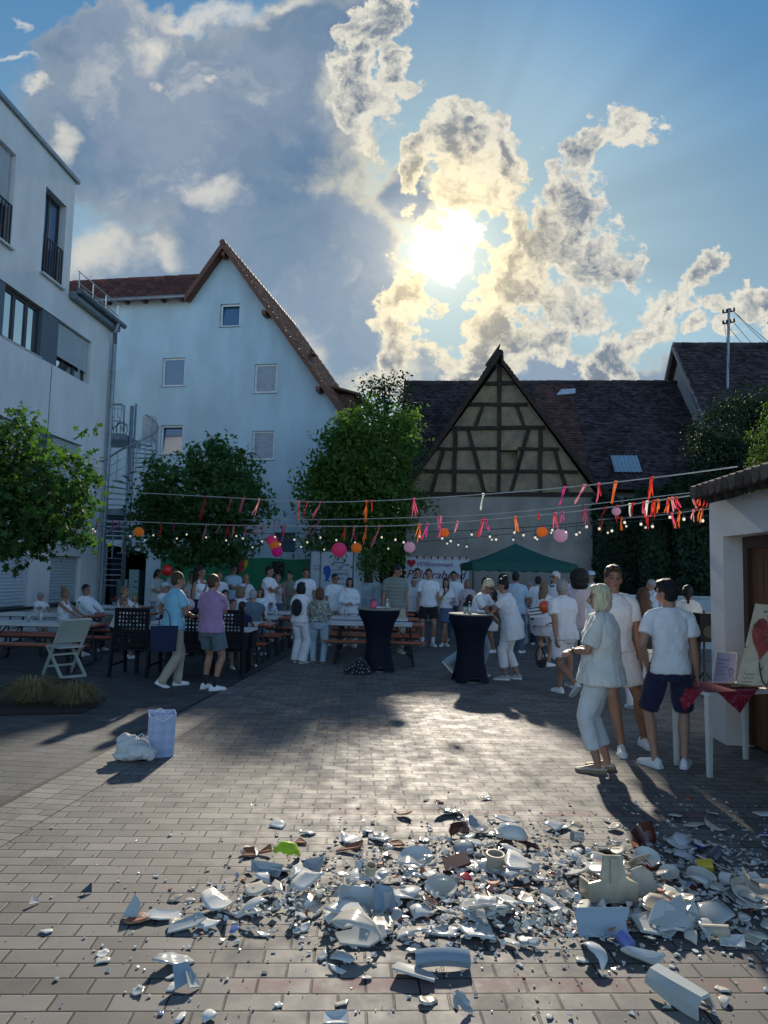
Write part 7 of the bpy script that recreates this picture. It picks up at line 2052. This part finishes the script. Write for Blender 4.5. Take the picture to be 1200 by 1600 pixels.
# dark equipment and stand by the garden wall
s = MB(); q = at(1100, 990, 10.6); s.tube([(0, 0, 0), (0, 0, 1.25)], .018, 8)
for a in (0, 120, 240): s.tube([(0, 0, .35), (.28 * math.cos(rad(a)), .28 * math.sin(rad(a)), 0)], .012, 6)
o = s.build('speaker_stand', M_RAIL, label='black tripod stand beside the white garage corner', cat='stand'); o.location = (q.x, q.y, 0)
r0 = empty('loudspeaker', (q.x + .02, q.y, 1.0), 0, 'black loudspeaker on the tripod stand by the garage corner', 'loudspeaker')
s = MB(); s.box((0, 0, .0), (.26, .24, .42)); s.build('cabinet', M_DKPLAST, r0); s = MB(); s.lathe([(.002, 0), (.09, .0), (.095, .01)], n=20); 
s2 = MB(); s2.tube([(0, -.125, -.06), (0, -.13, -.06)], .09, 20); s2.build('speaker_cone', M_BLKMET, r0)
# white plastic chair at the hedge, and pale crate near the trailer
q = at(580, 935, 19.5); s = MB(); s.box((0, 0, 1.0), (.55, .04, .8)); o = s.build('info_board', mat('board_pale', (0.28, 0.34, 0.35), .8, .3, 6), label='pale menu board standing right of the trailer', cat='menu board'); o.location = (q.x, q.y, 0)
s = MB(); s.beam((-.22, 0, .6), (-.25, .1, 0), .04, .04); s.beam((.22, 0, .6), (.25, .1, 0), .04, .04); s.build('leg', M_BLKMET, o)
q = at(745, 920, 19.8)
bundle_later()
_tex.noise_scale = 0.08
me = remeshed(s_tote, .008, 3, disp=.06, mid=.5)
zmin = min(v.co.z for v in me.vertices)
tote = obj_from(me, 'canvas_tote', mat('canvas_offwhite', (0.62, 0.60, 0.57), .9, .06, bump=.8, bscale=30))
tote.location = tote_loc - Vector((0, 0, zmin))
tag(tote, 'slumped off white canvas tote bag beside the blue gift bag', 'tote bag')
s = MB(); s.tube([(.02, -.02, .16), (.07, .0, .205), (.12, .0, .17), (.16, -.02, .09)], [(.012, .004)] * 4, 8); s.tube([(-.02, .04, .17), (.04, .06, .215), (.12, .05, .15)], [(.012, .004)] * 3, 8)
s.build('handle', M_WHITE, tote, smooth=True)
_tex.noise_scale = 0.11
# ================================================================ broken crockery
GZ = [glaze('porcelain_white', (0.66, 0.67, 0.64)), glaze('porcelain_cream', (0.60, 0.57, 0.49)), glaze('porcelain_grey', (0.40, 0.43, 0.43)), glaze('stoneware_beige', (0.42, 0.38, 0.30), .3), glaze('porcelain_blue', (0.10, 0.16, 0.42)), glaze('terracotta', (0.34, 0.12, 0.055), .7, var=.2), glaze('glaze_brown', (0.085, 0.025, 0.018), .2), glaze('glaze_red', (0.35, 0.02, 0.02), .2), glaze('porcelain_dark', (0.08, 0.09, 0.11), .2)]
M_EDGE = mat('broken_edge', (0.60, 0.58, 0.53), .9, .1)
M_EDGET = mat('broken_edge_clay', (0.40, 0.20, 0.11), .95, .15)
def shard_mesh(rnd, size, curv='sphere', R_=None, th=.006, nside=None, elong=1.0):
    n = nside or rnd.choice((4, 5, 5, 6, 7))
    outl = []
    a0 = rnd.uniform(0, 6.28)
    for i in range(n):
        a = a0 + 2 * PI * (i + rnd.uniform(-.30, .30)) / n
        r = size / 2 * rnd.uniform(.62, 1.12)
        outl.append(Vector((math.cos(a) * r * elong, math.sin(a) * r / elong)))
    pts = []
    for i in range(n):
        a, b = outl[i], outl[(i + 1) % n]
        k = 3
        nr = Vector((b.y - a.y, a.x - b.x)); L = nr.length or 1; nr /= L
        bow = rnd.uniform(-.10, .14) * L
        for j in range(k):
            t = j / k
            pts.append(a.lerp(b, t) + nr * (bow * math.sin(PI * t) + rnd.uniform(-.02, .02) * L))
    R_ = R_ or size * rnd.uniform(.7, 2.2)
    rim = rnd.random() < .4
    def zf(p):
        if curv == 'flat': return 0.0
        if curv == 'cyl': q = min(.98, abs(p.x) / R_); return R_ * (1 - math.sqrt(1 - q * q))
        if curv == 'plate':
            d = p.length; q = (p + Vector((R_ * .5, 0))).length
            return .10 * size * (1 / (1 + math.exp(-(q - R_ * .55) / (size * .07))))
        q = min(.98, p.length / R_); return R_ * (1 - math.sqrt(1 - q * q))
    m = len(pts); rings = (1.0, .62, .28)
    top = [Vector((p.x * f, p.y * f, 0)) for f in rings for p in pts] + [Vector((0, 0, 0))]
    top = [Vector((p.x, p.y, zf(p.to_2d()))) for p in top]
    N = len(top)
    bot = [p - Vector((0, 0, th)) for p in top]
    F = []; M_ = []
    for sgn, off in ((1, 0), (-1, N)):
        for r in range(2):
            for j in range(m):
                q = (off + r * m + j, off + r * m + (j + 1) % m, off + (r + 1) * m + (j + 1) % m, off + (r + 1) * m + j)
                F.append(q if sgn > 0 else q[::-1]); M_.append(0)
        for j in range(m):
            q = (off + 2 * m + j, off + 2 * m + (j + 1) % m, off + N - 1); F.append(q if sgn > 0 else q[::-1]); M_.append(0)
    for j in range(m): F.append((j, N + j, N + (j + 1) % m, (j + 1) % m)); M_.append(1)
    return top + bot, F, M_
def rot_rand(rnd, tilt):
    return Matrix.Rotation(rnd.uniform(0, 6.28), 3, 'Z') @ Matrix.Rotation(rnd.gauss(0, tilt), 3, 'X') @ Matrix.Rotation(rnd.gauss(0, tilt) + (PI if rnd.random() < .45 else 0), 3, 'Y') @ Matrix.Rotation(rnd.uniform(0, 6.28), 3, 'Z')
def dens(px, py):
    d = 0
    for cx, cy, sx, sy, w in ((760, 1385, 190, 38, 1.0), (900, 1400, 150, 40, .7), (560, 1425, 120, 28, .75), (1080, 1370, 110, 45, .6), (1175, 1400, 60, 45, .6), (700, 1330, 130, 30, .45), (440, 1410, 80, 25, .3), (330, 1425, 60, 22, .22), (900, 1450, 180, 25, .3), (620, 1475, 120, 20, .12), (760, 1290, 200, 30, .16), (1060, 1300, 120, 35, .16), (250, 1480, 120, 60, .02), (800, 1520, 300, 50, .035)):
        d += w * math.exp(-.5 * (((px - cx) / sx) ** 2 + ((py - cy) / sy) ** 2))
    return d
def sample(rnd, sharp=1.0, ymax=1600):
    while True:
        px, py = rnd.uniform(20, 1260), rnd.uniform(1228, 1640)
        if rnd.random() < min(1, dens(px, py)) ** sharp: return px, py
rs = random.Random(11)
WHERE = lambda px, py: ('far edge' if py < 1320 else 'middle' if py < 1420 else 'near edge')
# ---- recognisable pieces -------------------------------------------------------------
LMK = []
def special(mb, name, m, px, py, label, cat='shard', rot=(0, 0, 0), z=0.0, smooth=False, angle=None, disp=False, sc=1.0):
    R_ = Matrix.Rotation(rad(rot[2]), 3, 'Z') @ Matrix.Rotation(rad(rot[1]), 3, 'Y') @ Matrix.Rotation(rad(rot[0]), 3, 'X')
    vv = [R_ @ (Vector(v) * sc) for v in mb.v]; zm = min(v.z for v in vv); mb.v = [tuple(v - Vector((0, 0, zm))) for v in vv]
    o = mb.build(name, m, label=label, cat=cat, angle=angle, smooth=smooth); q = gnd(px, py); o.location = (q.x, q.y, z + .002); LMK.append((px, py, name.replace('_', ' '), label))
    return fixnormals(o)
def arc_shell(prof, a0, a1, n=16, th=.006, jag=.0, seed=0):
    """partial lathe (broken vessel): prof [(r,z)], angles deg"""
    rnd = random.Random(seed); s = MB(); m = len(prof); V_ = []
    for side in (0, 1):
        for i in range(n + 1):
            for j, (r, z) in enumerate(prof):
                a = rad(a0 + (a1 - a0) * i / n)
                if jag and i in (0, n): a += rnd.uniform(-jag, jag)
                zz = z + (rnd.uniform(-jag, 0) * .12 if j == m - 1 and jag else 0)
                rr_ = r - th * side
                V_.append((max(.001, rr_) * math.cos(a), max(.001, rr_) * math.sin(a), zz + (th * side if j == 0 else 0)))
    off = (n + 1) * m
    F_ = []
    for i in range(n):
        for j in range(m - 1):
            q = (i * m + j, (i + 1) * m + j, (i + 1) * m + j + 1, i * m + j + 1)
            F_.append(q); F_.append(tuple(off + k for k in q[::-1]))
        F_.append((i * m + m - 1, (i + 1) * m + m - 1, off + (i + 1) * m + m - 1, off + i * m + m - 1))
        F_.append((i * m, off + i * m, off + (i + 1) * m, (i + 1) * m))
    for i in (0, n):
        for j in range(m - 1): F_.append((i * m + j, i * m + j + 1, off + i * m + j + 1, off + i * m + j))
    s.add(V_, F_); return s
def bent_plate(outl, bend=0.0, th=.012, axis='x', lip=0.0):
    """outline polygon (metres) curved about one axis, with thickness"""
    s = MB(); n = len(outl); cx_ = sum(p[0] for p in outl) / n; cy_ = sum(p[1] for p in outl) / n
    V_ = []
    rings = (1, .7, .35)
    def zf(x, y): 
        t = x if axis == 'x' else y
        return bend * t * t + (lip if False else 0)
    top = [(cx_ + (x - cx_) * f, cy_ + (y - cy_) * f) for f in rings for x, y in outl] + [(cx_, cy_)]
    T_ = [(x, y, zf(x, y)) for x, y in top]; B_ = [(x, y, z - th) for x, y, z in T_]; N = len(T_)
    F_ = []
    for off, sg in ((0, 1), (N, -1)):
        for r in range(2):
            for j in range(n):
                q = (off + r * n + j, off + r * n + (j + 1) % n, off + (r + 1) * n + (j + 1) % n, off + (r + 1) * n + j); F_.append(q if sg > 0 else q[::-1])
        for j in range(n): q = (off + 2 * n + j, off + 2 * n + (j + 1) % n, off + N - 1); F_.append(q if sg > 0 else q[::-1])
    for j in range(n): F_.append((j, N + j, N + (j + 1) % n, (j + 1) % n))
    s.add(T_ + B_, F_); return s
M_SAN = glaze('sanitary_white', (0.48, 0.50, 0.48), .18); M_SANB = glaze('sanitary_beige', (0.40, 0.36, 0.27), .35, var=.25); M_SANG = glaze('sanitary_bluegrey', (0.30, 0.37, 0.43), .15)
# stepped cistern block
s = MB()
s.prism([(-.16, 0, 0), (.16, 0, 0), (.165, 0, .12), (.085, 0, .14), (.055, 0, .28), (-.065, 0, .28), (-.085, 0, .13), (-.165, 0, .11)], (0, .02, 0))
s.prism([(-.16, .02, 0), (-.14, .02, 0), (-.14, .02, .11), (-.16, .02, .11)], (0, .16, 0)); s.prism([(.14, .02, 0), (.16, .02, 0), (.16, .02, .12), (.14, .02, .12)], (0, .14, 0)); s.box((0, .08, .01), (.3, .14, .02))
s.box((0, -.006, .19), (.05, .012, .15))
special(s, 'cistern_fragment', M_SANB, 960, 1420, 'tall stepped beige cistern fragment standing upright in the pile', rot=(-8, 3, 6), sc=.82)
special(bent_plate([(-.09, 0), (.02, -.015), (.10, .03), (.085, .13), (.03, .17), (-.05, .15), (-.075, .06)], 1.5, .012), 'ceramic_slab', M_SANB, 1005, 1405, 'rounded beige slab leaning against the stepped cistern fragment', rot=(68, 0, 10), z=.0, sc=.85)
# broken pan: folded faceted shells
s = MB()
out_ = [(-.17, .02, .02), (-.10, -.06, .0), (.0, -.08, .02), (.06, -.06, .0), (.17, .02, .06), (.15, .05, .14), (.10, .06, .12), (.06, .05, .17), (-.02, .04, .13), (-.07, .02, .15), (-.12, .03, .12)]
mid_ = [(-.08, .0, .06), (.03, -.045, .08)]
def shell(s, P_, idx, th):
    n = len(P_); s.add([Vector(p) for p in P_] + [Vector(p) + Vector(th) for p in P_], [tuple(i) for i in idx] + [tuple(j + n for j in i[::-1]) for i in idx])
shell(s, out_ + mid_, [(0, 1, 11), (1, 2, 12, 11), (2, 3, 12), (3, 4, 12), (4, 5, 6, 12), (6, 7, 12), (7, 8, 12), (8, 9, 11, 12), (9, 10, 11), (10, 0, 11)], (.0, .014, -.006))
nO = len(out_); s.add([Vector(p) for p in out_] + [Vector(p) + Vector((0, .014, -.006)) for p in out_], [(i, (i + 1) % nO, nO + (i + 1) % nO, nO + i) for i in range(nO)])
s.prism([(-.14, .0, .0), (-.02, -.10, .0), (.10, -.02, .0), (.03, .10, .01)], (0, 0, .016))
special(s, 'toilet_bowl_fragment', M_SAN, 1058, 1455, 'large angular white bowl fragment resting on its edge at the right', rot=(-14, 6, 8), sc=.82)
special(bent_plate([(-.15, -.06), (.0, -.09), (.14, -.05), (.12, .05), (.02, .09), (-.12, .06)], 2.2, .013), 'bowl_lip', M_SAN, 1030, 1452, 'wavy white lip piece under the large bowl fragment', rot=(10, -8, 15))
special(arc_shell([(.035, 0), (.035, .16)], 0, 360, 18, .006, .0), 'pipe_stub', M_SANB, 1098, 1462, 'short beige pipe stub lying right of the bowl fragment', rot=(80, 0, 65), sc=.75)
# blue grey panel
s = MB(); s.prism([(-.155, 0, 0), (.08, 0, -.01), (.125, 0, .02), (.12, 0, .07), (.15, 0, .125), (.145, 0, .14), (-.165, 0, .14)], (0, .013, 0)); s.box((-.01, -.008, .135), (.30, .03, .012))
special(s, 'panel_piece', M_SANG, 948, 1468, 'flat blue grey ceramic panel standing on edge near the centre right', rot=(-22, 0, 3), sc=.86)
# trough piece, lower right
s = MB(); n_ = 10; V_ = []; F_ = []
prof = [(-.10, .10), (-.085, .10), (-.05, .015), (.02, .0), (.06, .03), (.075, .09), (.085, .09), (.07, .02), (.02, -.015), (-.055, -.005), (-.10, .09)]
for i in range(n_ + 1):
    t = i / n_; f = .75 + .25 * math.sin(PI * (.15 + t * .6)); rnj = random.Random(i)
    for (x, z) in prof: V_.append((x * f, t * .34 + rnj.uniform(-.004, .004), z * (f if z > .02 else 1) * (1.15 - .55 * t)))
m_ = len(prof)
for i in range(n_):
    for j in range(m_): F_.append((i * m_ + j, i * m_ + (j + 1) % m_, (i + 1) * m_ + (j + 1) % m_, (i + 1) * m_ + j))
F_.append(tuple(range(m_))[::-1]); F_.append(tuple(n_ * m_ + j for j in range(m_))); s.add(V_, F_)
special(s, 'trough_fragment', M_SAN, 1100, 1592, 'long pale trough shaped fragment lying lowest on the right', rot=(0, 168, 30), sc=.72)
# curved lip and tray
s = MB(); V_ = []
for i in range(13):
    t = -1 + i / 6
    for (y, z) in ((0, 0), (-.02, .035), (0, .055), (.04, .06), (.05, .05), (.02, .04), (.01, .0)): V_.append((t * .12, y, z - (.012 * t * t)))
s.add(V_, [(i * 7 + j, i * 7 + (j + 1) % 7, (i + 1) * 7 + (j + 1) % 7, (i + 1) * 7 + j) for i in range(12) for j in range(7)] + [tuple(range(7))[::-1], tuple(84 + j for j in range(7))])
special(s, 'rim_piece', M_SANG, 692, 1515, 'blue grey basin rim piece with a shadow under it at the front', rot=(0, 0, 3), angle=50)
special(bent_plate([(-.09, -.03), (.03, -.05), (.10, -.03), (.085, .04), (.0, .055), (-.08, .05)], 3.2, .009, 'y'), 'curved_tile', M_SAN, 645, 1528, 'curved white tray piece left of the blue grey rim', rot=(-14, 6, -16), angle=40)
# big broken basin in the middle
s = arc_shell([(.04, 0), (.13, .02), (.17, .08), (.175, .15)], 20, 170, 18, .012, .12, 5)
special(s, 'basin_fragment', M_SAN, 566, 1440, 'broken grey basin arching open in the middle left of the pile', rot=(-18, 10, 0), angle=50, sc=.82)
special(bent_plate([(-.15, 0), (-.12, -.07), (.05, -.09), (.16, -.05), (.15, .03), (.04, .10), (.0, .13), (-.05, .05)], 1.4, .014), 'basin_slab', M_SAN, 562, 1470, 'wide grey basin slab lying before the arching basin piece', rot=(14, -3, 4), angle=40, sc=.78)
special(bent_plate([(-.06, -.06), (.07, -.05), (.05, .07), (-.05, .08)], 2.0, .01), 'ceramic_chunk', M_SANG, 600, 1425, 'bluish grey chunk propped against the arching basin', rot=(48, 12, 20))
s = arc_shell([(.028, 0), (.028, .05)], 0, 360, 16, .005); special(s, 'ceramic_ring', M_SANB, 577, 1412, 'small dark mouthed pipe ring on top of the arching basin', rot=(18, 8, 0), z=.14)
# blue-left angular chunk and left pieces
special(bent_plate([(-.05, -.055), (.06, -.045), (.045, .045), (-.03, .06)], 3, .012), 'ceramic_chunk', M_SANG, 283, 1540, 'dark blue grey angular chunk alone at the lower left', rot=(44, -14, 28), sc=.8)
special(bent_plate([(-.045, -.04), (.045, -.05), (.05, .03), (-.01, .06)], 3, .008), 'ceramic_chunk', M_SAN, 298, 1545, 'pale shard leaning behind the dark lower left chunk', rot=(40, 16, 60), sc=.7)
special(bent_plate([(-.05, -.07), (.06, -.04), (.03, .05), (-.035, .09)], 3, .012), 'ceramic_chunk', M_SAN, 208, 1432, 'tall pointed white chunk at the left end of the pile', rot=(52, 8, -15), sc=.72)
special(bent_plate([(-.10, -.02), (.0, -.05), (.10, -.035), (.08, .03), (-.04, .04)], 4, .008, 'y'), 'platter_piece', GZ[0], 252, 1434, 'long white platter piece beside the pointed left chunk', rot=(6, 4, 8))
special(bent_plate([(-.11, -.03), (.05, -.045), (.12, .0), (.09, .05), (-.09, .03)], 3, .012, 'y'), 'platter_piece', M_SAN, 290, 1452, 'long curved trough shard at the left of the pile', rot=(14, -8, 22), sc=.8)
special(bent_plate([(-.03, -.025), (.03, -.02), (.02, .03)], 3, .007), 'ceramic_chunk', GZ[8], 135, 1395, 'dark grey shard alone far left on the pavers', rot=(50, 10, 20))
special(bent_plate([(-.03, -.02), (.035, -.02), (.01, .03)], 3, .007), 'ceramic_chunk', GZ[1], 50, 1414, 'cream shard propped up near the left edge', rot=(42, 10, 60))
# vessels
s = arc_shell([(.02, 0), (.05, .008), (.075, .04), (.085, .075)], -20, 190, 18, .006, .15, 8); special(s, 'green_bowl', glaze('glaze_lime', (0.42, 0.62, 0.03), .2), 450, 1338, 'broken lime green bowl with white rim', 'bowl', rot=(160, 10, 10))
special(bent_plate([(-.09, -.03), (.07, -.045), (.085, .03), (-.10, .035)], 5, .009), 'white_dish_half', GZ[2], 418, 1368, 'blue grey dish half in front of the green bowl', rot=(22, 4, 2))
special(bent_plate([(-.07, -.04), (.06, -.045), (.06, .06), (-.05, .045)], 6, .009), 'white_dish_half', GZ[2], 488, 1360, 'upturned dish piece right of the green bowl', rot=(26, -8, -12))
def clay(px, py, lab, pts, rot, m=None, th=.014, bend=2.0): special(bent_plate(pts, bend, th), 'terracotta_piece', m or GZ[5], px, py, lab, rot=rot)
clay(388, 1338, 'square terracotta shard left of the green bowl', [(-.035, -.03), (.04, -.03), (.04, .035), (-.03, .03)], (26, 5, 20))
clay(415, 1334, 'triangular terracotta shard touching the green bowl', [(-.04, -.03), (.045, -.02), (.02, .04)], (24, -10, -10))
clay(470, 1318, 'small terracotta triangle behind the green bowl', [(-.035, -.02), (.04, -.02), (-.01, .035)], (18, 0, 0))
clay(546, 1330, 'long red brown clay sliver above the dish pieces', [(-.085, -.02), (.06, -.025), (.09, .02), (-.04, .02)], (14, -12, 4), None, .012, 1.5)
clay(618, 1323, 'clay shard with a dark red tip', [(-.05, -.02), (.06, -.02), (.03, .03), (-.04, .025)], (16, -6, -6))
clay(712, 1358, 'flat brown roof tile piece lying in the centre', [(-.09, -.05), (.07, -.06), (.09, .05), (-.06, .06)], (10, -14, 18), GZ[6], .016, 0)
clay(822, 1325, 'dark brown splinter across the white bowl', [(-.09, -.012), (.09, -.018), (.07, .016), (-.08, .02)], (20, 12, -18), GZ[6], .01, 1)
clay(1002, 1326, 'tan inner side of a broken clay pot', [(-.075, -.04), (.06, -.04), (.05, .05), (-.05, .045)], (14, 4, 8), GZ[5], .014, 3)
s = arc_shell([(.03, 0), (.07, .01), (.085, .07), (.09, .13)], 200, 330, 12, .012, .1, 12); special(s, 'clay_pot_fragment', GZ[6], 1020, 1328, 'tall glazed brown pot fragment in the shade on the right', 'pot', rot=(12, 22, 200))
s = arc_shell([(.02, 0), (.05, .01), (.07, .05), (.06, .09)], 0, 230, 14, .008, .2, 14); special(s, 'brown_pot_fragment', GZ[6], 715, 1305, 'round dark brown pot fragment at the far side', 'pot', rot=(150, 10, 30))
s = arc_shell([(.02, 0), (.075, .015), (.10, .06), (.105, .10)], 0, 300, 24, .007, .1, 16); special(s, 'white_bowl', GZ[0], 800, 1316, 'large white bowl upside down at the far side', 'bowl', rot=(168, 12, 20), smooth=True)
for (px, py, r, lab) in ((650, 1352, .10, 'big white plate tilted up in the middle of the pile'), (1046, 1374, .055, 'thin rimmed saucer lying in the shade'), (1010, 1350, .075, 'white plate leaning behind the yellow mug'), (1095, 1380, .08, 'oval grey plate in front of the yellow mug'), (1170, 1412, .085, 'white plate half at the right edge'), (855, 1408, .045, 'small saucer ring at the right of centre'), (690, 1398, .085, 'shallow cream bowl catching the sun')):
    s = MB(); s.lathe([(.01, .006), (r * .55, .006), (r * .65, .012), (r, .028), (r * 1.01, .032), (r * .99, .035), (r * .64, .018), (r * .55, .012), (.01, .012)], n=30)
    special(s, 'plate', GZ[0] if 'white' in lab else GZ[1], px, py, lab, 'plate', rot=(random.Random(px).uniform(8, 30), random.Random(py).uniform(-12, 12), 0), z=.01, angle=40)
def mug(px, py, m, lab, rot, r=.04, h=.085, mi=None, sc=1.0, handle=True):
    s = MB(); s.lathe([(.004, 0), (r * .9, 0), (r, .01), (r, h), (r * .9, h), (r * .88, .012), (.004, .010)], n=24)
    if handle: s.tube([(r, 0, h * .8), (r + .025, 0, h * .75), (r + .03, 0, h * .45), (r, 0, h * .25)], .006, 8)
    return special(s, 'mug', m, px, py, lab, 'mug', rot=rot, z=.004, angle=50, sc=sc)
mug(1090, 1366, glaze('glaze_yellow', (0.55, 0.38, 0.02), .2), 'bright yellow mug lying on its side', (78, 0, 70))
mug(910, 1318, GZ[1], 'white mug with faint print lying at the far right', (80, 0, -80), sc=.85)
mug(985, 1492, glaze('glaze_lilac', (0.16, 0.2, 0.50), .2), 'blue and white cup lying in front of the blue grey panel', (70, 0, 200), sc=.8, handle=False)
mug(1112, 1352, GZ[8], 'dark mouthed cup tipped beside the yellow mug', (62, 0, 120), sc=.9)
mug(1128, 1382, GZ[0], 'white printed cup at the right of the pile', (80, 0, 30), sc=.85)
s = MB(); s.lathe([(.004, 0), (.05, 0), (.05, .07), (.055, .075), (.055, .10), (.045, .10), (.045, .01)], n=24); special(s, 'stoneware_jar', GZ[3], 772, 1362, 'squat grey jar with a dark rim near the centre', 'jar', rot=(4, 3, 0), angle=50)
special(bent_plate([(-.10, -.03), (.02, -.05), (.12, .02), (.10, .06), (-.07, .03)], 2.5, .012), 'white_arch_piece', M_SAN, 1160, 1398, 'tall white piece with a hole at the right edge', rot=(60, 5, 20))
special(bent_plate([(-.11, -.04), (.10, -.05), (.12, .04), (-.06, .06)], 3.0, .014, 'x'), 'white_arch_piece', M_SAN, 1192, 1402, 'curved white rim piece cut by the right edge', rot=(50, -10, -10))
special(bent_plate([(-.06, -.03), (.05, -.03), (.03, .035), (-.04, .03)], 4, .006), 'blue_shard', glaze('glaze_cobalt', (0.03, 0.04, 0.28), .15), 1092, 1327, 'cobalt blue shard in the shade on the right', rot=(38, 8, 30))
special(bent_plate([(-.025, -.03), (.03, -.02), (.01, .035)], 4, .006), 'red_shard', GZ[7], 1012, 1360, 'small bright red shard beside the cistern fragment', rot=(50, 0, 30))
special(bent_plate([(-.09, -.02), (.07, -.03), (.10, .02), (-.06, .03)], 4, .012), 'relief_piece', GZ[0], 1002, 1502, 'white moulded rim piece in front of the blue grey panel', rot=(16, 6, -22))
special(bent_plate([(-.06, -.035), (.05, -.04), (.065, .03), (-.05, .04)], 4, .007), 'plate_piece', GZ[0], 1143, 1476, 'white plate piece lying alone on the lower right', rot=(12, -5, -10))
s = arc_shell([(.02, 0), (.05, .01), (.06, .03)], 0, 180, 12, .005, .2, 22); special(s, 'cup_fragment', GZ[2], 718, 1588, 'dark open cup fragment at the bottom centre', rot=(40, 30, 40))
special(bent_plate([(-.05, -.02), (.05, -.03), (.05, .03), (-.04, .03)], 4, .006), 'plate_piece', GZ[0], 524, 1596, 'bluish white piece at the bottom edge', rot=(14, 0, 10))

cnames = {0: 'white', 1: 'cream', 2: 'grey', 3: 'beige', 4: 'blue', 5: 'terracotta', 6: 'brown', 7: 'red', 8: 'dark'}
for i in range(290):
    px, py = sample(rs, 1.0) if i > 26 else (rs.uniform(60, 1190), rs.uniform(1440, 1600))
    q = gnd(px, py)
    big = rs.random()
    size = (.055 + .165 * big ** 1.5) if i > 26 else rs.uniform(.035, .08)
    k = rs.choices(range(9), (46, 20, 18, 6, 1.6, 6, 2, .6, 2))[0]
    if k > 3: size *= .6
    cv = rs.choices(('sphere', 'plate', 'cyl', 'flat'), (4, 5, 3, 2))[0]
    V_, F_, M_ = shard_mesh(rs, size, cv, th=rs.uniform(.003, .0055) + (.004 if k in (3, 5) else 0), elong=rs.uniform(1, 1.45))
    dn = min(1, dens(px, py))
    R_ = rot_rand(rs, .07 + .19 * dn * rs.random())
    V_ = [R_ @ v for v in V_]
    zmin = min(v.z for v in V_)
    lift = (rs.random() ** 1.5 * .055 * dn) if i > 26 else 0
    me = bpy.data.meshes.new('crockery_shard'); me.from_pydata([tuple(v - Vector((0, 0, zmin))) for v in V_], [], F_)
    me.materials.append(GZ[k]); me.materials.append(M_EDGET if k == 5 else M_EDGE); me.polygons.foreach_set('material_index', M_); me.polygons.foreach_set('use_smooth', [m_ == 0 for m_ in M_])
    o = bpy.data.objects.new('crockery_shard', me); COL.objects.link(o); o.location = (q.x, q.y, lift + .001)
    lm = min(LMK, key=lambda q_: ((q_[0] - px) / 1.6) ** 2 + (q_[1] - py) ** 2); dx_, dy_ = (px - lm[0]) / 1.6, py - lm[1]
    wh = ('left of' if dx_ < 0 else 'right of') if abs(dx_) > abs(dy_) else ('behind' if dy_ < 0 else 'in front of')
    sh = {'sphere': 'cupped', 'plate': 'rimmed', 'cyl': 'bowed', 'flat': 'flat'}[cv]
    lw = ' '.join(w_ for w_ in lm[3].split() if w_ not in ('lying', 'standing'))
    tag(o, ' '.join(('%s %s %s shard %s the %s' % ('big' if size > .11 else 'middling' if size > .07 else 'small', sh, cnames[k], wh, lw)).split()[:16]).rstrip(' '), 'shard', 'crockery shards')
# fine debris as one mass
rs = random.Random(21)
V_, F_, M_ = [], [], []
for i in range(3100):
    lone = i % 10 == 0
    if lone: px, py = rs.uniform(0, 1230), 1228 + 380 * rs.random() ** .8
    else: px, py = sample(rs, .9)
    q = gnd(px + rs.gauss(0, 12), py + rs.gauss(0, 6))
    dn = min(1, dens(px, py))
    size = rs.uniform(.003, .010) if lone else rs.uniform(.010, .055) * (0.5 + .5 * dn)
    n = rs.choice((3, 4, 4, 5))
    R_ = Matrix.Rotation(rs.uniform(0, 6.28), 3, 'Z') @ Matrix.Rotation(rs.gauss(0, .25 + .25 * dn), 3, 'X')
    a0 = rs.uniform(0, 6)
    pl_ = [Vector((math.cos(a0 + 2 * PI * (j + rs.uniform(-.3, .3)) / n) * size * rs.uniform(.35, .65), math.sin(a0 + 2 * PI * j / n) * size * rs.uniform(.3, .6), 0)) for j in range(n)]
    th = Vector((0, 0, rs.uniform(.003, .006)))
    bend = rs.uniform(0, .25) * size
    T_ = [R_ @ (p + th + Vector((0, 0, bend * (k % 2)))) for k, p in enumerate(pl_)]; B_ = [R_ @ (p + Vector((0, 0, bend * (k % 2)))) for k, p in enumerate(pl_)]
    z0 = min(p.z for p in T_ + B_); up = Vector((q.x, q.y, -z0 + .001 + rs.random() ** 2 * .03 * dn))
    o = len(V_); V_ += [tuple(p + up) for p in B_ + T_]
    mi = rs.choices(range(5), (60, 18, 14, 4, 4))[0]
    F_.append(tuple(range(o + n, o + 2 * n))); M_.append(mi); F_.append(tuple(range(o, o + n))[::-1]); M_.append(mi)
    for j in range(n): F_.append((o + j, o + (j + 1) % n, o + n + (j + 1) % n, o + n + j)); M_.append(mi)
me = bpy.data.meshes.new('crockery_debris'); me.from_pydata(V_, [], F_)
for m_ in (GZ[0], GZ[1], GZ[2], GZ[5], GZ[8]): me.materials.append(m_)
me.polygons.foreach_set('material_index', M_)
o = bpy.data.objects.new('crockery_debris', me); COL.objects.link(o); tag(o, 'fine white splinters of crockery scattered over the pavers', 'debris', kind='stuff')
